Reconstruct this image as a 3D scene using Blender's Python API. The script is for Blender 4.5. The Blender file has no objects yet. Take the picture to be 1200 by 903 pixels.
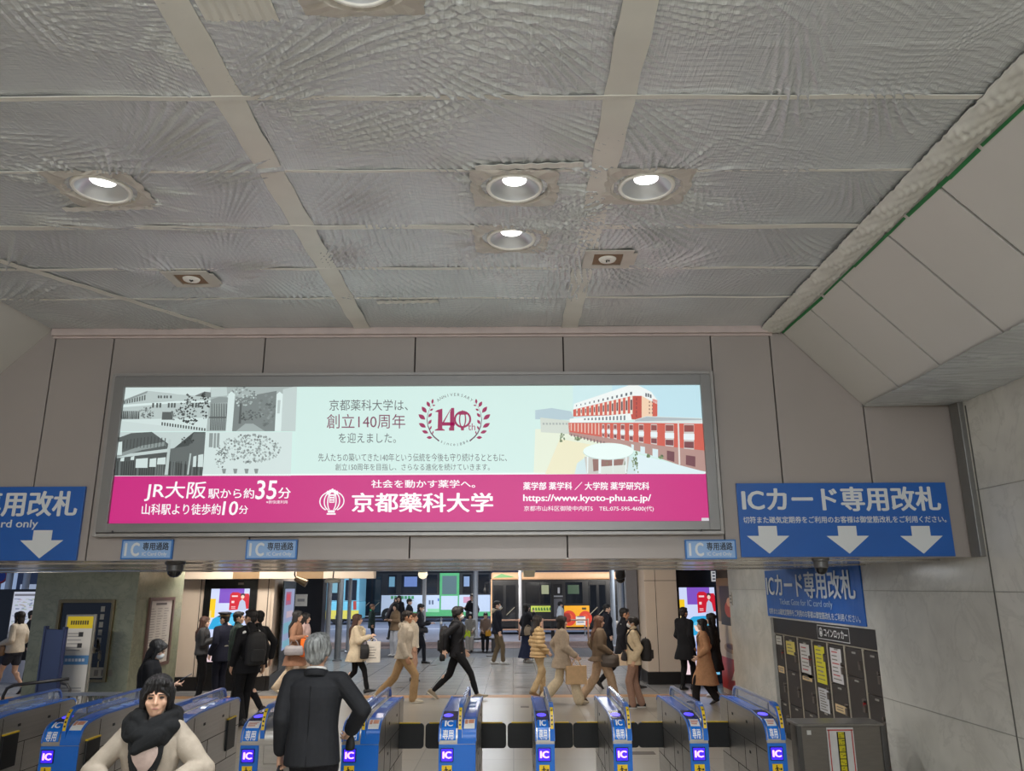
import bpy, bmesh, math, random
import numpy as np
from mathutils import Vector as V, Matrix

SC = bpy.context.scene
COL = SC.collection
# ------------------------------------------------------------------ camera
F = 907.0                      # focal length in pixels of the 1200x903 frame
PITCH = math.atan((688 - 451.5) / F)
ROLL = math.radians(.25)
CAM_H = 2.13
cd = bpy.data.cameras.new('camera')
cam = bpy.data.objects.new('camera', cd)
COL.objects.link(cam)
cd.sensor_width = 36.0
cd.lens = 36.0 * F / 1200.0
cd.clip_start = .05
cd.clip_end = 400
cam.matrix_world = (Matrix.Translation((0, 0, CAM_H)) @ Matrix.Rotation(math.pi / 2 + PITCH, 4, 'X')
                    @ Matrix.Rotation(-ROLL, 4, 'Z'))
SC.camera = cam
# ------------------------------------------------------------------ colour management, world, lights
SC.view_settings.view_transform = 'Standard'
SC.view_settings.look = 'None'
SC.view_settings.exposure = 0.0
SC.view_settings.gamma = 1.0
SC.view_settings.use_curve_mapping = False
SC.cycles.use_denoising = True
SC.cycles.max_bounces = 8
SC.cycles.sample_clamp_indirect = 4.0
SC.cycles.caustics_reflective = False
SC.cycles.caustics_refractive = False
world = bpy.data.worlds.new('dusk_sky')
SC.world = world
world.use_nodes = True
wn = world.node_tree
bg = wn.nodes['Background']
bg.inputs[0].default_value = (.30, .40, .62, 1)      # overcast dusk
bg.inputs[1].default_value = 0.8


def area(name, loc, size, power, color=(1, 1, 1), rot=(0, 0, 0), size_y=None, spread=180, disk=False):
    l = bpy.data.lights.new(name, 'AREA')
    l.energy = power
    l.color = color
    l.shape = 'DISK' if disk else ('RECTANGLE' if size_y else 'SQUARE')
    l.size = size
    if size_y: l.size_y = size_y
    l.spread = math.radians(spread)
    o = bpy.data.objects.new(name, l)
    COL.objects.link(o)
    o.location = loc
    o.rotation_euler = rot
    return o


WARM = (1.0, .93, .84)
NEUT = (.96, .98, 1.0)
COOL = (.82, .91, 1.0)
CEIL = 4.4                      # ceiling height of the hall
HY = 6.65                       # front face of the header wall
DOWNLIGHTS = [(-2.39, 4.08), (.02, 4.09), (.79, 4.08), (.0, 4.77), (-.59, 2.46),
              (-2.39, 1.2), (.02, 1.2), (.79, 1.2), (-2.39, -1.6), (.02, -1.6), (.79, -1.6)]
DOWN_W = 32
HALL = (.90, .96, 1.0)
# unseen fill lights added behind the camera to graze ceiling and header, lift walls
for lx in (-3.4, -.8, 1.8):
    area('hall_fill', (lx, -5.2, 3.5), 1.0, 92, HALL, (math.radians(84), 0, 0), .5)
    area('hall_fill', (lx, -2.0, 4.3), 1.2, 70, HALL, (math.radians(25), 0, 0), .6)
# added fill lights without fixtures: over gates and pier, and in the concourse behind
for lx in (-6.2, -3.6, -1.2, 0.9, 2.6):
    area('gate_fill', (lx, 10.3 if lx < -5 else 9.6, 2.33), .5, 44 if lx < -5 else 18, WARM if lx < -5 else NEUT, (math.radians(45 if lx < -5 else 0), 0, 0), .12)
for lx, ly, lw in ((-2.6, 12.8, 34), (1.8, 12.8, 30), (-4.4, 15.6, 34), (-1.2, 15.6, 30), (1.9, 15.6, 30), (-4.6, 20.5, 34), (-.8, 20.5, 34), (2.4, 20.5, 34), (-4.6, 24, 34), (-.8, 24, 34), (2.4, 24, 34), (-9.5, 18, 40), (-6.1, 15.9, 40)):
    area('concourse_fill', (lx, ly, 2.95), 1.2, lw * (1.85 if 15 < ly < 16.5 else 1), WARM if ly < 17 else NEUT, (math.radians(42 if 15 < ly < 16.5 else 0), 0, 0), .3)
# unseen fill lights added under the canopy and over the road to brighten buses
for lx in (-7, -1, 5):
    area('canopy_fill', (lx, 29.5, 3.4), 1.5, 150, COOL, (0, 0, 0), .3)
    area('canopy_fill', (lx, 34.5, 3.45), 1.5, 270, WARM, (math.radians(50), 0, 0), .3)
for lx in (-16, -4, 8):
    area('road_fill', (lx, 44, 7.0), 2.0, 950, COOL, (math.radians(40), 0, 0), 1.0)


# ------------------------------------------------------------------ pixel helpers (1200x903 frame)
def ray(u, v):
    du, dv = u - 600, v - 451.5
    a = (du * math.cos(ROLL) - dv * math.sin(ROLL)) / F
    b = -(du * math.sin(ROLL) + dv * math.cos(ROLL)) / F
    return V((a, math.cos(PITCH) - b * math.sin(PITCH), math.sin(PITCH) + b * math.cos(PITCH)))


def PY(u, v, y):
    d = ray(u, v)
    return V((0, 0, CAM_H)) + d * (y / d.y)


def PX(u, v, x):
    d = ray(u, v)
    return V((0, 0, CAM_H)) + d * (x / d.x)


def PZ(u, v, z=0.0):
    d = ray(u, v)
    return V((0, 0, CAM_H)) + d * ((z - CAM_H) / d.z)


# ------------------------------------------------------------------ materials
def lin(c):
    return tuple((x / 12.92 if x <= .04045 else ((x + .055) / 1.055) ** 2.4) for x in [k / 255 for k in c])


MATS = {}


def mat(name, rgb, rough=.55, metal=0.0, var=.06, scale=8.0, bump=0.0, bscale=60.0, emit=0.0, alpha=1.0, spec=.5, stretch=None, trans=0.0, sheen=0.0):
    """procedural material: base colour with noise variation, optional fine bump. rgb is sRGB 0..255"""
    if name in MATS: return MATS[name]
    m = bpy.data.materials.new(name)
    m.use_nodes = True
    nt = m.node_tree
    b = nt.nodes['Principled BSDF']
    c = lin(rgb)
    b.inputs['Roughness'].default_value = rough
    b.inputs['Metallic'].default_value = metal
    b.inputs['Specular IOR Level'].default_value = spec
    if trans: b.inputs['Transmission Weight'].default_value = trans
    if sheen:
        b.inputs['Sheen Weight'].default_value = sheen
    if alpha < 1: b.inputs['Alpha'].default_value = alpha
    tc = nt.nodes.new('ShaderNodeTexCoord')
    src = tc.outputs['Object']
    if stretch:
        mp = nt.nodes.new('ShaderNodeMapping')
        mp.inputs['Scale'].default_value = stretch
        nt.links.new(src, mp.inputs[0])
        src = mp.outputs[0]
    nz = nt.nodes.new('ShaderNodeTexNoise')
    nz.inputs['Scale'].default_value = scale
    nz.inputs['Detail'].default_value = 4
    nt.links.new(src, nz.inputs['Vector'])
    rp = nt.nodes.new('ShaderNodeValToRGB')
    rp.color_ramp.elements[0].position = .3
    rp.color_ramp.elements[1].position = .7
    rp.color_ramp.elements[0].color = (*[x * (1 - var) for x in c], 1)
    rp.color_ramp.elements[1].color = (*[min(1, x * (1 + var)) for x in c], 1)
    nt.links.new(nz.outputs['Fac'], rp.inputs[0])
    nt.links.new(rp.outputs[0], b.inputs['Base Color'])
    if emit:
        b.inputs['Emission Strength'].default_value = emit
        nt.links.new(rp.outputs[0], b.inputs['Emission Color'])
    if bump:
        n2 = nt.nodes.new('ShaderNodeTexNoise')
        n2.inputs['Scale'].default_value = bscale
        n2.inputs['Detail'].default_value = 3
        nt.links.new(src, n2.inputs['Vector'])
        bp = nt.nodes.new('ShaderNodeBump')
        bp.inputs['Strength'].default_value = bump
        bp.inputs['Distance'].default_value = .01
        nt.links.new(n2.outputs['Fac'], bp.inputs['Height'])
        nt.links.new(bp.outputs[0], b.inputs['Normal'])
    MATS[name] = m
    return m


def ink(rgb, emit=0.0):
    """flat printed or backlit colour"""
    k = 'ink_%02x%02x%02x_%d' % (*[int(x) for x in rgb], int(emit * 100))
    if k in MATS: return MATS[k]
    m = bpy.data.materials.new(k)
    m.use_nodes = True
    b = m.node_tree.nodes['Principled BSDF']
    c = lin(rgb)
    b.inputs['Roughness'].default_value = .45
    if emit:
        b.inputs['Base Color'].default_value = (*[x * .12 for x in c], 1)
        b.inputs['Emission Color'].default_value = (*c, 1)
        b.inputs['Emission Strength'].default_value = emit
    else:
        b.inputs['Base Color'].default_value = (*c, 1)
    MATS[k] = m
    return m


def marble(name, rgb, vein, rough=.22, scale=1.6):
    m = mat(name, rgb, rough, var=.10, scale=scale * 1.7)
    nt = m.node_tree
    b = nt.nodes['Principled BSDF']
    base = b.inputs['Base Color'].links[0].from_socket
    tc = [n for n in nt.nodes if n.type == 'TEX_COORD'][0]
    wv = nt.nodes.new('ShaderNodeTexNoise')
    wv.inputs['Scale'].default_value = scale
    wv.inputs['Detail'].default_value = 9
    wv.inputs['Roughness'].default_value = .62
    wv.inputs['Distortion'].default_value = 1.3
    nt.links.new(tc.outputs['Object'], wv.inputs['Vector'])
    rp = nt.nodes.new('ShaderNodeValToRGB')
    e = rp.color_ramp.elements
    e[0].position = .47; e[0].color = (0, 0, 0, 1)
    e[1].position = .505; e[1].color = (.55, .55, .55, 1)
    e2 = e.new(.54); e2.color = (0, 0, 0, 1)
    nt.links.new(wv.outputs['Fac'], rp.inputs[0])
    mx = nt.nodes.new('ShaderNodeMix')
    mx.data_type = 'RGBA'
    nt.links.new(rp.outputs[0], mx.inputs[0])
    nt.links.new(base, mx.inputs[6])
    mx.inputs[7].default_value = (*lin(vein), 1)
    nt.links.new(mx.outputs[2], b.inputs['Base Color'])
    return m


def tiles(name, rgb, rgb2, sx, sy, rough=.25, joint=.012, speck=60):
    """floor slabs with thin joints (pattern stays in the material)"""
    m = mat(name, rgb, rough, var=.08, scale=speck)
    nt = m.node_tree
    b = nt.nodes['Principled BSDF']
    base = b.inputs['Base Color'].links[0].from_socket
    tc = [n for n in nt.nodes if n.type == 'TEX_COORD'][0]
    br = nt.nodes.new('ShaderNodeTexBrick')
    br.offset = 0.0
    br.inputs['Scale'].default_value = 1.0
    br.inputs['Brick Width'].default_value = sx
    br.inputs['Row Height'].default_value = sy
    br.inputs['Mortar Size'].default_value = joint
    br.inputs['Color1'].default_value = (0.92, .92, .92, 1)
    br.inputs['Color2'].default_value = (1, 1, 1, 1)
    br.inputs['Mortar'].default_value = (.62, .62, .62, 1)
    nt.links.new(tc.outputs['Object'], br.inputs['Vector'])
    n2 = nt.nodes.new('ShaderNodeTexNoise')
    n2.inputs['Scale'].default_value = .55
    n2.inputs['Detail'].default_value = 3
    nt.links.new(tc.outputs['Object'], n2.inputs['Vector'])
    m1 = nt.nodes.new('ShaderNodeMix'); m1.data_type = 'RGBA'
    nt.links.new(n2.outputs['Fac'], m1.inputs[0])
    nt.links.new(base, m1.inputs[6])
    m1.inputs[7].default_value = (*lin(rgb2), 1)
    m2 = nt.nodes.new('ShaderNodeMix'); m2.data_type = 'RGBA'; m2.blend_type = 'MULTIPLY'
    m2.inputs[0].default_value = 1
    nt.links.new(m1.outputs[2], m2.inputs[6])
    nt.links.new(br.outputs['Color'], m2.inputs[7])
    nt.links.new(m2.outputs[2], b.inputs['Base Color'])
    return m


# ------------------------------------------------------------------ mesh builder
class MB:
    def __init__(s):
        s.v, s.f, s.m = [], [], []

    def add(s, vs, fs, mi=0):
        o = len(s.v)
        s.v.extend([tuple(p) for p in vs])
        s.f.extend([tuple(i + o for i in f) for f in fs])
        s.m.extend([mi] * len(fs))
        return s

    def bx(s, x0, x1, y0, y1, z0, z1, mi=0, M=None):
        p = [V((x, y, z)) for z in (z0, z1) for y in (y0, y1) for x in (x0, x1)]
        if M: p = [M @ q for q in p]
        return s.add(p, [(0, 2, 3, 1), (4, 5, 7, 6), (0, 1, 5, 4), (2, 6, 7, 3), (0, 4, 6, 2), (1, 3, 7, 5)], mi)

    def prism(s, pts, a0, a1, axis='x', mi=0, M=None):
        n = len(pts)
        def P(a, p):
            q = V((a, p[0], p[1])) if axis == 'x' else V((p[0], a, p[1])) if axis == 'y' else V((p[0], p[1], a))
            return M @ q if M else q
        vs = [P(a0, p) for p in pts] + [P(a1, p) for p in pts]
        fs = [tuple(range(n))[::-1], tuple(range(n, 2 * n))] + [(i, (i + 1) % n, n + (i + 1) % n, n + i) for i in range(n)]
        return s.add(vs, fs, mi)

    def rings(s, R, mi=0, caps=True, loop=False):
        n = len(R[0])
        vs = [p for r in R for p in r]
        fs = []
        K = len(R)
        for k in range(K if loop else K - 1):
            a, b = k * n, ((k + 1) % K) * n
            fs += [(a + i, a + (i + 1) % n, b + (i + 1) % n, b + i) for i in range(n)]
        if caps and not loop:
            fs += [tuple(range(n))[::-1], tuple(range((K - 1) * n, K * n))]
        return s.add(vs, fs, mi)

    def tube(s, path, r, n=8, mi=0, loop=False, flat=None):
        path = [V(p) for p in path]
        K = len(path)
        rad = r if isinstance(r, (list, tuple)) else [r] * K
        R = []
        up = None
        for k in range(K):
            a = path[(k - 1) % K] if (k or loop) else path[0]
            b = path[(k + 1) % K] if (k < K - 1 or loop) else path[-1]
            t = (b - a)
            t = t.normalized() if t.length > 1e-9 else V((0, 0, 1))
            if up is None:
                up = V((0, 0, 1)) if abs(t.z) < .9 else V((1, 0, 0))
            e = up - t * up.dot(t)
            e = e.normalized() if e.length > 1e-6 else t.orthogonal().normalized()
            up = e
            w = t.cross(e)
            fx = flat or (1, 1)
            R.append([path[k] + (e * math.cos(q) * fx[0] + w * math.sin(q) * fx[1]) * rad[k] for q in [2 * math.pi * i / n for i in range(n)]])
        return s.rings(R, mi, True, loop)

    def lathe(s, prof, c=(0, 0, 0), n=24, mi=0, axis='z', caps=False):
        R = []
        c = V(c)
        for r, h in prof:
            r = max(r, 1e-4)
            ring = []
            for i in range(n):
                q = 2 * math.pi * i / n
                a, b = r * math.cos(q), r * math.sin(q)
                ring.append(c + (V((a, b, h)) if axis == 'z' else V((a, h, b)) if axis == 'y' else V((h, a, b))))
            R.append(ring)
        return s.rings(R, mi, caps)

    def ell(s, c, r, M=None, n=14, k=9, mi=0):
        c = V(c)
        R = []
        for j in range(k + 1):
            p = -math.pi / 2 + math.pi * (.03 + .94 * j / k)
            ring = []
            for i in range(n):
                q = 2 * math.pi * i / n
                d = V((r[0] * math.cos(p) * math.cos(q), r[1] * math.cos(p) * math.sin(q), r[2] * math.sin(p)))
                ring.append(c + (M @ d if M else d))
            R.append(ring)
        return s.rings(R, mi)

    def cap(s, p0, p1, r0, r1, n=12, mi=0):
        """round cone: capsule with two radii"""
        p0, p1 = V(p0), V(p1)
        t = p1 - p0
        L = t.length
        t = t / L if L > 1e-9 else V((0, 0, 1))
        e = t.orthogonal().normalized()
        w = t.cross(e)
        R = []
        st = [(p0, r0, a) for a in (-86, -55, -25)] + [(p0.lerp(p1, q), r0 + (r1 - r0) * q, 0) for q in (0, .33, .66, 1)] + [(p1, r1, a) for a in (25, 55, 86)]
        for c, r, a in st:
            a = math.radians(a)
            R.append([c + t * (r * math.sin(a)) + (e * math.cos(q) + w * math.sin(q)) * (r * math.cos(a)) for q in [2 * math.pi * i / n for i in range(n)]])
        return s.rings(R, mi)

    def oval(s, rows, n=18, mi=0):
        """loft of upright ellipses: rows of (centre, rx, ry[, ax, ay])"""
        R = []
        for row in rows:
            c, rx, ry = V(row[0]), row[1], row[2]
            ax = V(row[3]) if len(row) > 3 else V((1, 0, 0))
            ay = V(row[4]) if len(row) > 4 else V((0, 1, 0))
            pw = .86
            ring = []
            for i in range(n):
                q = 2 * math.pi * i / n
                cx, sy = math.cos(q), math.sin(q)
                cx = math.copysign(abs(cx) ** pw, cx)
                sy = math.copysign(abs(sy) ** pw, sy)
                ring.append(c + ax * (rx * cx) + ay * (ry * sy))
            R.append(ring)
        return s.rings(R, mi)

    def mesh(s, name, recalc=True):
        me = bpy.data.meshes.new(name)
        me.from_pydata(s.v, [], s.f)
        if recalc:
            bm = bmesh.new()
            bm.from_mesh(me)
            bmesh.ops.recalc_face_normals(bm, faces=bm.faces)
            bm.to_mesh(me)
            bm.free()
        return me

    def build(s, name, mats, parent=None, smooth=False, bevel=0.0, world=False, recalc=True):
        me = s.mesh(name, recalc)
        mats = mats if isinstance(mats, (list, tuple)) else [mats]
        for m in mats: me.materials.append(m)
        if len(mats) > 1:
            me.polygons.foreach_set('material_index', s.m)
        return link(name, me, parent, smooth, bevel, world)


def link(name, me, parent=None, smooth=False, bevel=0.0, world=False):
    o = bpy.data.objects.new(name, me)
    COL.objects.link(o)
    if smooth is True:
        me.polygons.foreach_set('use_smooth', [True] * len(me.polygons))
    elif smooth:
        me.polygons.foreach_set('use_smooth', [True] * len(me.polygons))
        me.set_sharp_from_angle(angle=math.radians(smooth))
    if parent is not None:
        o.parent = parent
        if world:
            root = parent
            off = V((0, 0, 0))
            while root is not None:
                off += root.location
                root = root.parent
            me.transform(Matrix.Translation(-off))
    if bevel:
        md = o.modifiers.new('edge', 'BEVEL')
        md.width = bevel
        md.segments = 2
        md.limit_method = 'ANGLE'
    return o


def tag(o, label, cat, group=None):
    o['label'] = label
    o['category'] = cat
    if group: o['group'] = group
    return o


def thing(name, label, cat, loc=(0, 0, 0), rz=0.0, group=None):
    o = bpy.data.objects.new(name, None)
    o.empty_display_size = .1
    COL.objects.link(o)
    o.location = loc
    o.rotation_euler = (0, 0, rz)
    return tag(o, label, cat, group)


def struct(o):
    o['kind'] = 'structure'
    return o


# ------------------------------------------------------------------ flat artwork on planes
TXT = {}


def text_mesh(s, bold=0.0, shear=0.0):
    k = (s, bold, shear)
    if k in TXT: return TXT[k]
    c = bpy.data.curves.new('lettering', 'FONT')
    c.body = s
    c.size = 1
    c.offset = min(bold, .004)
    c.shear = shear
    c.fill_mode = 'FRONT'
    c.resolution_u = 3
    o = bpy.data.objects.new('lettering', c)
    TMP.collection.objects.link(o)
    vl = TMP.view_layers[0]
    vl.update()
    me = bpy.data.meshes.new_from_object(o.evaluated_get(vl.depsgraph))
    vs = [(p.co.x, p.co.y) for p in me.vertices]
    fs = [tuple(p.vertices) for p in me.polygons]
    bpy.data.objects.remove(o)
    bpy.data.curves.remove(c)
    bpy.data.meshes.remove(me)
    if bold:
        base, bf = list(vs), list(fs)
        for dx, dy in ((bold, 0), (-bold, 0), (0, bold * .5), (0, -bold * .5)):
            k0 = len(vs)
            vs += [(p + dx, q + dy) for p, q in base]
            fs += [tuple(i + k0 for i in f) for f in bf]
    x0 = min(p[0] for p in vs); x1 = max(p[0] for p in vs)
    y0 = min(p[1] for p in vs); y1 = max(p[1] for p in vs)
    nb = len(vs) // 5 if bold else len(vs) + 1
    TXT[k] = ([((x - x0) / (x1 - x0), (y - y0) / (y1 - y0), .15 * (i // nb)) for i, (x, y) in enumerate(vs)], fs, (x1 - x0) / (y1 - y0))
    return TXT[k]


TMP = bpy.data.scenes.new('workbench')


class Art:
    """printing on a plane. kind 'front': faces -Y at y=d; 'west': faces -X at x=d; 'east': faces +X at x=d.
    a runs to the reader's right, b runs up."""
    def __init__(s, kind, d, emit=0.0):
        s.kind, s.d, s.emit = kind, d, emit
        s.parts = {}

    def P(s, a, b, k=0):
        off = .0012 * k
        if s.kind == 'front': return V((a, s.d - off, b))
        if s.kind == 'west': return V((s.d - off, -a, b))
        return V((s.d + off, a, b))

    def ab(s, u, v):
        if s.kind == 'front':
            p = PY(u, v, s.d); return (p.x, p.z)
        p = PX(u, v, s.d)
        return (-p.y, p.z) if s.kind == 'west' else (p.y, p.z)

    def _get(s, part):
        return s.parts.setdefault(part, (MB(), []))

    def _mi(s, part, rgb):
        mb, mats = s._get(part)
        m = rgb if isinstance(rgb, bpy.types.Material) else ink(rgb, s.emit)
        if m not in mats: mats.append(m)
        return mb, mats.index(m)

    def poly(s, pts, rgb, k=1, part='print', px=False):
        mb, mi = s._mi(part, rgb)
        if px: pts = [s.ab(*p) for p in pts]
        mb.add([s.P(a, b, k) for a, b in pts], [tuple(range(len(pts)))], mi)

    def rect(s, a0, b0, a1, b1, rgb, k=1, part='print'):
        s.poly([(a0, b0), (a1, b0), (a1, b1), (a0, b1)], rgb, k, part)

    def prect(s, u0, v0, u1, v1, rgb, k=1, part='print'):
        s.poly([(u0, v1), (u1, v1), (u1, v0), (u0, v0)], rgb, k, part, True)

    def disc(s, a, b, ra, rb, rgb, k=1, part='print', n=20, rot=0.0):
        c, t = math.cos(rot), math.sin(rot)
        s.poly([(a + ra * math.cos(q) * c - rb * math.sin(q) * t, b + ra * math.cos(q) * t + rb * math.sin(q) * c)
                for q in [2 * math.pi * i / n for i in range(n)]], rgb, k, part)

    def ring(s, a, b, ra, rb, w, rgb, k=1, part='print', n=28, q0=0, q1=360):
        mb, mi = s._mi(part, rgb)
        vs = []
        for i in range(n + 1):
            q = math.radians(q0 + (q1 - q0) * i / n)
            for e in (0, w):
                vs.append(s.P(a + (ra - e) * math.cos(q), b + (rb - e) * math.sin(q), k))
        mb.add(vs, [(2 * i, 2 * i + 1, 2 * i + 3, 2 * i + 2) for i in range(n)], mi)

    def text(s, t, a0, b0, a1, b1, rgb, k=2, part=None, bold=0.0, shear=0.0, fit=False):
        """lettering stretched into the box; fit=True keeps the proportions inside it"""
        part = part or 'lettering#%d' % len(s.parts)
        vs, fs, asp = text_mesh(t, bold, shear)
        if fit:
            w, h = a1 - a0, b1 - b0
            if w / h > asp: w = h * asp
            a1, b1 = a0 + w, b0 + h
        mb, mi = s._mi(part, rgb)
        mb.add([s.P(a0 + (a1 - a0) * x, b0 + (b1 - b0) * y, k + z) for x, y, z in vs], fs, mi)

    def ptext(s, t, u0, v0, u1, v1, rgb, k=2, part=None, bold=0.0, shear=0.0):
        """lettering stretched into the quad of a pixel box"""
        part = part or 'lettering#%d' % len(s.parts)
        vs, fs, _ = text_mesh(t, bold, shear)
        c = [V(s.ab(u, v)) for u, v in ((u0, v1), (u1, v1), (u0, v0), (u1, v0))]
        mb, mi = s._mi(part, rgb)
        out = []
        for x, y, z in vs:
            p = (c[0].lerp(c[1], x)).lerp(c[2].lerp(c[3], x), y)
            out.append(s.P(p[0], p[1], k + z))
        mb.add(out, fs, mi)

    def char(s, ch, a, b, h, rot, rgb, k=2, part='lettering', bold=0.0, wide=1.0):
        vs, fs, asp = text_mesh(ch, bold)
        mb, mi = s._mi(part, rgb)
        w = h * asp * wide
        c, t = math.cos(rot), math.sin(rot)
        mb.add([s.P(a + (x - .5) * w * c - (y - .5) * h * t, b + (x - .5) * w * t + (y - .5) * h * c, k + z) for x, y, z in vs], fs, mi)

    def build(s, parent, names=None):
        out = {}
        for part, (mb, mats) in s.parts.items():
            out[part] = mb.build(part.split('#')[0], mats, parent, world=True, recalc=False)
        return out
# ================================================================== the setting
WX = 3.88            # marble wall on the right
GREIGE = mat('enamel_panel', (151, 142, 136), .42, var=.03, scale=1.5)
SEAM = mat('dark_joint', (48, 42, 38), .8)
MARB = marble('grey_marble', (204, 201, 191), (188, 185, 175), .2)
MARBL = marble('green_marble', (138, 142, 122), (112, 118, 100), .22, 2.6)
STEEL = mat('brushed_steel', (178, 174, 168), .34, metal=.85, var=.06, scale=6, bump=.04, bscale=90, stretch=(1, .12, 8))
SOFF = mat('mirror_soffit', (206, 203, 198), .2, metal=.85, var=.05, scale=3, stretch=(.3, 3, 1))
DARK = mat('dark_metal', (40, 40, 42), .45, metal=.3)
BLACK = mat('black_plastic', (20, 20, 21), .4)
WHITEP = mat('white_paint', (214, 210, 202), .45, var=.03)
CREAM = mat('cream_panel', (205, 188, 170), .45, var=.04, scale=1.2)

# floors
fl = MB(); fl.bx(-14, 9, -8, 16.55, -.25, 0)
struct(fl.build('floor', tiles('tan_terrazzo', (172, 166, 155), (158, 151, 140), 1.2, 1.2, .3, .008, 180)))
fl = MB(); fl.bx(-14, 9, 16.55, 16.95, -.25, .001)
struct(fl.build('floor_strip', mat('tan_guide_strip', (176, 132, 88), .5, var=.1, scale=20)))
fl = MB(); fl.bx(-14, 9, 16.95, 25.7, -.25, 0)
struct(fl.build('floor_tiles', tiles('pale_grey_tiles', (176, 174, 170), (156, 153, 150), .6, .6, .22, .012, 30)))
fl = MB(); fl.bx(-40, 40, 25.7, 29.8, -.25, -.02)
struct(fl.build('pavement', tiles('grey_pavers', (100, 98, 100), (88, 87, 90), .3, .15, .6, .01, 12)))
fl = MB(); fl.bx(-40, 40, 29.8, 33.2, -.25, -.01)
struct(fl.build('pavement_edge', tiles('reddish_pavers', (138, 116, 108), (120, 100, 94), .2, .1, .6, .008, 12)))
fl = MB(); fl.bx(-60, 60, 33.2, 90, -.25, -.06)
struct(fl.build('road', mat('blue_grey_asphalt', (108, 112, 128), .7, var=.12, scale=3, bump=.2)))
fl = MB()
for yy in (44.5, 52.5):
    fl.bx(-40, 40, yy, yy + .18, -.07, -.055)
struct(fl.build('road_markings', mat('road_paint', (205, 206, 210), .6)))
for i, (u, v, w) in enumerate([(560, 781, 14), (486, 788, 14), (610, 788, 14), (613, 805, 16), (551, 796, 9), (615, 828, 9), (470, 805, 10), (404, 762, 9), (506, 779, 10), (445, 772, 12), (528, 885, 10), (752, 882, 28), (575, 768, 9), (672, 772, 9)]):
    p = PZ(u, v); k = p.y / F * w
    m = MB(); m.bx(p.x - k / 2, p.x + k / 2, p.y - .09, p.y + .09, -.01, .004)
    o = m.build('floor_plate', mat('dark_floor_plate', (92, 84, 78), .5)); struct(o)

# right wall: marble with a recess for the coin lockers
LY0 = PX(1033, 800, WX).y
LY1 = PX(909, 800, WX).y
LZ1 = PX(960, 728, WX).z - .02
m = MB()
m.bx(WX, WX + .7, -6, LY0, 0, 4.4)
m.bx(WX, WX + .7, LY1, 14.4, 0, 4.4)
m.bx(WX, WX + .7, LY0, LY1, LZ1, 4.4)
struct(m.build('wall_right', MARB))
m = MB()
m.bx(WX + .62, WX + .7, LY0, LY1, 0, LZ1)
struct(m.build('wall_recess', DARK))
for y in (PX(1157, 640, WX).y, 4.3, 2.4):
    m = MB(); m.bx(WX - .003, WX + .01, y - .008, y + .008, 0, 3.62)
    struct(m.build('trim_joint', mat('marble_joint', (92, 90, 84), .7)))
m = MB()
for z in (1.0, 2.08, 2.9):
    m.bx(WX - .002, WX + .01, -2, LY0 if z < LZ1 else 14.3, z - .004, z + .004)
struct(m.build('trim_joint', mat('pale_joint', (150, 148, 138), .7)))
m = MB(); m.bx(WX - .045, WX + .03, HY - .16, HY - .02, 2.36, 3.66)
struct(m.build('trim_jamb', mat('grey_jamb', (120, 118, 114), .4, metal=.4), bevel=.004))

# left wall of the hall and the wall behind the photographer
m = MB(); m.bx(-6.3, -5.8, -6, HY - .02, 0, 4.4)
struct(m.build('wall_left', CREAM))
m = MB(); m.bx(-6.3, WX + .7, -6.4, -6, 0, 4.6)
struct(m.build('wall_back', CREAM))

# header wall: enamel panels with open joints
m = MB()
jx = [-5.8, PY(62, 420, HY).x, PY(131, 420, HY).x, PY(310, 410, HY).x, PY(486.5, 410, HY).x, PY(660, 410, HY).x, PY(834, 420, HY).x, PY(905, 430, HY).x, PY(1017, 520, HY).x, PY(1121, 500, HY).x + .0]
for a, b in zip(jx[:-1], jx[1:]):
    m.bx(a + .006, b - .006, HY, HY + .03, 2.36, 4.40)
hw = struct(m.build('wall_header', GREIGE, bevel=.002))
m = MB(); m.bx(-5.8, WX - .02, HY + .03, HY + .22, 2.37, 4.42)
struct(m.build('wall_header_core', SEAM))
m = MB(); m.bx(jx[1] - .02, jx[7] + .02, HY - .05, HY, 4.335, 4.40)
m.bx(jx[1] - .02, jx[7] + .02, HY - .02, HY, 4.315, 4.335)
struct(m.build('trim_header', mat('pinkish_trim', (186, 170, 164), .45), bevel=.004))
# polished low ceiling over the gates
m = MB()
for i in range(9):
    y0 = HY + .03 + i * .51
    m.bx(-12, WX, y0 + (.012 if i else 0), y0 + .51, 2.36 - (.012 if i in (1, 4, 7) else 0), 2.45)
struct(m.build('ceiling_soffit', SOFF, bevel=.003))
m = MB(); m.bx(-12, WX, HY + .24, 11.25, 2.46, 2.6); m.bx(-12, WX, 11.18, 11.3, 2.36, 3.4)
struct(m.build('ceiling_soffit_edge', mat('grey_fascia', (150, 146, 140), .5)))
# ceiling of the concourse beyond
m = MB(); m.bx(-14, 9, 11.3, 26.5, 3.0, 3.2)
struct(m.build('ceiling_concourse', mat('white_ceiling', (205, 202, 196), .7)))

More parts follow.
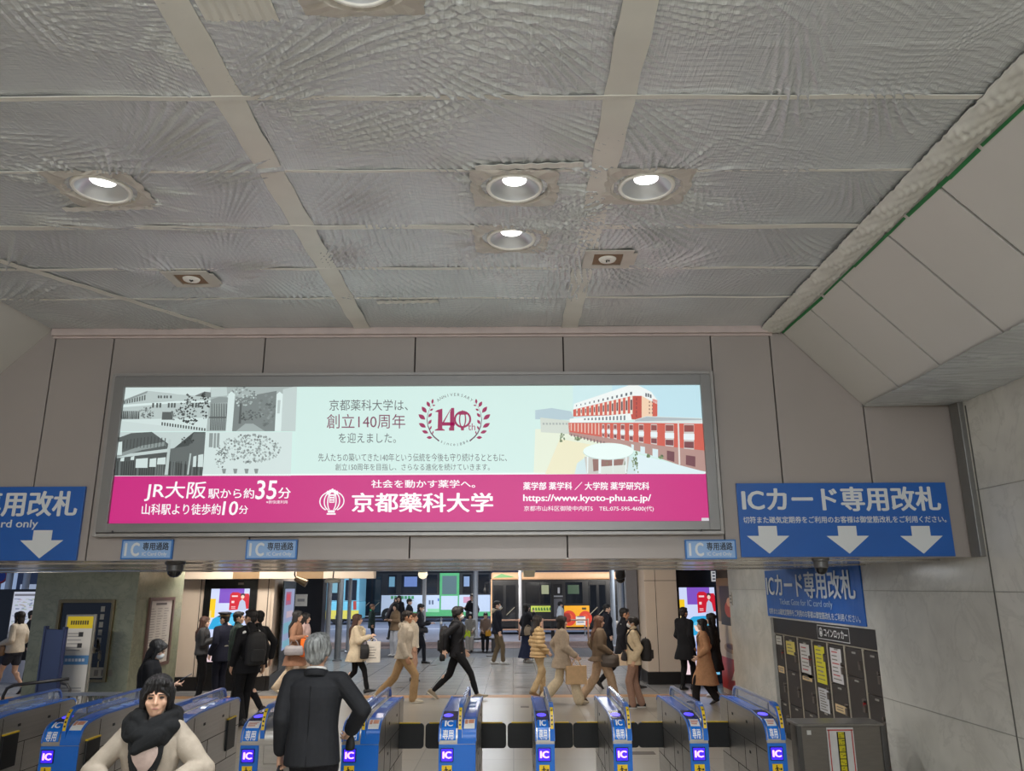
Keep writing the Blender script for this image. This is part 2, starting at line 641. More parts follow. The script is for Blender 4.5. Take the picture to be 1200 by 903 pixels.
# slanted panels between the sheeted ceiling and the lower soffits
CR = 2.44; CL = -4.13
ys = [HY, PZ(943, 353, CEIL).y, PZ(985, 318, CEIL).y, PZ(1037, 265, CEIL).y, PZ(1110, 207, CEIL).y, 3.0, 2.0, 0.0, -2.0, -4.0, -6.0]
BEV = mat('bevel_panel', (196, 193, 186), .42, var=.02, scale=1.2)
m = MB(); core = MB()
for a, b in zip(ys[:-1], ys[1:]):
    m.prism([(CR - .11, 4.46), (CR + .66, 3.66), (CR + .68, 3.68), (CR - .09, 4.48)], b + .011, a - .011, 'y')
core.prism([(CR - .07, 4.5), (CR + .7, 3.70), (CR + .8, 3.8), (CR, 4.6)], -6, HY, 'y')
struct(m.build('ceiling_bevel_right', BEV))
struct(core.build('ceiling_bevel_core', SEAM))
m = MB()
m.prism([(CL, 4.44), (CL - .8, 3.62), (CL - .82, 3.64), (CL - .02, 4.46)], -6, HY, 'y')
struct(m.build('ceiling_bevel_left', BEV))


def sheet(x0, x1, y0, y1, z, name, seed, n, patches, holes=(), amp=1.0, ripple=0.0, rows=()):
    """plastic sheeting: a fine grid pushed about by bundles of taut wrinkles"""
    rg = np.random.default_rng(seed)
    nx, ny = int((x1 - x0) / n) + 1, int((y1 - y0) / n) + 1
    X, Y = np.meshgrid(np.linspace(x0, x1, nx), np.linspace(y0, y1, ny))
    H = np.zeros_like(X)
    for (cx, cy, th, la, lb, lam, a, fan) in patches:
        dx, dy = X - cx, Y - cy
        c, s_ = math.cos(th), math.sin(th)
        p, q = dx * c + dy * s_, -dx * s_ + dy * c
        ph = q / lam * (1 - fan * p / la) * 2 * math.pi + .8 * np.sin(p * 5 + cx * 9) + .7 * np.sin(q * 6.3 + cy * 7)
        w = np.exp(-(p / la) ** 2 - (q / lb) ** 2)
        H += a * w * (1 - np.abs(np.sin(ph / 2))) ** 1.6
    H *= amp
    for yr, wd, a in rows:
        H += a * np.exp(-((Y - yr) / wd) ** 2) * (.6 + .4 * np.sin(X * 11 + yr * 5) * np.sin(X * 3.7 + yr))
    if ripple:
        # close taut ripples: across the hall near the photographer, along it towards the header
        def soft(f1, f2, p): return .5 + .5 * np.sin(X * f1 + p + 1.7 * np.sin(Y * f2 + p)) * np.sin(Y * f2 * 1.3 - p + 1.3 * np.sin(X * f1 * .7))
        wy = 1 / (1 + np.exp(-(Y - 4.45 - .25 * np.sin(X * 2.3)) * 5))
        wp = .020 * np.sin(X * 6.1 + 2 * np.sin(Y * 2.7)) + .012 * np.sin(X * 13.7 + Y * 4.1) + .16 * X * np.sin(Y * 1.1 + 1)
        r1 = (1 - np.abs(np.sin(math.pi * (Y + wp) / .034))) ** 2
        r1b = (1 - np.abs(np.sin(math.pi * (Y - .45 * X + .8 * wp) / .041))) ** 2
        r2 = (1 - np.abs(np.sin(math.pi * (X + .35 * wp + .012 * np.sin(Y * 5)) / .037))) ** 2
        H += ripple * ((1 - wy) * (r1 * soft(3.1, 2.3, .4) ** 1.5 + .9 * r1b * soft(2.2, 3.7, 2.1) ** 2) + wy * .75 * r2 * soft(4.3, 1.9, 1.2) ** 1.3)
    H += .004 * np.sin(X * 2.1 + Y * 1.3) + .003 * np.sin(Y * 4.4 - X * 1.7)
    co = np.stack([X, Y, z - H], -1).reshape(-1, 3)
    idx = np.arange(nx * ny).reshape(ny, nx)
    q = np.stack([idx[:-1, :-1], idx[:-1, 1:], idx[1:, 1:], idx[1:, :-1]], -1).reshape(-1, 4)
    ctr = co[q].mean(1)
    keep = np.ones(len(q), bool)
    for hx, hy, hr in holes:
        if hr < 0:
            keep &= ~((np.abs(ctr[:, 0] - hx) < -hr) & (np.abs(ctr[:, 1] - hy) < -hr))
        else:
            keep &= (ctr[:, 0] - hx) ** 2 + (ctr[:, 1] - hy) ** 2 > hr * hr
    q = q[keep]
    me = bpy.data.meshes.new(name)
    me.vertices.add(len(co)); me.vertices.foreach_set('co', co.ravel())
    me.loops.add(q.size); me.loops.foreach_set('vertex_index', q.ravel())
    me.polygons.add(len(q))
    me.polygons.foreach_set('loop_start', np.arange(0, q.size, 4))
    me.update(calc_edges=True)
    me.polygons.foreach_set('use_smooth', np.ones(len(q), bool))
    return me


SHEET = mat('plastic_sheeting', (212, 216, 216), .27, metal=.4, var=.04, scale=2.0, spec=.8)
nt = SHEET.node_tree
_b = nt.nodes['Principled BSDF']
_tc = [n for n in nt.nodes if n.type == 'TEX_COORD'][0]
_mp = nt.nodes.new('ShaderNodeMapping'); _mp.inputs['Scale'].default_value = (9, 130, 1)
nt.links.new(_tc.outputs['Object'], _mp.inputs[0])
_nz = nt.nodes.new('ShaderNodeTexNoise'); _nz.inputs['Scale'].default_value = 1.0; _nz.inputs['Detail'].default_value = 4
nt.links.new(_mp.outputs[0], _nz.inputs['Vector'])
_mp2 = nt.nodes.new('ShaderNodeMapping'); _mp2.inputs['Scale'].default_value = (120, 5, 1)
nt.links.new(_tc.outputs['Object'], _mp2.inputs[0])
_nz2 = nt.nodes.new('ShaderNodeTexNoise'); _nz2.inputs['Scale'].default_value = 1.0
nt.links.new(_mp2.outputs[0], _nz2.inputs['Vector'])
_ad = nt.nodes.new('ShaderNodeMath'); _ad.operation = 'ADD'
nt.links.new(_nz.outputs['Fac'], _ad.inputs[0]); nt.links.new(_nz2.outputs['Fac'], _ad.inputs[1])
_bp = nt.nodes.new('ShaderNodeBump'); _bp.inputs['Strength'].default_value = .55; _bp.inputs['Distance'].default_value = .008
nt.links.new(_ad.outputs[0], _bp.inputs['Height']); nt.links.new(_bp.outputs[0], _b.inputs['Normal'])

rg = random.Random(5)
SPEAK = [(-2.40, 5.41), (.68, 5.08)]
patch = []
# diagonal fans between the two wide tape strips and beside them
for cx, cy, th, la, lb, lam, a, fan in [(-.85, 2.9, -.55, .42, .22, .05, .010, .5), (-.7, 3.5, -.35, .40, .25, .055, .010, .3), (-.15, 3.2, .7, .35, .22, .05, .009, .4), (.25, 3.0, .9, .3, .18, .045, .010, .5), (.35, 3.6, .6, .25, .2, .05, .010, .4), (.75, 3.55, .9, .3, .2, .05, .011, .5), (-1.7, 3.5, -.75, .35, .18, .055, .012, .6), (-1.55, 3.9, -.5, .3, .15, .05, .010, .5), (-.9, 4.2, -.8, .35, .22, .05, .009, .3), (-.3, 3.9, .9, .25, .15, .045, .010, .6), (.45, 4.35, -.6, .22, .14, .045, .013, .6), (.25, 4.6, .3, .25, .14, .04, .012, .4), (1.0, 4.7, .85, .3, .18, .05, .012, .5), (1.1, 4.35, .5, .25, .16, .05, .010, .5), (1.35, 3.3, 1.35, .25, .10, .05, .014, .5), (1.3, 3.0, 1.2, .25, .12, .05, .010, .4), (1.9, 3.4, 1.0, .3, .15, .05, .010, .5), (2.1, 4.2, 1.1, .25, .16, .05, .012, .5), (2.0, 5.0, .9, .25, .18, .05, .010, .4), (1.2, 5.2, -.8, .25, .16, .05, .012, .5), (.9, 5.5, .8, .25, .2, .05, .011, .4), (-2.0, 4.6, .1, .35, .12, .05, .010, .3), (-2.9, 4.5, .25, .3, .12, .05, .010, .5), (-3.3, 3.9, -1.0, .35, .1, .06, .014, .5), (-3.5, 5.0, -.9, .35, .1, .07, .016, .5), (-3.8, 5.7, -.7, .35, .16, .06, .018, .5), (-1.9, 5.2, -.3, .3, .14, .045, .012, .5), (-1.2, 5.0, -.9, .25, .18, .04, .012, .5), (-.9, 5.5, 1.2, .3, .22, .05, .010, .3), (-1.7, 5.8, 1.3, .25, .2, .05, .010, .4), (-.2, 5.3, 1.4, .25, .3, .05, .008, .2), (-2.6, 5.9, -.5, .3, .15, .05, .010, .4), (0.0, 2.6, .2, .4, .2, .05, .008, .3), (-.3, 2.7, -.4, .35, .2, .05, .008, .4)]:
    patch.append((cx, cy, th, la, lb, lam, a * 1.05, fan))
for i in range(170):
    cx, cy = rg.uniform(-4.1, 2.4), rg.uniform(2.3, 6.6)
    mid = -1.5 < cx < .9 and cy < 4.6
    th = (rg.choice([-.6, .75, .2]) if mid else rg.choice([-.9, .9, 1.3, 0, .4])) + rg.uniform(-.35, .35)
    patch.append((cx, cy, th, rg.uniform(.14, .4), rg.uniform(.06, .22), rg.uniform(.03, .055), rg.uniform(.002, .0065) * (1.25 if mid else .9), rg.uniform(.1, .6)))
for lx, ly in DOWNLIGHTS[:4] + SPEAK:
    for k in range(11):
        t = k * 2 * math.pi / 11 + rg.uniform(-.2, .2)
        r = rg.uniform(.26, .42)
        patch.append((lx + r * math.cos(t), ly + r * .8 * math.sin(t), t + rg.uniform(-.25, .25), .15, .06, .04, rg.uniform(.006, .013), .5))
# close vertical ripples in front of the header
for k in range(12):
    patch.append((rg.uniform(-1.2, .6), rg.uniform(4.4, 5.9), math.pi / 2 + rg.uniform(-.15, .15), .35, .35, rg.uniform(.035, .06), .006, .1))
holes = [(x, y, .146) for x, y in DOWNLIGHTS[:5]] + [(x, y, -.085) for x, y in SPEAK]
rows = [(3.21, .03, .008), (3.88, .03, .009), (4.57, .05, .012), (5.25, .035, .009), (5.85, .03, .008), (2.88, .02, .004)]
me = sheet(CL - .02, CR + .02, 2.0, HY, CEIL, 'ceiling', 3, .0075, patch, holes, 1.8, ripple=.0055, rows=rows)
me.materials.append(SHEET)
struct(link('ceiling', me))
m = MB(); m.bx(CL - .02, CR + .02, -6, 2.0, CEIL, CEIL + .05)
struct(m.build('ceiling_hall', SHEET))
m = MB(); m.bx(-6.3, WX + .7, -6.4, HY + .2, CEIL + .25, CEIL + .35)
struct(m.build('ceiling_slab', mat('dark_void', (60, 58, 55), .8)))
# sheeted lower soffit at the right and its counterpart at the left
pp = [(rg.uniform(3.1, 3.9), rg.uniform(3, 6.6), rg.uniform(-.3, .4), .4, .1, .09, .012, .4) for _ in range(36)]
me = sheet(CR + .63, WX + .02, 2.0, HY, 3.66, 'ceiling_low_right', 4, .015, pp)
me.materials.append(SHEET)
struct(link('ceiling_low_right', me))
m = MB(); m.bx(CR + .63, WX + .3, -6, 2.0, 3.66, 3.7); m.bx(-6.3, CL - .78, -6, HY, 3.62, 3.66)
struct(m.build('ceiling_low', SHEET))
# bunched plastic and green masking tape along the foot of the sheeting
m = MB()
R = []
NK = 260
for k in range(NK):
    y = 2.0 + (HY - .02 - 2.0) * k / (NK - 1)
    row = []
    for j in range(13):
        t_ = j / 12                      # across: from the flat sheet over the edge and down the slant
        w_ = .013 * math.sin(y * 31 + j * 1.9) * math.sin(y * 7.3 + j * .6) + .008 * math.sin(y * 61 + j * 2.7)
        row.append(V((CR - .20 + .17 * t_, y, CEIL - .018 - .035 * math.sin(t_ * math.pi) - .045 * t_ ** 3 - abs(w_) * .8)))
    for j in range(12, -1, -1):
        row.append(row[j] + V((0, 0, .006)))
    R.append(row)
m.rings(R)
tag(m.build('plastic_hem', mat('milky_plastic', (206, 205, 196), .3, var=.06, scale=9), smooth=True), 'bunched hem of plastic sheeting along the top of the slanted panels', 'plastic sheet')
m = MB()
yy = 2.0
while yy < HY - .02:
    L = rg.uniform(.2, .6); w = rg.uniform(.014, .030)
    y1 = min(yy + L, HY - .01)
    o0, o1 = rg.uniform(0, .012), rg.uniform(0, .012)
    def sl(d): return (CR - .035 + d * .72, CEIL - .0148 - d * .76)
    ps = []
    for y, o in ((yy, o0), (y1, o1)):
        a, b = sl(.044 + o), sl(.044 + o + w)
        ps += [V((a[0] - .004, y, a[1] - .004)), V((b[0] - .004, y, b[1] - .004))]
    q4 = [ps[0], ps[2], ps[3], ps[1]]
    m.add(q4 + [p + V((.004, 0, .004)) for p in q4], [(0, 1, 2, 3), (7, 6, 5, 4), (0, 4, 5, 1), (1, 5, 6, 2), (2, 6, 7, 3), (3, 7, 4, 0)])
    yy = y1 + rg.uniform(.0, .05) * (rg.random() < .4)
tag(m.build('masking_tape', mat('green_tape', (34, 120, 62), .5)), 'torn green masking tape along the hem of the plastic sheeting', 'tape')
# tape strips on the sheeting
TAPE = mat('paper_tape', (214, 212, 203), .32, var=.04, scale=5)


def tape(x0, y0, x1, y1, w, label, z=CEIL - .014, wob=.003, group=None):
    m = MB()
    a, b = V((x0, y0, 0)), V((x1, y1, 0))
    n = 40
    t = (b - a).normalized(); s_ = V((-t.y, t.x, 0))
    R = []
    for k in range(n + 1):
        c = a.lerp(b, k / n) + V((0, 0, z + wob * math.sin(k * 1.1 + x0 * 7 + y0 * 3)))
        h = w / 2 * (1 + .06 * math.sin(k * 1.7 + y0))
        R.append([c - s_ * h, c + s_ * h, c + s_ * h + V((0, 0, .004)), c - s_ * h + V((0, 0, .004))])
    m.rings(R)
    return tag(m.build('tape_strip', TAPE), label, 'tape', group)


tape(-1.345, 2.0, -1.345, HY - .02, .145, 'wide pale tape strip running along the sheeted ceiling, beside the lone downlight')
tape(.52, 2.0, .52, HY - .02, .15, 'wide pale tape strip running along the sheeted ceiling, between the paired downlights')
tape(-3.9, 4.7, -2.6, 6.6, .07, 'crumpled pale tape strip running askew in the ceiling corner above the header')
tape(CL, 4.57, CR - .1, 4.60, .055, 'thickest cross tape on the sheeted ceiling, passing just behind the paired downlights')
tape(CL, 5.25, CR - .1, 5.27, .035, 'cross tape on the sheeted ceiling passing the small square speaker openings')
tape(CL, 3.21, CR - .1, 3.23, .032, 'cross tape on the sheeted ceiling nearest to the photographer')
tape(CL, 3.88, CR - .1, 3.90, .022, 'thin cross tape on the sheeted ceiling just before the row of three downlights')
tape(CL, 5.85, CR - .1, 5.86, .025, 'thin cross tape on the sheeted ceiling nearest to the header wall')
tape(-1.25, 2.62, -.95, 2.62, .16, 'short pale tape patch stuck beside the wide strip at the top of the photo')
tape(-2.75, 4.33, -2.2, 4.30, .05, 'short tape piece beside the lone downlight')
tape(-.2, 3.86, .4, 3.83, .05, 'short tape piece before the middle downlight of the row')
tape(-1.1, 5.95, -.6, 5.93, .06, 'short tape piece near the header, beside the wide strip')
# ================================================================== downlights and ceiling speakers
CHROME = mat('satin_reflector', (200, 203, 206), .34, metal=.7, var=.02)
RIMW = mat('white_rim', (238, 236, 228), .35)
LAMP = mat('lamp_glow', (255, 252, 246), .5, var=0, emit=5.5)
PATCH = mat('clear_tape_patch', (190, 184, 174), .3, var=.08, scale=6)
dl_label = ['lit round downlight standing alone beside the wide tape strip', 'lit round downlight, middle one in the row of three across the ceiling',
            'lit round downlight at the end of the row of three towards the slanted panels', 'lit round downlight nearest to the header wall', 'round downlight cut off by the top edge of the photo']
for i, (x, y) in enumerate(DOWNLIGHTS):
    al = area('downlight_bulb', (x, y, CEIL + .022), .09, DOWN_W, NEUT, (0, 0, 0), disk=True, spread=110)
    if i > 4: continue
    t = thing('ceiling_downlight', dl_label[i], 'ceiling light', (x, y, CEIL))
    m = MB(); m.lathe([(.142, .0), (.142, -.02), (.158, -.024), (.166, -.012), (.166, .0)], n=40)
    m.build('rim', RIMW, t, smooth=True)
    m = MB(); m.lathe([(.142, -.016), (.130, .000), (.108, .020), (.086, .034), (.070, .040)], n=40)
    m.build('reflector', CHROME, t, smooth=True, recalc=False)
    m = MB(); m.lathe([(.001, .026), (.04, .030), (.071, .040), (.071, .060), (.001, .060)], n=32)
    m.build('lamp', LAMP, t, smooth=40)
    # torn square of clear tape round the opening
    m = MB()
    n = 48
    r_ = random.Random(i)
    R = []
    for ring in range(4):
        row = []
        for k in range(n):
            q = 2 * math.pi * k / n
            sq = 1 / max(abs(math.cos(q)), abs(math.sin(q)))
            rr = (.172, .19, .205 * min(sq, 1.28), .222 * min(sq, 1.36) + r_.uniform(-.008, .012))[ring]
            zz = (-.004, -.022, -.02, -.016)[ring] + r_.uniform(-.005, .005)
            row.append(V((rr * math.cos(q) * 1.12, rr * math.sin(q) * .95, zz)))
        R.append(row)
    m.rings(R, caps=False)
    m.build('tape_surround', PATCH, t)
for i, (x, y) in enumerate(SPEAK):
    t = thing('ceiling_speaker', ['small round ceiling speaker in a brown square opening beside the lone downlight', 'small round ceiling speaker in a brown square opening beside the wide tape between downlights'][i], 'speaker', (x, y, CEIL), 0)
    m = MB(); m.bx(-.10, .10, -.095, .095, -.024, .0)
    m.build('backing_plate', mat('brown_backing', (128, 100, 72), .6), t)
    m = MB(); m.lathe([(.001, -.030), (.016, -.030), (.018, -.036), (.028, -.038), (.042, -.032), (.056, -.036), (.064, -.022)], n=28)
    m.build('speaker_ring', RIMW, t, smooth=True)
    m = MB()
    for k in range(3): m.lathe([(.001, -.042), (.005, -.042), (.005, -.03)], (.010 * math.cos(k * 2.1), .014 * math.sin(k * 2.1), 0), 8)
    m.build('bulb_pin', DARK, t)
    m = MB()
    o_, i_ = (.15, .14), (.1, .095)
    for a, b, c, d in ((-.17, .17, .097, .15), (-.17, .17, -.15, -.097), (-.17, -.102, -.097, .097), (.102, .2, -.097, .097)):
        m.bx(a, b, c, d, -.030, -.022)
    m.build('tape_surround', PATCH, t)

# ================================================================== the lit advertisement on the header
YA = 6.56
t = thing('advertising_lightbox', 'wide backlit university advertisement in a grey frame on the header wall', 'advertisement', (-.9, HY, 2.55))
oc = [PY(131, 437, 6.53), PY(836, 433, 6.53), PY(850, 627, 6.53), PY(106, 627, 6.53)]
ic = [PY(145, 453, 6.53), PY(820.5, 450, 6.53), PY(832.5, 611.5, 6.53), PY(126, 611.5, 6.53)]
ox0, ox1 = (oc[0].x + oc[3].x) / 2, (oc[1].x + oc[2].x) / 2
oz0, oz1 = (oc[2].z + oc[3].z) / 2, (oc[0].z + oc[1].z) / 2
ix0, ix1 = (ic[0].x + ic[3].x) / 2, (ic[1].x + ic[2].x) / 2
iz0, iz1 = (ic[2].z + ic[3].z) / 2, (ic[0].z + ic[1].z) / 2
FR = mat('grey_ad_frame', (126, 124, 122), .4, metal=.35, var=.02)
m = MB()
e = .035
for a, b, c, d in ((ox0 + e, ix0, oz0 + e, oz1 - e), (ix1, ox1 - e, oz0 + e, oz1 - e), (ix0, ix1, iz1, oz1 - e), (ix0, ix1, oz0 + e, iz0)):
    m.bx(a, b, 6.53, 6.64, c, d)
m.build('frame', FR, t, bevel=.003, world=True)
m = MB()
for a, b, c, d in ((ox0, ox0 + e - .006, oz0, oz1), (ox1 - e + .006, ox1, oz0, oz1), (ox0 + e - .006, ox1 - e + .006, oz1 - e + .006, oz1), (ox0 + e - .006, ox1 - e + .006, oz0, oz0 + e - .006)):
    m.bx(a, b, 6.55, 6.65, c, d)
m.build('outer_frame', mat('grey_ad_edge', (148, 144, 140), .4, metal=.3), t, bevel=.003, world=True)
for q in ((132, 622.5), (822, 621)):
    p = PY(*q, 6.53); m = MB(); m.lathe([(.001, -.004), (.008, -.004), (.008, .01)], (p.x, 6.53, p.z), 12, axis='y')
    m.build('frame_screw', DARK, t, world=True)
A = Art('front', YA, .96)
MINT = (206, 232, 226); MAG = (198, 36, 124); WINE = (150, 20, 80); INKG = (92, 96, 98)
zb = PY(480, 556, YA).z
A.rect(ix0 - .01, zb, ix1 + .01, iz1 + .01, MINT, 0, 'backlit_panel')
A.rect(ix0 - .01, iz0 - .01, ix1 + .01, zb, MAG, 0, 'backlit_panel')
A.rect(ix0 - .01, zb - .002, ix1 + .01, zb + .012, (236, 244, 242), 1, 'backlit_panel')
# --- old photographs, top left
q = lambda x, y: (130 + x / 5.4545, 445 + y / 5.4545)
def PQ(pts, rgb, k=2): A.poly([q(*p) for p in pts], rgb, k, 'historic_photos', True)
g = lambda x: (x * .93, x, x * .99)
rr = random.Random(2)
PQ([(84, 40), (640, 40), (610, 328), (54, 328)], g(222), 1)
PQ([(80, 130), (235, 70), (380, 85), (420, 92), (640, 108), (618, 240), (64, 255)], g(196))
PQ([(80, 130), (235, 70), (232, 84), (80, 144)], g(150), 3)
PQ([(540, 100), (600, 75), (640, 80), (640, 112), (540, 104)], g(120), 3)
PQ([(70, 160), (420, 135), (640, 132), (640, 142), (420, 148), (70, 176)], g(230), 3)
for i in range(9):
    x = 86 + i * 16; PQ([(x, 138 - i * 5), (x + 9, 135 - i * 5), (x + 8, 152 - i * 3), (x - 1, 156 - i * 3)], g(95), 4)
for x in (302, 318, 340, 356, 380): PQ([(x, 100), (x + 10, 101), (x + 9, 118), (x - 1, 117)], g(80), 4)
for x in (266, 292, 312, 366, 386, 404, 520, 540, 556): PQ([(x, 148), (x + 12, 148), (x + 10, 178), (x - 2, 178)], g(88), 4)
for i in range(13): PQ([(70 + i * 9, 200), (76 + i * 9, 198), (74 + i * 9, 250), (66 + i * 9, 250)], g(rr.choice((60, 80, 110))), 4)
PQ([(330, 205), (400, 205), (395, 255), (326, 255)], g(95), 4)
def tuft(cx, cy, rx, ry, lo, hi, n, k=5, s=10):
    for _ in range(n):
        a, r = rr.uniform(0, 6.28), math.sqrt(rr.random())
        x, y = cx + rx * r * math.cos(a), cy + ry * r * math.sin(a)
        w = rr.uniform(.4, 1) * s
        PQ([(x - w, y), (x, y + w * .7), (x + w * .9, y - w * .2), (x - w * .1, y - w)], g(rr.uniform(lo, hi)), k)
tuft(500, 190, 55, 95, 40, 110, 70); tuft(600, 165, 30, 85, 30, 90, 45); tuft(235, 210, 50, 38, 80, 170, 40); tuft(430, 225, 45, 40, 70, 150, 36); tuft(520, 265, 40, 22, 40, 90, 20)
for i in range(17): PQ([(325 + i * 17, 270 + i * 2.4), (334 + i * 17, 271 + i * 2.4), (333 + i * 17, 292 + i * 2.2), (324 + i * 17, 291 + i * 2.2)], g(70), 4)
PQ([(58, 262), (325, 292), (610, 326), (54, 328)], g(214), 3)
PQ([(640, 40), (1170, 40), (1160, 328), (610, 328)], g(178), 1)
PQ([(790, 120), (1060, 70), (1060, 328), (775, 328)], g(128), 2)
PQ([(1100, 60), (1190, 40), (1180, 328), (1085, 328)], g(205), 2)
PQ([(640, 40), (740, 40), (745, 100), (640, 110)], g(205), 2)
PQ([(640, 125), (690, 108), (748, 112), (748, 145), (636, 150)], g(150), 3)
for i in range(10): PQ([(640 + i * 11, 150), (645 + i * 11, 150), (641 + i * 11, 322), (634 + i * 11, 322)], g(75), 3)
PQ([(630, 235), (745, 235), (744, 245), (628, 245)], g(90), 4)
tuft(840, 110, 95, 65, 110, 215, 120, 3, 9); tuft(1000, 190, 60, 110, 95, 150, 60, 3, 14); tuft(900, 230, 90, 35, 70, 120, 50, 3, 10)
PQ([(826, 150), (838, 150), (832, 280), (816, 280)], g(88), 4)
PQ([(860, 280), (910, 280), (985, 328), (800, 328)], g(170), 4)
PQ([(752, 90), (772, 74), (795, 92), (776, 328), (735, 328)], g(226), 5)
PQ([(1060, 92), (1080, 76), (1100, 92), (1088, 328), (1048, 328)], g(232), 5)
PQ([(1068, 130), (1086, 130), (1080, 215), (1064, 215)], g(196), 6)
PQ([(54, 333), (606, 333), (584, 612), (22, 612)], g(206), 1)
PQ([(48, 370), (130, 340), (262, 332), (370, 410), (360, 440), (48, 480)], g(92), 2)
PQ([(30, 478), (200, 420), (345, 395), (352, 420), (200, 448), (30, 500)], g(150), 3)
PQ([(30, 500), (540, 440), (590, 380), (606, 333), (530, 333), (525, 420), (400, 440), (590, 560), (584, 612), (22, 612)], g(84), 2)
PQ([(380, 440), (500, 420), (530, 340), (606, 340), (590, 560), (380, 520)], g(104), 3)
for a, b, c, d in ((65, 500, 88, 520), (130, 492, 152, 512), (162, 505, 238, 562), (250, 505, 292, 556), (300, 500, 352, 540), (528, 490, 548, 556), (560, 480, 592, 556), (38, 400, 74, 480)):
    PQ([(a, b), (c, b - 6), (c - 3, d), (a - 4, d)], g(220), 4)
for i in range(38): PQ([(28 + i * 14.5, 520), (33 + i * 14.5, 520), (28 + i * 14.5, 610), (22 + i * 14.5, 610)], g(rr.choice((48, 60, 120))), 3)
for i in range(14): PQ([(60 + i * 22, 360 + abs(i - 9) * 3), (66 + i * 22, 360 + abs(i - 9) * 3), (60 + i * 22, 440 - i), (54 + i * 22, 442 - i)], g(70), 3)
PQ([(372, 380), (388, 380), (366, 608), (344, 608)], g(198), 6)
PQ([(506, 470), (516, 470), (500, 605), (488, 605)], g(190), 6)
tuft(490, 390, 40, 22, 40, 90, 24, 5, 9)
PQ([(606, 333), (1160, 333), (1150, 612), (584, 612)], g(222), 1)
for x, y, w, h in ((630, 340, 24, 90), (660, 340, 14, 95), (680, 340, 16, 92)): PQ([(x, y), (x + w, y), (x + w - 4, y + h), (x - 4, y + h)], g(150), 2)
for i in range(330):
    a, r = rr.uniform(0, 6.28), math.sqrt(rr.random())
    x, y = 890 + 200 * r * math.cos(a), 440 + 92 * r * math.sin(a)
    w = rr.uniform(4, 9); sh = rr.uniform(110, 215)
    PQ([(x - w, y), (x, y + w * 1.1), (x + w, y), (x, y - w * 1.1)], g(sh + max(0, (x - 950) * .12)), 3)
tuft(700, 500, 32, 70, 70, 170, 50, 4, 8)
for x in (724, 796, 930, 868): PQ([(x - 14, 568), (x + 14, 568), (x + 8, 598), (x - 8, 598)], g(140), 4)
A.prect(313, 451.5, 346, 556, MINT, 0, 'backlit_panel')
# --- campus illustration, right
q = lambda x, y: (610 + x / 5.217, 445 + y / 5.217)
def PQ(pts, rgb, k=2): A.poly([q(*p) for p in pts], rgb, k, 'campus_picture', True)
RED = (204, 92, 76); RED2 = (186, 78, 66); CRM = (240, 224, 196); WHT = (236, 242, 240)
PQ([(560, 30), (1094, 26), (1112, 240), (560, 240)], (190, 224, 234), 1)
PQ([(320, 34), (560, 32), (560, 240), (320, 240)], (202, 230, 232), 1)
PQ([(90, 185), (190, 172), (310, 192), (330, 245), (90, 240)], (178, 200, 208), 2)
PQ([(90, 300), (560, 300), (700, 575), (80, 575)], (226, 234, 214), 1)
PQ([(240, 360), (430, 395), (330, 575), (150, 575)], (232, 228, 196), 2)
PQ([(120, 230), (300, 250), (300, 330), (125, 320)], (206, 214, 204), 3)
for i in range(8): PQ([(135 + i * 20, 262), (147 + i * 20, 263), (147 + i * 20, 275), (135 + i * 20, 274)], (168, 176, 172), 4)
PQ([(322, 180), (672, 98), (672, 212), (322, 224)], RED, 2)
PQ([(328, 146), (660, 34), (720, 34), (700, 98), (672, 100), (322, 182)], WHT, 3)
for i in range(13):
    x = 340 + i * 26 + i * i * .12; t_ = (x - 322) / 350
    PQ([(x, 184 - 84 * t_), (x + 9 + i * .5, 182 - 84 * t_), (x + 9 + i * .5, 218 - 8 * t_), (x, 219 - 8 * t_)], (232, 226, 214), 4)
    PQ([(x + 2, 192 - 70 * t_), (x + 7 + i * .5, 190 - 70 * t_), (x + 7 + i * .5, 206 - 22 * t_), (x + 2, 207 - 22 * t_)], (96, 70, 72), 5)
    PQ([(x, 158 - 84 * t_), (x + 5 + i * .6, 156 - 84 * t_), (x + 5 + i * .6, 166 - 76 * t_), (x, 168 - 76 * t_)], (92, 100, 108), 4)
PQ([(672, 98), (740, 96), (740, 246), (672, 240)], RED2, 3)
PQ([(700, 34), (720, 34), (800, 75), (836, 124), (836, 150), (740, 98), (700, 98)], WHT, 4)
PQ([(740, 98), (836, 124), (836, 222), (740, 238)], (238, 206, 176), 3)
PQ([(806, 116), (836, 124), (836, 222), (806, 226)], RED, 4)
for x, y in ((762, 80), (776, 82), (790, 88)): PQ([(x, y), (x + 10, y + 3), (x + 10, y + 24), (x, y + 22)], (96, 100, 108), 5)
for x in (784, 802):
    for y in (130, 152, 174, 196): PQ([(x, y), (x + 7, y + 1), (x + 7, y + 12), (x, y + 11)], (150, 110, 100), 5)
for y in (110, 136, 162, 188, 212): PQ([(704, y), (712, y), (712, y + 16), (704, y + 16)], (150, 66, 60), 5)
PQ([(300, 238), (672, 205), (680, 246), (300, 262)], WHT, 4)
for i in range(12): PQ([(388 + i * 22, 236 - i * 1.6), (398 + i * 22, 235 - i * 1.6), (398 + i * 22, 246), (388 + i * 22, 247)], (110, 120, 126), 5)
PQ([(290, 262), (690, 262), (1114, 266), (1126, 432), (840, 400), (560, 358), (296, 318)], RED, 3)
PQ([(296, 318), (560, 358), (840, 400), (1126, 432), (1132, 560), (1040, 545), (740, 440), (440, 372), (296, 335)], (176, 140, 132), 3)
PQ([(690, 246), (770, 222), (1108, 234), (1114, 268), (690, 262)], (214, 224, 222), 5)
PQ([(700, 246), (770, 226), (1106, 238), (1108, 246), (700, 254)], (172, 182, 186), 6)
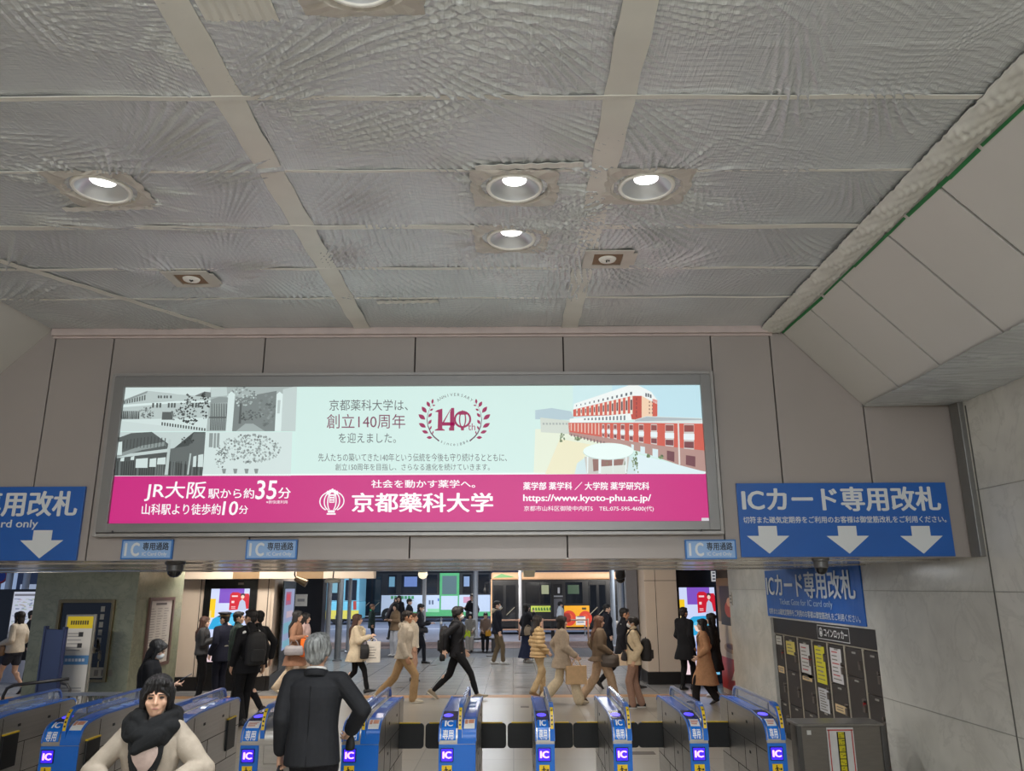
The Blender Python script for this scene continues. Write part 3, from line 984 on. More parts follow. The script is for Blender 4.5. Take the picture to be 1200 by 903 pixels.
for i, (x, w) in enumerate(((498, 14), (530, 16), (568, 20), (612, 24), (664, 24), (722, 30), (796, 38), (884, 52), (998, 62))):
    yb = 318 + (x - 296) * .143
    PQ([(x, 270), (x + w, 271), (x + w, yb + 8), (x, yb + 2)], (206, 200, 196), 4)
    h = yb - 270
    PQ([(x + 2, 276), (x + w - 2, 277), (x + w - 2, 276 + h * .28), (x + 2, 276 + h * .28)], (140, 74, 70), 5)
    PQ([(x - 2, 276 + h * .36), (x + w + 2, 277 + h * .36), (x + w + 2, 276 + h * .62), (x - 2, 276 + h * .6)], (228, 238, 240), 5)
    PQ([(x + 2, 276 + h * .68), (x + w - 2, 277 + h * .68), (x + w - 2, yb), (x + 2, yb - 4)], (120, 66, 70), 5)
for i in range(9): PQ([(306 + i * 21, 266), (314 + i * 21, 266), (314 + i * 21, 312 + i * 3), (306 + i * 21, 311 + i * 3)], (226, 186, 172), 4)
for i in range(11): PQ([(306 + i * 20, 330 + i * 4.6), (314 + i * 20, 331 + i * 4.6), (314 + i * 20, 345 + i * 5.4), (306 + i * 20, 343 + i * 5.4)], (120, 96, 98), 4)
for x, y, w, h in ((894, 432, 46, 70), (1010, 460, 58, 72)): PQ([(x, y), (x + w, y + 8), (x + w, y + h), (x, y + h - 14)], (112, 66, 74), 5)
for x, y, w, h in ((732, 405, 28, 52), (806, 420, 34, 56), (676, 392, 16, 40)): PQ([(x, y), (x + w, y + 5), (x + w, y + h), (x, y + h - 6)], (214, 232, 236), 5)
PQ([(958, 258), (968, 258), (976, 520), (966, 520)], (220, 214, 210), 6)
PQ([(720, 455), (1120, 560), (1125, 575), (640, 575), (690, 490)], (218, 236, 240), 4)
tuft_k = [(700, 520, 30, 45), (860, 470, 25, 12), (780, 465, 14, 8), (640, 530, 12, 45), (705, 480, 10, 50), (525, 545, 10, 40), (255, 350, 22, 26), (350, 360, 30, 8)]
for cx, cy, rx, ry in tuft_k:
    for _ in range(16):
        x, y = cx + rr.uniform(-rx, rx) * .6, cy + rr.uniform(-ry, ry)
        PQ([(x - 5, y), (x, y + 7), (x + 5, y), (x, y - 8)], rr.choice(((110, 130, 96), (140, 156, 120), (92, 112, 84))), 7)
PQ([(330, 575), (345, 510), (400, 470), (680, 470), (720, 520), (700, 575)], (206, 226, 228), 5)
def EL(cx, cy, rx, ry, rgb, k, q0=0, q1=360):
    PQ([(cx + rx * math.cos(math.radians(q0 + (q1 - q0) * i / 24)), cy + ry * math.sin(math.radians(q0 + (q1 - q0) * i / 24))) for i in range(25 if q1 - q0 < 360 else 24)], rgb, k)
PQ([(390, 470), (665, 470), (650, 575), (405, 575)], (196, 196, 190), 6)
PQ([(440, 485), (630, 485), (620, 530), (445, 560)], (142, 104, 96), 7)
for x in (405, 476, 484, 560, 640): PQ([(x, 470), (x + 9, 470), (x + 8, 572), (x, 572)], (228, 238, 238), 8)
PQ([(490, 530), (640, 520), (640, 575), (490, 575)], (214, 222, 216), 8)
EL(536, 436, 154, 50, (230, 246, 242), 9)
EL(536, 440, 154, 50, (190, 210, 208), 8)
# --- lettering on the advertisement
A.ptext('京都薬科大学は、', 386, 468, 478, 481, INKG)
A.ptext('創立140周年', 383, 485, 475, 502, (120, 58, 84))
A.ptext('を迎えました。', 397, 507, 464, 519, INKG)
A.ptext('先人たちの築いてきた140年という伝統を今後も守り続けるとともに、', 373, 531, 594, 540.5, INKG)
A.ptext('創立150周年を目指し、さらなる進化を続けていきます。', 393, 543, 574, 551, INKG)
WH = (248, 246, 248)
A.ptext('JR大阪', 169, 564, 242, 587, WH, shear=.12, bold=.006)
A.ptext('駅から約', 244, 572, 298, 584, WH, bold=.01)
A.ptext('35', 299, 562.5, 325, 585, WH, bold=.012, shear=.15)
A.ptext('分', 326, 571, 341, 584, WH, bold=.01)
A.ptext('※新快速利用', 312, 586, 337, 590, WH)
A.ptext('山科駅より徒歩約', 166, 590, 259, 603, WH, bold=.008, shear=.08)
A.ptext('10', 260, 587, 279, 603.5, WH, bold=.01, shear=.15)
A.ptext('分', 280, 592, 291, 602, WH, bold=.008)
A.ptext('社会を動かす薬学へ。', 435, 562, 557, 571.5, WH, bold=.012)
A.ptext('京都藥科大学', 412, 577, 578, 600, WH, bold=.022)
A.ptext('薬学部 薬学科 ／ 大学院 薬学研究科', 613, 564.5, 761, 574, WH, bold=.02)
A.ptext('https://www.kyoto-phu.ac.jp/', 613, 579, 763, 589.5, WH, bold=.02)
A.ptext('京都市山科区御陵中内町5　TEL:075-595-4600(代)', 614, 592.5, 766, 599.5, WH)
A.prect(822, 606.6, 832.3, 611, (210, 206, 212), 2)
# emblem in the magenta band
def em(A_, u, v, s, rgb, k=3, part='emblem'):
    c = A_.ab(u, v); s_ = s
    for rx, x0 in ((.95, 0), (.62, 0), (.36, 0)):
        A_.ring(c[0] + x0 * s_, c[1] + .06 * s_, rx * s_, .78 * s_, .085 * s_, rgb, k, part, 32, -62, 242)
    A_.rect(c[0] - .26 * s_, c[1] - .80 * s_, c[0] + .26 * s_, c[1] - .62 * s_, rgb, k + 1, part)
    A_.rect(c[0] - .34 * s_, c[1] - .95 * s_, c[0] + .34 * s_, c[1] - .84 * s_, rgb, k + 1, part)
    for j in range(5): A_.disc(c[0] + (j - 2) * .17 * s_, c[1] + (.86 - abs(j - 2) * .08) * s_, .11 * s_, .16 * s_, rgb, k + 1, part, 10)
    A_.rect(c[0] - .2 * s_, c[1] - .05 * s_, c[0] + .2 * s_, c[1] + .58 * s_, rgb, k + 1, part)
    return c
s0 = (PY(404, 588, YA) - PY(388.5, 588, YA)).length
c = em(A, 389, 588, s0, WH)
for j in range(3):
    A.rect(c[0] - .14 * s0, c[1] + (.02 + .18 * j) * s0, c[0] + .14 * s0, c[1] + (.10 + .18 * j) * s0, MAG, 6, 'emblem')
# 140th wreath
q = lambda x, y: A.ab(480 + x / 10.627, 445 + y / 10.627)
kx = abs(q(100, 0)[0] - q(0, 0)[0]) / 100
A.poly([q(312, 398), q(350, 374), q(408, 358), q(408, 606), q(436, 620), q(440, 632), q(312, 632), q(318, 620), q(350, 606), q(356, 402)], WINE, 3, 'wreath_logo')
A.poly([q(522, 350), q(556, 350), q(556, 632), q(492, 632), q(492, 600), q(504, 590), q(504, 400)], WINE, 4, 'wreath_logo')
A.poly([q(504, 372), q(522, 350), q(424, 544), q(402, 544)], WINE, 4, 'wreath_logo')
A.poly([q(402, 528), q(566, 528), q(566, 570), q(402, 570)], WINE, 4, 'wreath_logo')
cx, cy = q(660, 492)
A.ring(cx, cy, 106 * kx, 108 * kx, 24 * kx, WINE, 5, 'wreath_logo')
A.ring(cx, cy, 44 * kx, 104 * kx, 15 * kx, WINE, 5, 'wreath_logo')
A.poly([q(610, 435), q(608, 405), q(628, 412), q(632, 388), q(648, 396), q(660, 374), q(672, 396), q(690, 386), q(694, 410), q(716, 402), q(710, 435)], WINE, 6, 'wreath_logo')
A.poly([q(636, 580), q(682, 580), q(676, 630), q(642, 630)], WINE, 6, 'wreath_logo')
A.text('th', *q(728, 628), *q(818, 542), WINE, 6, 'wreath_logo')
ccx, ccy = q(558, 500)
for sg in (-1, 1):
    X_ = lambda x: 558 + sg * (x - 558) if sg == -1 else x
    def W(x, y): return q(558 + (x - 558) * (-sg), y)     # data read on the left half, mirrored for the right
    for x, y, ln, wd, ang in ((286, 268, 34, 14, 85), (234, 304, 40, 20, 118), (182, 372, 50, 24, 128), (154, 462, 54, 26, 142), (160, 566, 52, 24, 148), (194, 648, 42, 20, 160), (248, 718, 36, 18, 178),
                              (302, 318, 20, 9, 10), (274, 372, 24, 12, 30), (256, 440, 34, 17, 50), (254, 524, 34, 17, 58), (262, 598, 28, 11, 65), (290, 656, 22, 8, 75)):
        c_ = W(x, y); a_ = math.radians(ang if sg == -1 else 180 - ang)
        n = 9
        pts = []
        for i in range(n + 1): pts.append((-1 + 2 * i / n, math.sin(math.pi * i / n) * wd * kx))
        for i in range(n - 1, 0, -1): pts.append((-1 + 2 * i / n, -math.sin(math.pi * i / n) * wd * kx))
        A.poly([(c_[0] + p_ * ln * kx * math.cos(a_) - w_ * math.sin(a_), c_[1] + p_ * ln * kx * math.sin(a_) + w_ * math.cos(a_)) for p_, w_ in pts], WINE, 4, 'wreath_logo')
    st = [(320, 270), (262, 330), (225, 420), (214, 500), (225, 580), (258, 660), (300, 715), (362, 768)]
    up = [W(x, y) for x, y in st]; lo = [W(x + 5 + i, y - 3 - i * 1.3) for i, (x, y) in enumerate(st)]
    for i in range(len(st) - 1): A.poly([up[i], up[i + 1], lo[i + 1], lo[i]], (96, 60, 78), 4, 'wreath_logo')
for i, ch in enumerate('ANNIVERSARY'):
    an = math.radians(128 - i * 7.7); A.char(ch, ccx + 330 * kx * math.cos(an), ccy + 322 * kx * math.sin(an), 36 * kx, an - math.pi / 2, INKG, 4, 'wreath_logo')
for i, ch in enumerate('since1884'):
    an = math.radians(241 + i * 7.4); A.char(ch, ccx + 312 * kx * math.cos(an), ccy + 308 * kx * math.sin(an), (36 if not ch in 'sinec' or ch == 'i' else 26) * kx, an + math.pi / 2, INKG, 4, 'wreath_logo')
A.build(t)

# ================================================================== blue signs on the header
BLUE = (18, 84, 162)
SW = (204, 206, 206)
YS = 6.625


def arrow(A, u, v0, v1, k=3):
    a, b1 = A.ab(u, v0); _, b0 = A.ab(u, v1)
    h = b1 - b0; w = h * .78; s_ = w * .44
    bm = b1 - h * .36
    A.poly([(a - s_, b1), (a - s_, bm), (a - w, bm), (a, b0), (a + w, bm), (a + s_, bm), (a + s_, b1)], SW, k, 'arrow#%d' % u)


def plate(t, x0, x1, z0, z1, col=BLUE, y=YS, name='panel'):
    m = MB(); m.bx(x0, x1, y, HY, z0, z1)
    return m.build(name, mat('sign_blue_%d' % col[0], col, .38, var=.02), t, bevel=.002, world=True)


rx0, rx1 = PY(866, 610, YS).x, PY(1114, 610, YS).x
rz0, rz1 = PY(990, 652, YS).z, PY(990, 565.5, YS).z
t = thing('gate_sign', 'big blue sign with three down arrows on the header beside the marble wall', 'sign', ((rx0 + rx1) / 2, HY, rz0))
plate(t, rx0, rx1, rz0, rz1)
A = Art('front', YS)
W_ = rx1 - rx0
A.text('ICカード専用改札', rx0 + .02 * W_, A.ab(990, 599)[1], rx1 - .035 * W_, A.ab(990, 570)[1], SW, bold=.028)
A.text('切符また磁気定期券をご利用のお客様は御堂筋改札をご利用ください。', rx0 + .02 * W_, A.ab(990, 612.5)[1], rx1 - .02 * W_, A.ab(990, 604.5)[1], SW, bold=.012)
for u in (899, 992, 1078): arrow(A, u, 616, 648.5)
A.build(t)
lx1 = PY(95, 610, YS).x; lx0 = lx1 - W_
t = thing('gate_sign', 'big blue arrow sign with English wording on the header, cut off by the photo edge', 'sign', ((lx0 + lx1) / 2, HY, rz0))
zl0, zl1 = PY(50, 656.5, YS).z, PY(50, 570, YS).z
plate(t, lx0, lx1, zl0, zl1)
A = Art('front', YS)
A.text('ICカード専用改札', lx0 + .02 * W_, A.ab(50, 605)[1], lx1 - .025 * W_, A.ab(50, 575)[1], SW, bold=.028)
A.text('Ticket Gate for IC card only', A.ab(45, 612)[0] - 1.26, A.ab(50, 620.5)[1], A.ab(45, 612)[0], A.ab(50, 608.5)[1], SW, bold=.01)
for u in (-118, -33, 51): arrow(A, u, 621, 654)
A.build(t)
for u, lab in ((172, 'small blue lane sign on the header nearest to the cut-off arrow sign'), (318, 'small blue lane sign on the header, second from the cut-off arrow sign'), (833, 'small blue lane sign on the header beside the sign with three arrows')):
    a0, a1 = PY(u - 30, 643, YS).x, PY(u + 30, 643, YS).x
    b0, b1 = PY(u, 655, YS).z, PY(u, 632, YS).z
    t = thing('lane_sign', lab, 'sign', ((a0 + a1) / 2, HY, b0), group=None)
    plate(t, a0, a1, b0, b1, (40, 104, 172), name='panel')
    A = Art('front', YS)
    w, h = a1 - a0, b1 - b0
    A.rect(a0 + .03 * w, b0 + .07 * h, a1 - .03 * w, b1 - .07 * h, (134, 166, 206), 1, 'face')
    A.text('I', a0 + .07 * w, b0 + .17 * h, a0 + .115 * w, b1 - .17 * h, SW, bold=.04)
    A.text('C', a0 + .19 * w, b0 + .15 * h, a0 + .36 * w, b1 - .15 * h, SW, bold=.04)
    A.text('専用通路', a0 + .42 * w, b0 + .45 * h, a1 - .07 * w, b1 - .14 * h, (30, 32, 38), bold=.02)
    A.text('IC Card Only', a0 + .42 * w, b0 + .13 * h, a1 - .1 * w, b0 + .36 * h, SW, bold=.012)
    A.build(t)

# ================================================================== banner and coin lockers on the marble wall
XB = WX - .02
A = Art('west', XB)
ca, cb_ = A.ab(895, 667), A.ab(1005, 660)
a0, a1 = (A.ab(895, 667)[0] + A.ab(900, 722)[0]) / 2, (A.ab(1005, 660)[0] + A.ab(1015, 733)[0]) / 2
b1, b0 = (ca[1] + cb_[1]) / 2, (A.ab(900, 722)[1] + A.ab(1015, 733)[1]) / 2
b1 = min(b1, 2.36)
t = thing('wall_banner', 'blue vinyl banner hung over the coin lockers on the marble wall', 'banner', (WX, -(a0 + a1) / 2, b0))
m = MB()
n = 24
R = []
for k in range(n + 1):
    a = a0 + (a1 - a0) * k / n
    R.append([V((XB + .004 + .004 * math.sin(k * 1.1), -a, b0)), V((XB + .004 + .003 * math.sin(k * .7), -a, b1)), V((WX, -a, b1)), V((WX, -a, b0))])
m.rings(R)
m.build('cloth', mat('banner_blue', (20, 92, 176), .5, var=.06, scale=4), t, world=True)
w, h = a1 - a0, b1 - b0
A.text('ICカード専用改札', a0 + .02 * w, b0 + .42 * h, a1 - .045 * w, b1 - .07 * h, (200, 208, 214), 3, bold=.02)
A.text('Ticket Gate for IC card only', a0 + .18 * w, b0 + .235 * h, a1 - .25 * w, b0 + .39 * h, (176, 200, 224), 3)
A.text('切符または磁気定期券をご利用のお客様は御堂筋改札をご利用ください。', a0 + .03 * w, b0 + .05 * h, a1 - .03 * w, b0 + .18 * h, (200, 208, 214), 3, bold=.012)
A.build(t)

LK = mat('locker_black', (44, 38, 35), .4, var=.08, scale=3)
EDGE = mat('locker_edge', (168, 160, 142), .4, metal=.3)
LXF = WX + .05
us = [905, 919, 934.6, 951.4, 969, 988.7, 1010, 1027]
yl = [PX(u, 745, LXF).y for u in us]
yl[0] = LY1 - .01; yl[-1] = LY0 + .01
ZT = LZ1 - .22
paper = ['none', 'yellow note near its top', 'white notice near its top', 'long yellow notice and a white sheet', 'white notice with red lines', 'plain door and a red lock', 'cream label near its foot']
names = ['coin locker column farthest along the wall, half behind the last gate', 'coin locker column with a small yellow note at its top', 'coin locker column with a white notice beside the long yellow one', 'coin locker column with a long yellow notice above a white sheet', 'coin locker column with a white notice, next after the yellow notice', 'plain coin locker column without any notice', 'coin locker column at the near end beside the bare marble']
lr = random.Random(9)
for i in range(7):
    ya, yb = yl[i], yl[i + 1]          # ya far, yb near
    t = thing('coin_locker', names[i], 'locker', (LXF + .25, (ya + yb) / 2, 0))
    m = MB(); m.bx(LXF + .012, LXF + .5, yb, ya, .08, ZT); m.bx(LXF + .04, LXF + .45, yb, ya, 0, .08)
    m.build('carcass', LK, t, world=True)
    m = MB(); m.bx(LXF - .004, LXF + .03, yb, yb + .045, .08, ZT); m.bx(LXF - .002, LXF + .03, yb, ya, ZT - .012, ZT)
    m.build('edge_strip', EDGE, t, world=True)
    zs = [.1, .52, .98, ZT - .03] if i not in (3, 5) else [.1, .62, 1.12, ZT - .03]
    for k, (z0, z1) in enumerate(zip(zs[:-1], zs[1:])):
        m = MB(); m.bx(LXF - .006, LXF + .012, yb + .052, ya - .006, z0 + .006, z1 - .006)
        d = m.build('door', LK, t, bevel=.003, world=True)
        m = MB(); m.lathe([(.001, -.03), (.02, -.03), (.024, 0)], (LXF - .006, yb + .09, z0 + (z1 - z0) * .55), 12, axis='x'); m.bx(LXF - .03, LXF - .006, yb + .06, yb + .12, z0 + .3 * (z1 - z0), z0 + .3 * (z1 - z0) + .08)
        m.build('lock', mat('locker_lock', (112, 104, 98), .35, metal=.7), d, world=True)
        if lr.random() < .35:
            m = MB(); m.bx(LXF - .03, LXF - .006, yb + .075, yb + .105, z0 + .42 * (z1 - z0), z0 + .5 * (z1 - z0))
            m.build('key_tag', mat('red_tag', (168, 40, 40), .5), d, world=True)
        m = MB(); m.bx(LXF - .012, LXF - .005, (ya + yb) / 2 - .05, (ya + yb) / 2 + .05, z1 - .05, z1 - .03)
        m.build('number_plate', mat('plate_grey', (150, 146, 138), .4), d, world=True)
    NA = Art('west', LXF - .008)
    mid = -(ya + yb + .045) / 2; hw_ = (ya - yb - .06) * .36
    def note(b1_, b0_, col, lines, red=False):
        NT = 'notice#%d' % len(NA.parts)
        NA.rect(mid - hw_, b0_, mid + hw_, b1_, col, 1, NT)
        for j in range(lines):
            z = b1_ - (b1_ - b0_) * (j + 1) / (lines + 1)
            NA.rect(mid - hw_ * .75, z - .006, mid + hw_ * lr.uniform(.2, .75), z + .006, (190, 60, 60) if red and j % 3 == 0 else (120, 112, 100), 2, NT)
    if i == 1: note(ZT - .08, ZT - .26, (212, 196, 96), 3)
    if i == 2: note(ZT - .08, ZT - .50, (206, 204, 200), 8, True)
    if i == 3: note(ZT - .07, ZT - .52, (214, 204, 44), 8); note(ZT - .58, ZT - .86, (200, 200, 200), 8)
    if i == 4: note(ZT - .06, ZT - .46, (206, 202, 200), 8, True)
    if i in (0, 2, 4, 6): note(1.0 - .25 * (i == 4) - .32 * (i == 6), .91 - .25 * (i == 4) - .32 * (i == 6), (214, 186, 138), 2)
    if i == 0: note(1.42, 1.3, (190, 188, 180), 2)
    NA.build(t)
t = thing('locker_sign', 'black signboard above the coin lockers with white lettering', 'sign', (LXF, (LY0 + LY1) / 2, ZT + .02))
m = MB(); m.bx(LXF - .01, LXF + .5, LY0 + .01, LY1 - .01, ZT + .005, LZ1 - .005)
m.build('board', mat('sign_black', (34, 32, 33), .35), t, world=True)
A = Art('west', LXF - .012)
p0, p1 = A.ab(958, 740)[0], A.ab(995, 740)[0]
zc = (ZT + LZ1) / 2
A.rect(p0, zc - .085, p1, zc + .085, (190, 190, 188), 1, 'nameplate'); A.rect(p0 + .012, zc - .075, p1 - .012, zc + .075, (30, 30, 32), 2, 'nameplate')
A.text('コインロッカー', p0 + .22, zc - .05, p1 - .05, zc + .05, (216, 216, 214), 3, bold=.02)
A.ring(p0 + .12, zc, .055, .055, .012, (216, 216, 214), 3, 'pictogram', 16)
A.rect(p0 + .095, zc - .03, p0 + .145, zc + .01, (216, 216, 214), 3, 'pictogram'); A.ring(p0 + .12, zc + .012, .02, .024, .007, (216, 216, 214), 3, 'pictogram', 12, 0, 180)
A.build(t)
# small notice on the marble
A = Art('west', WX - .004)
t = thing('wall_notice', 'small pale notice plate on the marble near the poster pillar', 'notice', (WX, PX(856, 701, WX).y, PX(856, 708, WX).z))
p, p2 = A.ab(854.5, 694), A.ab(858.5, 709)
m = MB(); m.bx(WX - .008, WX, -p2[0], -p[0], p2[1], p[1]); m.build('plate', mat('notice_grey', (196, 192, 184), .4), t, world=True)
A = Art('west', WX - .009)
for j in range(3):
    z = p2[1] + (p[1] - p2[1]) * (.22 + .27 * j); A.rect(p[0] + .02, z - .012, p2[0] - .02, z + .012, (120, 118, 112), 1)
A.build(t)
# security cameras under the soffit
for u, v, s_, lab in ((205, 665, 1.0, 'dark dome camera under the soffit by the small lane signs'), (962, 662, .85, 'dome camera under the soffit in front of the blue banner')):
    p = PY(u, v, HY + .35 if u < 500 else HY + .12)
    t = thing('dome_camera', lab, 'camera', (p.x, p.y, 2.36))
    m = MB(); m.lathe([(.001, 0), (.085 * s_, 0), (.085 * s_, -.02), (.07 * s_, -.03), (.07 * s_, -.075), (.055 * s_, -.085)], n=24)
    m.build('housing', mat('camera_grey', (92, 90, 88), .4, metal=.3), t, smooth=40)
    m = MB(); m.lathe([(.06 * s_, -.08), (.056 * s_, -.105), (.035 * s_, -.128), (.001, -.135)], n=24)
    m.build('dome', mat('smoked_dome', (14, 14, 16), .08), t, smooth=True)
# ================================================================== ticket gates
GY = 7.5
GBLUE = mat('gate_blue', (24, 104, 196), .28, var=.03, scale=3)
GTOP = mat('gate_top_film', (84, 122, 214), .14, var=.08, scale=4, stretch=(6, 1, 1))
GLASS = mat('clear_acrylic', (190, 198, 206), .06, alpha=.26, var=0)
GRAIL = mat('acrylic_rail', (150, 164, 196), .12, metal=.3)
FLAP = mat('black_flap', (16, 16, 17), .5, bump=.1, bscale=120)
YEL = mat('caution_yellow', (228, 190, 28), .4)
VIOL = mat('reader_glow', (84, 70, 255), .3, var=.02, emit=1.25)
SCRN = mat('screen_glow', (58, 30, 235), .3, var=.05, scale=30, emit=1.3)
SCRT = mat('screen_text', (226, 170, 255), .3, var=0, emit=1.5)
PROF = [(0, .78), (0, .83), (.010, .868), (.034, .906), (.075, .936), (.13, .956), (.20, .966), (.42, .988), (1.5, .988), (1.56, .972), (1.6, .93)]


class Curve2:
    def __init__(s, pts):
        s.p = [V((a, b)) for a, b in pts]
        s.L = [0]
        for a, b in zip(s.p[:-1], s.p[1:]): s.L.append(s.L[-1] + (b - a).length)
    def at(s, d, off=0.0):
        d = max(0, min(d, s.L[-1] - 1e-6))
        for i in range(len(s.p) - 1):
            if d <= s.L[i + 1]:
                t = (s.p[i + 1] - s.p[i])
                k = (d - s.L[i]) / max(t.length, 1e-9)
                q = s.p[i] + t * k
                t = t.normalized()
                return (q.x - t.y * off, q.y + t.x * off)
        return tuple(s.p[-1])


PC = Curve2(PROF)


def skin(m, x0, x1, s0, s1, off, n=10, mi=0, back=-.004):
    R = []
    for k in range(n + 1):
        d = s0 + (s1 - s0) * k / n
        o, i = PC.at(d, off), PC.at(d, back)
        R.append([V((x0, o[0], o[1])), V((x1, o[0], o[1])), V((x1, i[0], i[1])), V((x0, i[0], i[1]))])
    m.rings(R, mi)


def curve_text(m, s, x0, x1, s0, s1, off, bold=0.0):
    vs, fs, _ = text_mesh(s, bold)
    bm = bmesh.new()
    bv = [bm.verts.new(p) for p in vs]
    for f in fs:
        try: bm.faces.new([bv[i] for i in f])
        except ValueError: pass
    for k in range(1, 8):                       # cut across so that the letters follow the curve
        bmesh.ops.bisect_plane(bm, geom=bm.verts[:] + bm.edges[:] + bm.faces[:], plane_co=(0, k / 8, 0), plane_no=(0, 1, 0))
    bm.verts.index_update()
    m.add([(x0 + (x1 - x0) * v.co.x, *PC.at(s0 + (s1 - s0) * v.co.y, off + v.co.z * .001)) for v in bm.verts], [tuple(v.index for v in f.verts) for f in bm.faces])
    bm.free()


def flat_text(m, s, x0, x1, z0, z1, y, bold=0.0):
    vs, fs, _ = text_mesh(s, bold)
    m.add([(x0 + (x1 - x0) * a, y - z * .001, z0 + (z1 - z0) * b) for a, b, z in vs], fs)


def gate(xl, w, label, kind='narrow', flaps='LR', sticker=None, panel=None, silver=False):
    t = thing('ticket_gate', label, 'ticket gate', (xl + w / 2, GY, 0))
    h = w / 2
    lw = .165 if kind == 'wide' else w - .035     # width of the reader half
    m = MB()
    body = [(0.004, 0), (.004, .78)] + [PC.at(PC.L[i], -.006) for i in range(1, len(PROF))] + [(1.6, 0)]
    m.prism(body, -h, h, 'x')
    b = m.build('body', STEEL, t, smooth=20)
    m = MB()
    for sx in (-1, 1):
        x = sx * h
        for y0, y1, z in ((.0, 1.6, .70), (.0, 1.6, .42)): m.bx(x - .002, x + .002, y0 + .02, y1 - .02, z - .003, z + .003)
        for y, z0, z1 in ((.34, .0, .95), (1.0, .0, .42), (.72, .42, .70), (1.28, .42, .96)): m.bx(x - .002, x + .002, y - .003, y + .003, z0, z1)
    m.build('panel_joint', SEAM, b)
    m = MB()
    for sx in (-1, 1):
        for y, z in ((.6, .86), (.55, .60), (.5, .34), (1.1, .86)):
            m.bx(sx * h - .003, sx * h + .003, y - .022, y + .022, z - .012, z + .012)
    m.build('key_plate', DARK, b)
    xm = -h + lw
    # blue lower front
    m = MB(); m.bx(-h, h if not silver else xm, -.006, .006, .02, .775)
    m.build('front_panel', GBLUE, t, bevel=.003)
    # side trim along the top edge
    m = MB()
    for x in (-h, h): skin(m, x - .004, x + .008 if x < 0 else x + .004, .02, PC.L[-1] - .01, .004, 40, back=-.012)
    m.build('edge_trim', mat('blue_edge', (70, 120, 205), .3), t)
    # top film
    s_r0, s_r1 = PC.L[5] + .02, PC.L[7] - .03
    m = MB(); skin(m, -h + .012, xm - .012, PC.L[7], PC.L[9] - .02, .002, 6)
    m.build('top_panel', GTOP, t)
    # reader
    m = MB(); skin(m, -h + .008, xm - .004, s_r0 - .03, s_r1 + .03, .004, 6)
    rd = m.build('reader_panel', mat('reader_dark', (44, 52, 92), .15), t)
    sc = (s_r0 + s_r1) / 2
    for cx in ((-h + .062, .045),) if kind == 'wide' or True else ():
        m = MB(); vs = [(cx[0] + cx[1] * math.cos(q), *PC.at(sc + .062 * math.sin(q), .006)) for q in [2 * math.pi * i / 28 for i in range(28)]]
        m.add(vs, [tuple(range(28))]); m.build('reader_light', VIOL, rd, recalc=False)
    # rounded label plate with lettering
    m = MB(); skin(m, -h + .016, xm - .014, .03, PC.L[5] - .01, .008, 12)
    lp = m.build('label_plate', mat('label_blue', (26, 112, 206), .25), t, bevel=.003)
    sL = PC.L[5] - .01
    wpl = lw - .03
    if sticker:
        m = MB(); skin(m, -h + .026, xm - .024, .03 + (sL - .03) * .52, sL - .006, .010, 6)
        st = m.build('sticker', mat('white_sticker', (228, 226, 220), .5), lp)
        m = MB()
        for j in range(3): skin(m, -h + .036, -h + .036 + wpl * (.5 + .08 * j), .03 + (sL - .03) * (.62 + .1 * j), .03 + (sL - .03) * (.66 + .1 * j), .0115, 2)
        m.build('sticker_print', mat('sticker_red', (190, 96, 66) if sticker == 'red' else (120, 110, 100), .5), st)
    else:
        m = MB(); curve_text(m, 'IC', -h + .016 + wpl * .22, -h + .016 + wpl * .78, .03 + (sL - .03) * .56, sL - .012, .0095, .04)
        m.build('lettering', mat('gate_white', (236, 238, 240), .4), lp, recalc=False)
    m = MB(); curve_text(m, '専用', -h + .016 + wpl * .14, -h + .016 + wpl * .84, .036, .03 + (sL - .03) * .42, .0095, .02)
    m.build('lettering', mat('gate_white', (236, 238, 240), .4), lp, recalc=False)
    # display
    zs = (.635, .748)
    m = MB(); m.bx(-h + .018, -h + .018 + .115, -.016, -.002, zs[0], zs[1])
    d = m.build('display', mat('display_bezel', (28, 24, 70), .3), t, bevel=.003)
    m = MB(); m.bx(-h + .026, -h + .125, -.018, -.012, zs[0] + .008, zs[1] - .008)
    m.build('display_screen', SCRN, d)
    m = MB(); flat_text(m, 'IC', -h + .036, -h + .117, zs[0] + .028, zs[1] - .026, -.0195, .05)
    m.build('lettering', SCRT, d, recalc=False)
    # yellow pictogram
    m = MB(); m.bx(-h + .03, -h + .12, -.012, -.004, .50, .606)
    pg = m.build('warning_plate', YEL, t)
    m = MB()
    def pp(pts): m.add([(-h + .03 + .09 * a, -.0135, .51 + .09 * b_) for a, b_ in pts], [tuple(range(len(pts)))])
    pp([(.42 + .07 * math.cos(q), .90 + .08 * math.sin(q)) for q in [i * .7 for i in range(9)]])
    pp([(.36, .82), (.50, .80), (.52, .55), (.38, .55)]); pp([(.50, .78), (.72, .62), (.70, .56), (.50, .68)]); pp([(.38, .76), (.2, .62), (.24, .57), (.38, .66)])
    pp([(.42, .56), (.52, .56), (.66, .34), (.6, .3)]); pp([(.38, .56), (.47, .56), (.36, .3), (.2, .3), (.2, .36), (.31, .37)]); pp([(.74, .7), (.92, .7), (.92, .52), (.74, .52)])
    m.build('pictogram', BLACK, pg, recalc=False)
    m = MB(); m.bx(-h + .035, -h + .115, -.010, -.004, .455, .49); m.build('caution_label', mat('label_dark', (58, 54, 40), .5), pg)
    # glass fin with rail
    xf = xm + .022 if kind == 'wide' else h - .02
    path = [(.002, .80), (.002, .90), (.014, .97), (.05, 1.035), (.11, 1.075), (.18, 1.09), (1.44, 1.09), (1.52, 1.065), (1.56, .99)]
    cv = Curve2(path)
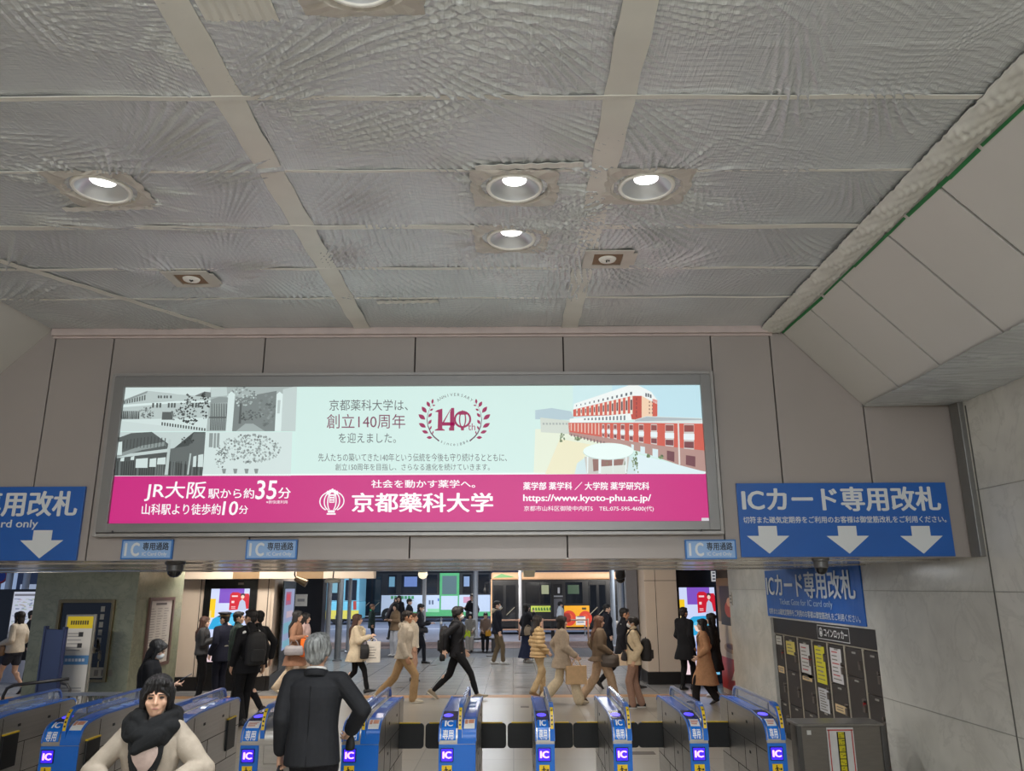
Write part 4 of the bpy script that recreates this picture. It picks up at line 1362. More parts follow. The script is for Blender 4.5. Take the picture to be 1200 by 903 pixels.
    def rib(m, d0, d1, n, hw_, th, mi=0):
        R = []
        for k in range(n + 1):
            d = d0 + (d1 - d0) * k / n
            o, i = cv.at(d, .004), cv.at(d, -th)
            R.append([V((xf - hw_, o[0], o[1])), V((xf + hw_, o[0], o[1])), V((xf + hw_, i[0], i[1])), V((xf - hw_, i[0], i[1]))])
        m.rings(R, mi)
    m = MB(); rib(m, 0, .46 if kind == 'narrow' else .8, 18, .019, .030)
    fr = m.build('fin_front', GBLUE, t, smooth=30)
    m = MB(); rib(m, .46 if kind == 'narrow' else .8, cv.L[-1], 22, .015, .018)
    m.build('hand_rail', GRAIL if kind == 'narrow' else mat('blue_rail', (92, 118, 178), .22, metal=.25), t, smooth=30)
    m = MB(); rib(m, .10, .30, 8, .0195, .004)
    m2 = MB()
    R = []
    for k in range(9):
        d = .10 + .2 * k / 8
        o = cv.at(d, .006)
        R.append([V((xf - .014, o[0], o[1])), V((xf + .014, o[0], o[1])), V((xf + .014, o[0] + .003, o[1] - .002)), V((xf - .014, o[0] + .003, o[1] - .002))])
    m2.rings(R)
    ys_ = m2.build('caution_strip', YEL, fr)
    m = MB()
    for d in (.13, .165, .20, .25):
        o, o2 = cv.at(d, .008), cv.at(d + .014, .008)
        m.add([(xf - .008, *o), (xf + .008, *o), (xf + .008, *o2), (xf - .008, *o2)], [(0, 1, 2, 3)])
    m.build('caution_marks', BLACK, ys_, recalc=False)
    m = MB(); m.prism([(.04, .95), (.07, 1.02), (.12, 1.06), (.19, 1.074), (1.43, 1.074), (1.50, 1.05), (1.54, .985)], xf - .004, xf + .004, 'x')
    m.build('glass_panel', GLASS, t)
    m = MB()
    for y in (.36, 1.40): m.bx(xf - .006, xf + .006, y - .006, y + .006, .985, 1.076)
    m.build('glass_post', mat('post_grey', (130, 134, 140), .3, metal=.6), t)
    # far half of the wide cabinets
    if kind == 'wide':
        x0, x1 = xf + .022, h
        m = MB(); skin(m, x0, x1, .0, PC.L[6], .006, 14)
        m.build('curved_front', STEEL if silver else GBLUE, t, smooth=30)
        m = MB(); skin(m, x0 + .004, x1 - .010, PC.L[6], PC.L[9] - .02, .003, 8)
        m.build('top_panel', GTOP if not silver else STEEL, t)
        if silver:
            m = MB(); m.bx(x0, x1, -.008, .004, .62, .775); m.build('silver_front', STEEL, t, bevel=.01)
        m = MB(); skin(m, xm, xf + .022, 0, .05, .004, 3); m.build('fin_base', GBLUE if not silver else STEEL, t)
        if not silver:
            for yy in (.66, .9):
                m = MB(); m.prism([(yy, .985), (yy + .05, 1.0), (yy + .16, 1.0), (yy + .2, .985)], x0 + .02, x1 - .04, 'x'); m.build('ticket_slot_cover', mat('pale_film', (150, 178, 226), .2), t)
        if not silver and sticker is None:
            m = MB(); skin(m, x0 + .012, x1 - .012, PC.L[3] - .01, PC.L[5], .010, 6)
            st = m.build('notice_sticker', mat('white_sticker', (228, 226, 220), .5), t)
            m = MB(); skin(m, x0 + .02, x0 + .045, PC.L[4] - .012, PC.L[5] - .008, .012, 2); skin(m, x0 + .052, x1 - .02, PC.L[4] - .006, PC.L[5] - .008, .012, 2)
            m.build('sticker_print', mat('sticker_orange', (206, 140, 108), .5), st)
    # flaps
    for side, sx in (('L', -1), ('R', 1)):
        if side in flaps:
            x = sx * h
            fw, fz0, fz1, fy = .26, .50, .745, 1.32
            pts = []
            rr_ = .035
            for cx_, cz_, q0 in ((x + sx * (fw - rr_), fz1 - rr_, 0), (x + sx * (fw - rr_), fz0 + rr_, 1)):
                for k in range(6):
                    q = math.pi / 2 * k / 5
                    pts.append((cx_ + sx * rr_ * (math.sin(q) if q0 == 0 else math.cos(q)), cz_ + rr_ * (math.cos(q) if q0 == 0 else -math.sin(q))))
            pts = [(x - sx * .02, fz1)] + pts + [(x - sx * .02, fz0)]
            m = MB(); m.prism(pts, fy - .014, fy + .014, 'y')
            f = m.build('flap', FLAP, t, bevel=.004)
            m = MB(); m.bx(min(x, x + sx * (fw - .04)), max(x, x + sx * (fw - .04)), fy - .016, fy + .016, fz1 - .002, fz1 + .008)
            m.build('flap_edge', YEL, f)
        elif panel is not None and side == 'R':
            y0 = panel
            m = MB(); m.bx(h - .01, h + .02, y0, y0 + .24, .50, .80)
            f = m.build('flap', FLAP, t, bevel=.006)
            m = MB(); m.bx(h - .005, h + .022, y0, y0 + .24, .80, .812)
            m.build('flap_edge', YEL, f)
    return t


def gx(u): return PY(u, 885, GY).x
XC = -3.0 - .34
gate(-4.80 - .34, .34, 'steel ticket gate first in the row, its front cut off by the photo edge', 'wide', '', panel=.35)
gate(gx(46.5), .34, 'wide blue ticket gate second in the row, beside the woman in the black scarf', 'wide', '', panel=.10)
gate(XC, .34, 'ticket gate mostly hidden behind the woman in the black scarf', 'wide', '', panel=1.22)
gate(gx(281), .36, 'ticket gate with a silver half-front beside the grey-haired man', 'wide', '', sticker='red', silver=True)
gate(gx(400), .33, 'wide blue ticket gate partly hidden by the elbow of the grey-haired man', 'wide', 'R')
gate(gx(514), .33, 'wide blue ticket gate standing free in mid row, flaps on both sides', 'wide', 'LR')
gate(gx(628), .168, 'narrow ticket gate next to the free-standing wide blue one', 'narrow', 'LR')
gate(gx(719), .168, 'narrow ticket gate, third in from the coin lockers', 'narrow', 'LR')
gate(gx(809), .168, 'narrow ticket gate with a red and white sticker, second in from the coin lockers', 'narrow', 'LR', sticker='red')
gate(gx(900), .168, 'narrow ticket gate at the end of the row beside the coin lockers', 'narrow', 'LR', sticker='grey')

# ================================================================== steel barrier with a notice beside the lockers
p0, p1 = PY(937, 870, 8.3), PY(1036, 870, 8.3)
zt = PY(985, 847, 8.3).z
t = thing('steel_barrier', 'low steel barrier box with a red-edged white notice in front of the coin lockers', 'barrier', ((p0.x + p1.x) / 2, 8.3, 0))
hw_ = (p1.x - p0.x) / 2
m = MB(); m.bx(-hw_ + .02, hw_ - .02, 0, .3, .03, zt - .03)
m.build('panel', mat('dull_steel', (126, 120, 112), .4, metal=.6, var=.06, stretch=(1, 1, 6)), t, bevel=.004)
m = MB(); m.bx(-hw_ - .01, hw_ + .01, -.02, .32, zt - .03, zt)
m.build('cap_rail', mat('cap_steel', (146, 142, 136), .3, metal=.7), t, bevel=.008)
for sx in (-1, 1):
    m = MB(); m.bx(sx * hw_ - .025, sx * hw_ + .025, -.02, .03, 0, zt - .02); m.build('post', mat('post_dark', (96, 94, 92), .35, metal=.6), t, bevel=.004)
A = Art('front', 8.298)
c0, c1 = A.ab(968, 852), A.ab(1005, 905)
m = MB(); m.bx(c0[0], c1[0], 8.293, 8.3, c1[1] - .12, c0[1]); m.build('notice_board', mat('board_white', (222, 218, 214), .4), t, bevel=.003, world=True)
A.d = 8.292
w = c1[0] - c0[0]
for a, b_, c_, d in ((c0[0] + .02 * w, c1[0] - .02 * w, c0[1] - .03, c0[1] - .018), (c0[0] + .05 * w, c0[0] + .09 * w, c1[1] - .1, c0[1] - .02), (c1[0] - .09 * w, c1[0] - .05 * w, c1[1] - .1, c0[1] - .02)):
    A.rect(a, c_, b_, d, (196, 70, 66), 1)
A.rect(c0[0] + .36 * w, c1[1] - .1, c0[0] + .68 * w, c0[1] - .04, (28, 28, 26), 1)
r_ = random.Random(4)
for j in range(7):
    z = c0[1] - .07 - j * .062
    A.rect(c0[0] + .41 * w, z - .026, c0[0] + .63 * w, z + .028, (214, 200, 30), 2)
    for k in range(4):
        x, y = c0[0] + r_.uniform(.42, .56) * w, z + r_.uniform(-.02, .016)
        A.rect(x, y, x + r_.uniform(.03, .09) * w, y + .005, (60, 56, 20), 3)
A.build(t)
m = MB(); q_ = PY(948, 858, 8.298); m.bx(q_.x - .02, q_.x + .02, 8.294, 8.3, q_.z - .02, q_.z + .02); m.build('number_sticker', mat('white_sticker', (228, 226, 220), .5), t, world=True)

# ================================================================== signboards and railings on the far side of the cut-off sign
YB = 12.6
c_ = [PY(82, 722, YB), PY(111, 720, YB), PY(93, 812, YB), PY(62, 817, YB)]
t = thing('notice_stand', 'white notice board on a stand with a yellow heading and blue band', 'sign stand', ((c_[0].x + c_[1].x) / 2 - .12, YB, 0))
xa, xb = (PY(80, 722, YB).x), PY(110, 722, YB).x
zt, z0 = c_[0].z, .35
m = MB(); m.bx(xa - .03, xb + .03, YB, YB + .05, z0 - .03, zt + .03)
m.build('board_frame', mat('alu_frame', (152, 150, 140), .35, metal=.6), t, bevel=.006, world=True)
m = MB()
for x in (xa + .03, xb - .03): m.bx(x - .02, x + .02, YB, YB + .04, .02, z0); m.bx(x - .03, x + .03, YB - .22, YB + .26, 0, .03)
m.build('stand_foot', DARK, t, world=True)
A = Art('front', YB)
A.rect(xa, z0, xb, zt, (206, 204, 200), 1, 'poster')
wb, hb = xb - xa, zt - z0
A.rect(xa, zt - .13 * hb, xb, zt, (226, 200, 40), 2, 'poster')
for j in range(8): A.rect(xa + (.14 + .09 * j) * wb, zt - .09 * hb, xa + (.20 + .09 * j) * wb, zt - .045 * hb, (64, 60, 40), 3, 'poster')
A.rect(xa, zt - .52 * hb, xb, zt - .42 * hb, (86, 134, 184), 2, 'poster')
for j in range(6): A.rect(xa + (.1 + .13 * j) * wb, zt - .485 * hb, xa + (.2 + .13 * j) * wb, zt - .455 * hb, (206, 214, 224), 3, 'poster')
for k, (z, n_) in enumerate(((.18, 1), (.21, 1), (.25, 1), (.29, 1), (.33, 1), (.36, 1), (.76, 1), (.79, 1), (.84, 1), (.88, 1))):
    A.rect(xa + .08 * wb, zt - (z + .012) * hb, xa + (.62 if k < 6 else .86) * wb, zt - z * hb, (150, 150, 152), 2, 'poster')
for z in (.17, .29): A.rect(xa + .5 * wb, zt - (z + .05) * hb, xa + .68 * wb, zt - z * hb, (52, 52, 54), 3, 'poster')
A.build(t)
t = thing('notice_stand', 'dark blue backed board on a stand, turned away beside the yellow-headed notice', 'sign stand', (PY(58, 790, 12.0).x, 12.0, 0), -.62)
m = MB(); m.bx(-.32, .32, -.02, .02, .42, 1.56); m.build('board', mat('navy_board', (34, 42, 76), .4), t, bevel=.01)
m = MB()
for x in (-.29, .29): m.bx(x - .025, x + .025, -.03, .03, .02, 1.60); m.bx(x - .03, x + .03, -.22, .22, 0, .03)
m.build('frame_post', mat('navy_post', (40, 48, 76), .35, metal=.4), t, bevel=.004)
t = thing('rail_fence', 'steel fence with upright bars behind the ticket gates, before the green marble', 'fence', (PY(100, 815, 10.2).x, 10.2, 0))
m = MB()
m.bx(-.45, .45, -.02, .02, .86, .90); m.bx(-.45, .45, -.015, .015, .1, .13)
m.build('rail', STEEL, t)
for k in range(14):
    m = MB(); m.tube([(-.43 + k * .066, 0, .0 if k in (0, 13) else .12), (-.43 + k * .066, 0, .87)], .011 if k not in (0, 13) else .02, 8); m.build('bar', STEEL, t, smooth=True)
t = thing('hand_rail', 'bent dark tube rail beyond the first ticket gate', 'railing', (PY(30, 820, 11.4).x, 11.4, 0))
m = MB(); m.tube([(-.38, .1, 0), (-.38, .1, .70), (-.34, .1, .80), (-.25, .1, .84), (.5, .1, .92)], .022, 8); m.build('tube', DARK, t, smooth=True)
m = MB(); m.tube([(-.38, .1, .45), (.62, -.05, .66)], .018, 8); m.tube([(.62, -.05, 0), (.62, -.05, .80), (.56, -.03, .86), (.45, 0, .88)], .018, 8); m.build('brace', DARK, t, smooth=True)
m = MB(); m.bx(-.3, .75, -.08, -.02, .60, .66); m.build('ledge', STEEL, t, bevel=.01)
# ================================================================== concourse beyond the gates
# green marble pier with a notice case and a framed timetable
YP = 14.0
xl, xr = PY(45, 667, YP).x, PY(164, 668, YP).x
m = MB(); m.bx(xl, xr, YP, YP + 1.95, 0, 3.0)
struct(m.build('wall_pier', MARBL, bevel=.01))
m = MB()
for z in (PY(100, 702, YP).z, 1.0): m.bx(xl, xr + .002, YP - .002, YP + 1.95, z - .004, z + .004)
struct(m.build('trim_joint', mat('pier_joint', (120, 122, 108), .7)))
x0, x1 = PY(66, 740, YP).x, PY(132, 740, YP).x
z1, z0 = PY(100, 702.5, YP).z, PY(110, 799, YP).z
t = thing('notice_case', 'dark glazed notice case with a brass frame on the green marble', 'notice case', ((x0 + x1) / 2, YP, z0))
m = MB()
for a, b, c, d in ((x0, x0 + .05, z0, z1), (x1 - .05, x1, z0, z1), (x0 + .05, x1 - .05, z1 - .05, z1), (x0 + .05, x1 - .05, z0, z0 + .05)): m.bx(a, b, YP - .06, YP, c, d)
m.build('frame', mat('brass_frame', (124, 112, 84), .35, metal=.7), t, bevel=.004, world=True)
m = MB(); m.bx(x0 + .03, x1 - .03, YP - .02, YP, z0 + .03, z1 - .03); m.build('back_board', mat('case_dark', (24, 25, 27), .2), t, world=True)
A = Art('front', YP - .021)
r_ = random.Random(3)
for j in range(26):
    a, b = x0 + (x1 - x0) * r_.uniform(.55, .85), z0 + (z1 - z0) * r_.uniform(.2, .5)
    A.disc(a, b, r_.uniform(.01, .03), r_.uniform(.03, .09), r_.choice(((120, 112, 90), (84, 80, 72), (150, 138, 108))), 1, 'poster', 7)
A.rect(x0 + .07, z0 + .07, x1 - .07, z0 + .24, (176, 168, 148), 1, 'poster')
for k in range(3): A.rect(x0 + .75 + k * .12, z0 + .1, x0 + .82 + k * .12, z0 + .2, (120, 112, 100), 2, 'poster')
for k in range(6): A.rect(x1 - .24, z1 - .2 - k * .13, x1 - .17, z1 - .11 - k * .13, (150, 148, 140), 1, 'poster')
A.build(t)
xs = xr
ya, yb = PX(174, 705, xs).y, PX(203, 705, xs).y
zb1, zb0 = PX(188, 699.5, xs).z, PX(188, 779, xs).z
t = thing('framed_timetable', 'white sheet in a dark red frame on the side of the marble pier', 'framed notice', (xs, (ya + yb) / 2, zb0))
m = MB()
for a, b, c, d in ((ya, ya + .07, zb0, zb1), (yb - .07, yb, zb0, zb1), (ya + .07, yb - .07, zb1 - .06, zb1), (ya + .07, yb - .07, zb0, zb0 + .06)): m.bx(xs, xs + .04, a, b, c, d)
m.build('frame', mat('red_brown_frame', (96, 74, 68), .4), t, bevel=.004, world=True)
A = Art('east', xs + .012)
A.rect(ya + .05, zb0 + .05, yb - .05, zb1 - .05, (196, 190, 184), 1, 'sheet')
A.rect(ya + .3, zb1 - .14, yb - .3, zb1 - .1, (90, 86, 84), 2, 'sheet')
for j in range(22):
    z = zb1 - .2 - j * .045
    for k in range(3): A.rect(ya + .12 + k * .27, z - .012, ya + .12 + k * .27 + r_.uniform(.12, .24), z + .004, (150, 146, 142), 2, 'sheet')
A.build(t)
m = MB(); m.bx(-14, xl + .3, 11.3, 14.2, 2.42, 3.0); struct(m.build('ceiling_step', WHITEP))

# panelled kiosk block with a digital screen, beyond the guard
YK = 17.8
kx0, kx1 = PY(200, 750, YK).x, PY(314, 750, YK).x
kxs = kx1 + .02
m = MB(); m.bx(kx0, kx1, YK, YK + .3, .28, 3.0)
struct(m.build('wall_kiosk', CREAM, bevel=.01))
m = MB(); m.bx(kx0 - .02, kx1 + .02, YK - .02, YK + .3, 0, .28)
struct(m.build('baseboard_kiosk', mat('black_base', (26, 24, 24), .3)))
m = MB()
for u in (231, 242, 294, 311): 
    x = PY(u, 740, YK).x; m.bx(x - .008, x + .008, YK - .003, YK + .01, .28, 3.0)
struct(m.build('trim_joint', SEAM))
# side wall of the kiosk running back, with lit displays
kp = [(kx1, YK), (kx1 + .55, YK + .25), (kx1 + .52, YK + .6), (PY(344, 770, 24.6).x, 24.6)]
m = MB(); m.prism([(kx1 - .1, YK + .02), (kx1 + .06, YK + .02), (PY(341, 770, 21.5).x, 21.5), (PY(341, 770, 21.5).x - .3, 21.5)], .3, 3.0, 'z')
struct(m.build('wall_kiosk_side', CREAM))
m = MB(); m.prism([(kx1 - .1, YK), (kx1 + .09, YK), (PY(342, 770, 21.5).x + .04, 21.5), (PY(341, 770, 21.5).x - .3, 21.5)], 0, .3, 'z')
struct(m.build('baseboard_kiosk_side', mat('black_base', (26, 24, 24), .3)))


def screen_art(A, x0, x1, z0, z1):
    w, h = x1 - x0, z1 - z0
    R = lambda a, b, c, d, col, k=2: A.rect(x0 + a * w, z0 + b * h, x0 + c * w, z0 + d * h, col, k, 'picture')
    Pp = lambda pts, col, k=2: A.poly([(x0 + a * w, z0 + b * h) for a, b in pts], col, k, 'picture')
    R(0, 0, 1, 1, (206, 216, 250), 1)
    R(.22, .80, .86, 1, (128, 84, 196)); R(0, .60, .14, .86, (246, 204, 34)); R(0, .55, .05, .70, (236, 214, 150), 3)
    Pp([(.50, .70), (.50, .92), (.56, .95), (.70, .95), (.78, .93), (.98, .93), (1, .90), (1, .72)], (206, 26, 48), 3)
    A.disc(x0 + .83 * w, z0 + .91 * h, .06 * w, .026 * h, (60, 50, 60), 5, 'picture', 12); A.disc(x0 + .83 * w, z0 + .885 * h, .045 * w, .026 * h, (240, 206, 190), 6, 'picture', 12)
    Pp([(.72, .70), (.76, .82), (.82, .855), (.90, .82), (.95, .70)], (186, 196, 222), 5)
    R(.55, .885, .70, .905, (240, 210, 214), 4); R(.55, .80, .62, .83, (240, 210, 214), 4); R(.55, .745, .66, .755, (240, 190, 196), 4); R(.55, .725, .66, .735, (240, 190, 196), 4)
    Pp([(0, .44), (.1, .58), (.35, .66), (.7, .67), (.92, .58), (.86, .50), (.6, .46), (.3, .44)], (46, 168, 222), 3)
    Pp([(.25, .52), (.4, .60), (.7, .62), (.84, .57), (.6, .50)], (96, 196, 236), 4)
    Pp([(.36, .56), (.46, .555), (.62, .49), (.60, .45), (.40, .50)], (244, 214, 200), 5)
    Pp([(.58, .47), (.78, .50), (.80, .46), (.64, .43)], (238, 200, 180), 5)
    R(.40, .20, .80, .38, (40, 110, 214), 3); R(.46, .33, .60, .36, (224, 234, 250), 4); R(.46, .25, .70, .27, (190, 210, 244), 4)
    R(0, 0, .36, .16, (240, 214, 220), 2); R(.7, 0, 1, .12, (120, 190, 226), 2)


def digital(name, label, u0, u1, v0, v1, Y, bz, top_extra):
    x0, x1 = PY(u0, (v0 + v1) / 2, Y).x, PY(u1, (v0 + v1) / 2, Y).x
    z1, z0 = PY((u0 + u1) / 2, v0, Y).z, PY((u0 + u1) / 2, v1, Y).z
    t = thing(name, label, 'screen', ((x0 + x1) / 2, Y, 0))
    m = MB(); m.bx(x0 - bz, x1 + bz, Y - .02, Y + .14, 0.0, z1 + top_extra)
    m.build('casing', mat('screen_casing', (18, 18, 20), .25), t, bevel=.006, world=True)
    A = Art('front', Y - .021, .95)
    screen_art(A, x0, x1, z0, z1)
    A.build(t)
    return t


t = digital('digital_screen', 'digital advertising screen on the kiosk wall behind the uniformed guard', 244.5, 290, 689.5, 775, YK - .03, .16, .30)
m = MB(); p = PY(283, 683.5, YK - .05); m.bx(p.x - .07, p.x + .05, YK - .056, YK - .04, p.z - .02, p.z + .02); m.build('maker_plate', mat('plate_grey', (150, 146, 138), .4), t, world=True)
# slanting lit display on the kiosk side
sx0, sy0 = kx1 + .075, YK + .5
sx1, sy1 = PY(340, 740, 20.8).x + .03, 20.8
t = thing('light_panel', 'tall lit poster case on the side of the kiosk', 'lit poster', ((sx0 + sx1) / 2, (sy0 + sy1) / 2, 0))
d_ = V((sx1 - sx0, sy1 - sy0, 0)); n_ = V((d_.y, -d_.x, 0)).normalized()
def qd(m, a0, a1, z0, z1, off, mi=0):
    b = [V((sx0, sy0, 0)) + d_ * a for a in (a0, a1)]
    o = n_ * off
    m.prism([(b[0] + o)[:2], (b[1] + o)[:2], (b[1] + o - n_ * .02)[:2], (b[0] + o - n_ * .02)[:2]], z0, z1, 'z', mi)
m = MB(); qd(m, 0, 1, .35, 2.3, .05); m.build('case', mat('screen_casing', (18, 18, 20), .25), t, world=True)
m = MB(); qd(m, .12, .88, .75, 2.12, .055); m.build('picture', ink((150, 160, 196), .75), t, world=True)
m = MB(); qd(m, .2, .6, 1.75, 2.05, .058, 0); qd(m, .14, .86, 1.1, 1.35, .058, 1); qd(m, .3, .8, 1.45, 1.6, .058, 2); qd(m, .14, .7, .8, .95, .058, 1); qd(m, .25, .5, 1.85, 2.0, .0595, 3)
m.build('picture_shapes', [ink((170, 90, 130), .75), ink((120, 176, 196), .75), ink((196, 176, 190), .75), ink((206, 60, 80), .75)], t, world=True)
# fascia above the kiosk, alternating white and brown
for i, (u0, u1, col) in enumerate(((215, 273, 'w'), (273, 304, 'b'), (304, 347.5, 'w'), (347.5, 379, 'b'), (379, 438, 'w'))):
    Yf = 17.2
    x0, x1 = PY(u0, 672, Yf).x, PY(u1, 672, Yf).x
    m = MB(); m.bx(x0, x1, Yf, Yf + .3, PY(300, 678, Yf).z, 3.0)
    struct(m.build('trim_fascia', CREAM if col == 'w' else mat('brown_fascia', (128, 100, 62), .45), bevel=.004))
# black pillar with pale lettering beside the kiosk
Yq = 24.4
x0, x1 = PY(345, 720, Yq).x, PY(377, 720, Yq).x
m = MB(); m.bx(x0, x1, Yq, Yq + .5, 0, 3.0)
pl = struct(m.build('wall_pillar_black', mat('black_cladding', (24, 24, 27), .25)))
t = thing('paper_notice', 'white paper notice taped to the black pillar', 'notice', (PY(352, 702, Yq - .01).x, Yq, 1.5))
a, b = PY(345, 710, Yq - .01), PY(360.5, 696, Yq - .01)
m = MB(); m.bx(a.x, b.x, Yq - .008, Yq, a.z, b.z); m.build('paper', mat('paper_white', (214, 212, 206), .6), t, world=True)
A = Art('front', Yq - .009)
A.rect(a.x + .08, (a.z + b.z) / 2 - .04, b.x - .08, (a.z + b.z) / 2 + .04, (150, 150, 152), 1); A.build(t)
t = thing('pillar_lettering', 'pale lettering near the foot of the black pillar', 'lettering', (x1 - .3, Yq, .6))
A = Art('front', Yq - .003)
A.ptext('ion', 362, 747, 371.5, 753, (196, 196, 196), 1, bold=.03)
for v in (756, 760, 764): A.prect(363, v, 370, v + 1.6, (170, 170, 172), 1, 'small_print')
A.build(t)

# cream pillar on the right and the screen beyond it
YR = 18.6
x0, x1 = PY(757, 730, YR).x, PY(795.5, 730, YR).x
m = MB(); m.bx(x0, x1, YR, YR + 1.2, .26, 3.0); struct(m.build('wall_pillar_cream', CREAM, bevel=.015))
m = MB(); m.bx(x0 - .02, x1 + .02, YR - .02, YR + 1.2, 0, .26); struct(m.build('baseboard_pillar', mat('black_base', (26, 24, 24), .3)))
m = MB()
x = PY(770, 730, YR).x; m.bx(x - .006, x + .006, YR - .002, YR + .01, .26, 3.0)
z = PY(775, 680, YR).z; m.bx(x0, x1, YR - .002, YR + .01, z - .006, z + .006); struct(m.build('trim_joint', SEAM))
m = MB(); m.bx(x0 - .30, x0 - .02, YR + .9, YR + 1.2, 0, 3.0); struct(m.build('wall_pillar_grey', mat('grey_pillar', (112, 112, 118), .4)))
m = MB(); m.bx(x1, WX + 3.2, YR + .16, YR + .5, 0, 3.0); struct(m.build('wall_screen', mat('black_cladding', (24, 24, 27), .25)))
t = digital('digital_screen', 'digital advertising screen behind the man in the long black coat', 798, 840, 688, 790, YR + .14, .12, .02)
t = thing('hanging_sign', 'tiny white upright sign on the dark fascia above the screen behind the black coat', 'sign', (PY(836.5, 675, YR).x, YR + .1, 2.1))
a, b = PY(834.5, 681, YR + .1), PY(838.3, 668.8, YR + .1)
m = MB(); m.bx(a.x, b.x, YR + .1, YR + .16, a.z, b.z); m.build('plate', mat('sign_white_lit', (226, 228, 232), .4, emit=.35), t, world=True)
A = Art('front', YR + .099)
for k in range(3): A.rect(a.x + .015, a.z + .04 + k * .07, b.x - .015, a.z + .07 + k * .07, (70, 76, 96), 1)
A.build(t)
# posters lining the return wall between the marble and the screen
YM = 15.3
m = MB(); m.bx(WX + .56, WX + 1.1, 14.4, 17.35, 0, 3.0); struct(m.build('wall_return', mat('dark_return', (46, 36, 32), .4)))
t = thing('wall_poster', 'tall dark red and cream poster panel on the wall beside the end of the marble', 'poster', (WX + .5, 16.1, 0))
A = Art('west', WX + .518)
ya, yb = 17.3, 14.9
m = MB(); m.bx(WX + .52, WX + .56, yb, ya, .0, 2.3); m.build('panel', mat('poster_board', (178, 158, 138), .35), t, world=True)
L_ = ya - yb
A.rect(-ya, .1, -yb, .72, (176, 44, 40), 1, 'print'); A.rect(-ya, .72, -yb, 1.42, (206, 186, 160), 1, 'print')
A.rect(-ya, 1.42, -yb, 2.3, (120, 92, 66), 1, 'print'); A.rect(-ya + .1 * L_, 1.36, -ya + .62 * L_, 2.14, (44, 34, 36), 2, 'print')
A.disc(-ya + .38 * L_, 1.68, .14 * L_, .16, (170, 60, 44), 3, 'print'); A.disc(-ya + .4 * L_, 1.82, .08 * L_, .09, (206, 150, 120), 4, 'print')
A.rect(-ya + .72 * L_, 1.2, -yb, 2.1, (150, 50, 44), 2, 'print')
A.disc(-ya + .36 * L_, .92, .22 * L_, .10, (176, 140, 100), 3, 'print'); A.disc(-ya + .36 * L_, .95, .14 * L_, .05, (120, 80, 60), 4, 'print')
A.poly([(-ya + .3 * L_, .3), (-ya + .62 * L_, .36), (-ya + .58 * L_, .62), (-ya + .42 * L_, .52)], (222, 206, 190), 3, 'print')
A.build(t)
# lit column display beside the cream pillar
t = thing('light_panel', 'tall lit blue and violet display on a post beside the cream pillar', 'lit poster', (PY(741, 740, 22.5).x, 22.5, 0))
x0, x1 = PY(735.5, 730, 22.5).x, PY(748, 730, 22.5).x
m = MB(); m.bx(x0 - .03, x1 + .03, 22.5, 22.7, 0, 2.6); m.build('case', mat('post_grey', (130, 134, 140), .3, metal=.6), t, world=True)
A = Art('front', 22.499, .7)
A.rect(x0, .75, x1, 2.45, (92, 92, 150), 1, 'picture')
for k in range(26): A.disc(r_.uniform(x0 + .05, x1 - .05), r_.uniform(.85, 2.35), r_.uniform(.02, .06), r_.uniform(.04, .12), r_.choice(((150, 140, 200), (70, 80, 160), (190, 160, 190), (110, 150, 200))), 2, 'picture', 8)
A.build(t)

# ================================================================== canopy posts, roof and road beyond
m = MB(); m.bx(-30, 14, 26.5, 37.0, 3.55, 3.75); struct(m.build('roof_canopy', mat('canopy_grey', (150, 152, 156), .5)))
m = MB()
for y in (26.4, 30.5, 36.9): m.bx(-30, 14, y, y + .15, 3.25, 3.6)
struct(m.build('trim_canopy_beam', mat('canopy_beam', (120, 122, 126), .5)))
POST = mat('post_white', (176, 178, 182), .4, metal=.2)
for u, vb, w, lab in ((382, 772, .16, 'white canopy post between the black pillar and the grey post'), (395, 774, .20, 'grey canopy post under the pendant lamp'), (407, 764, .13, 'slim canopy post in front of the pale blue bus'),
                      (496, 750, .16, 'canopy post in front of the white and green bus'), (557, 752, .20, 'canopy post beside the two people sitting down'), (610, 746, .15, 'slim canopy post in front of the orange-topped bus'),
                      (720, 757, .18, 'canopy post at the tail of the orange-topped bus'), (729.5, 766, .2, 'white canopy post beside the lit blue display')):
    p = PZ(u, vb)
    t = thing('canopy_post', lab, 'post', (p.x, p.y, 0))
    top = 3.0 if p.y < 26.4 else 3.55
    mt = POST if 'grey' not in lab.split()[0] else mat('post_mid_grey', (120, 124, 128), .35, metal=.3)
    m = MB(); m.lathe([(w / 2, .0), (w / 2, top)], n=18, caps=True); m.build('shaft', mt, t, smooth=40)
    m = MB(); m.lathe([(w / 2 + .05, 0), (w / 2 + .05, .03), (w / 2 + .01, .06), (w / 2, .06)], n=18, caps=True); m.build('base_ring', mt, t, smooth=40)
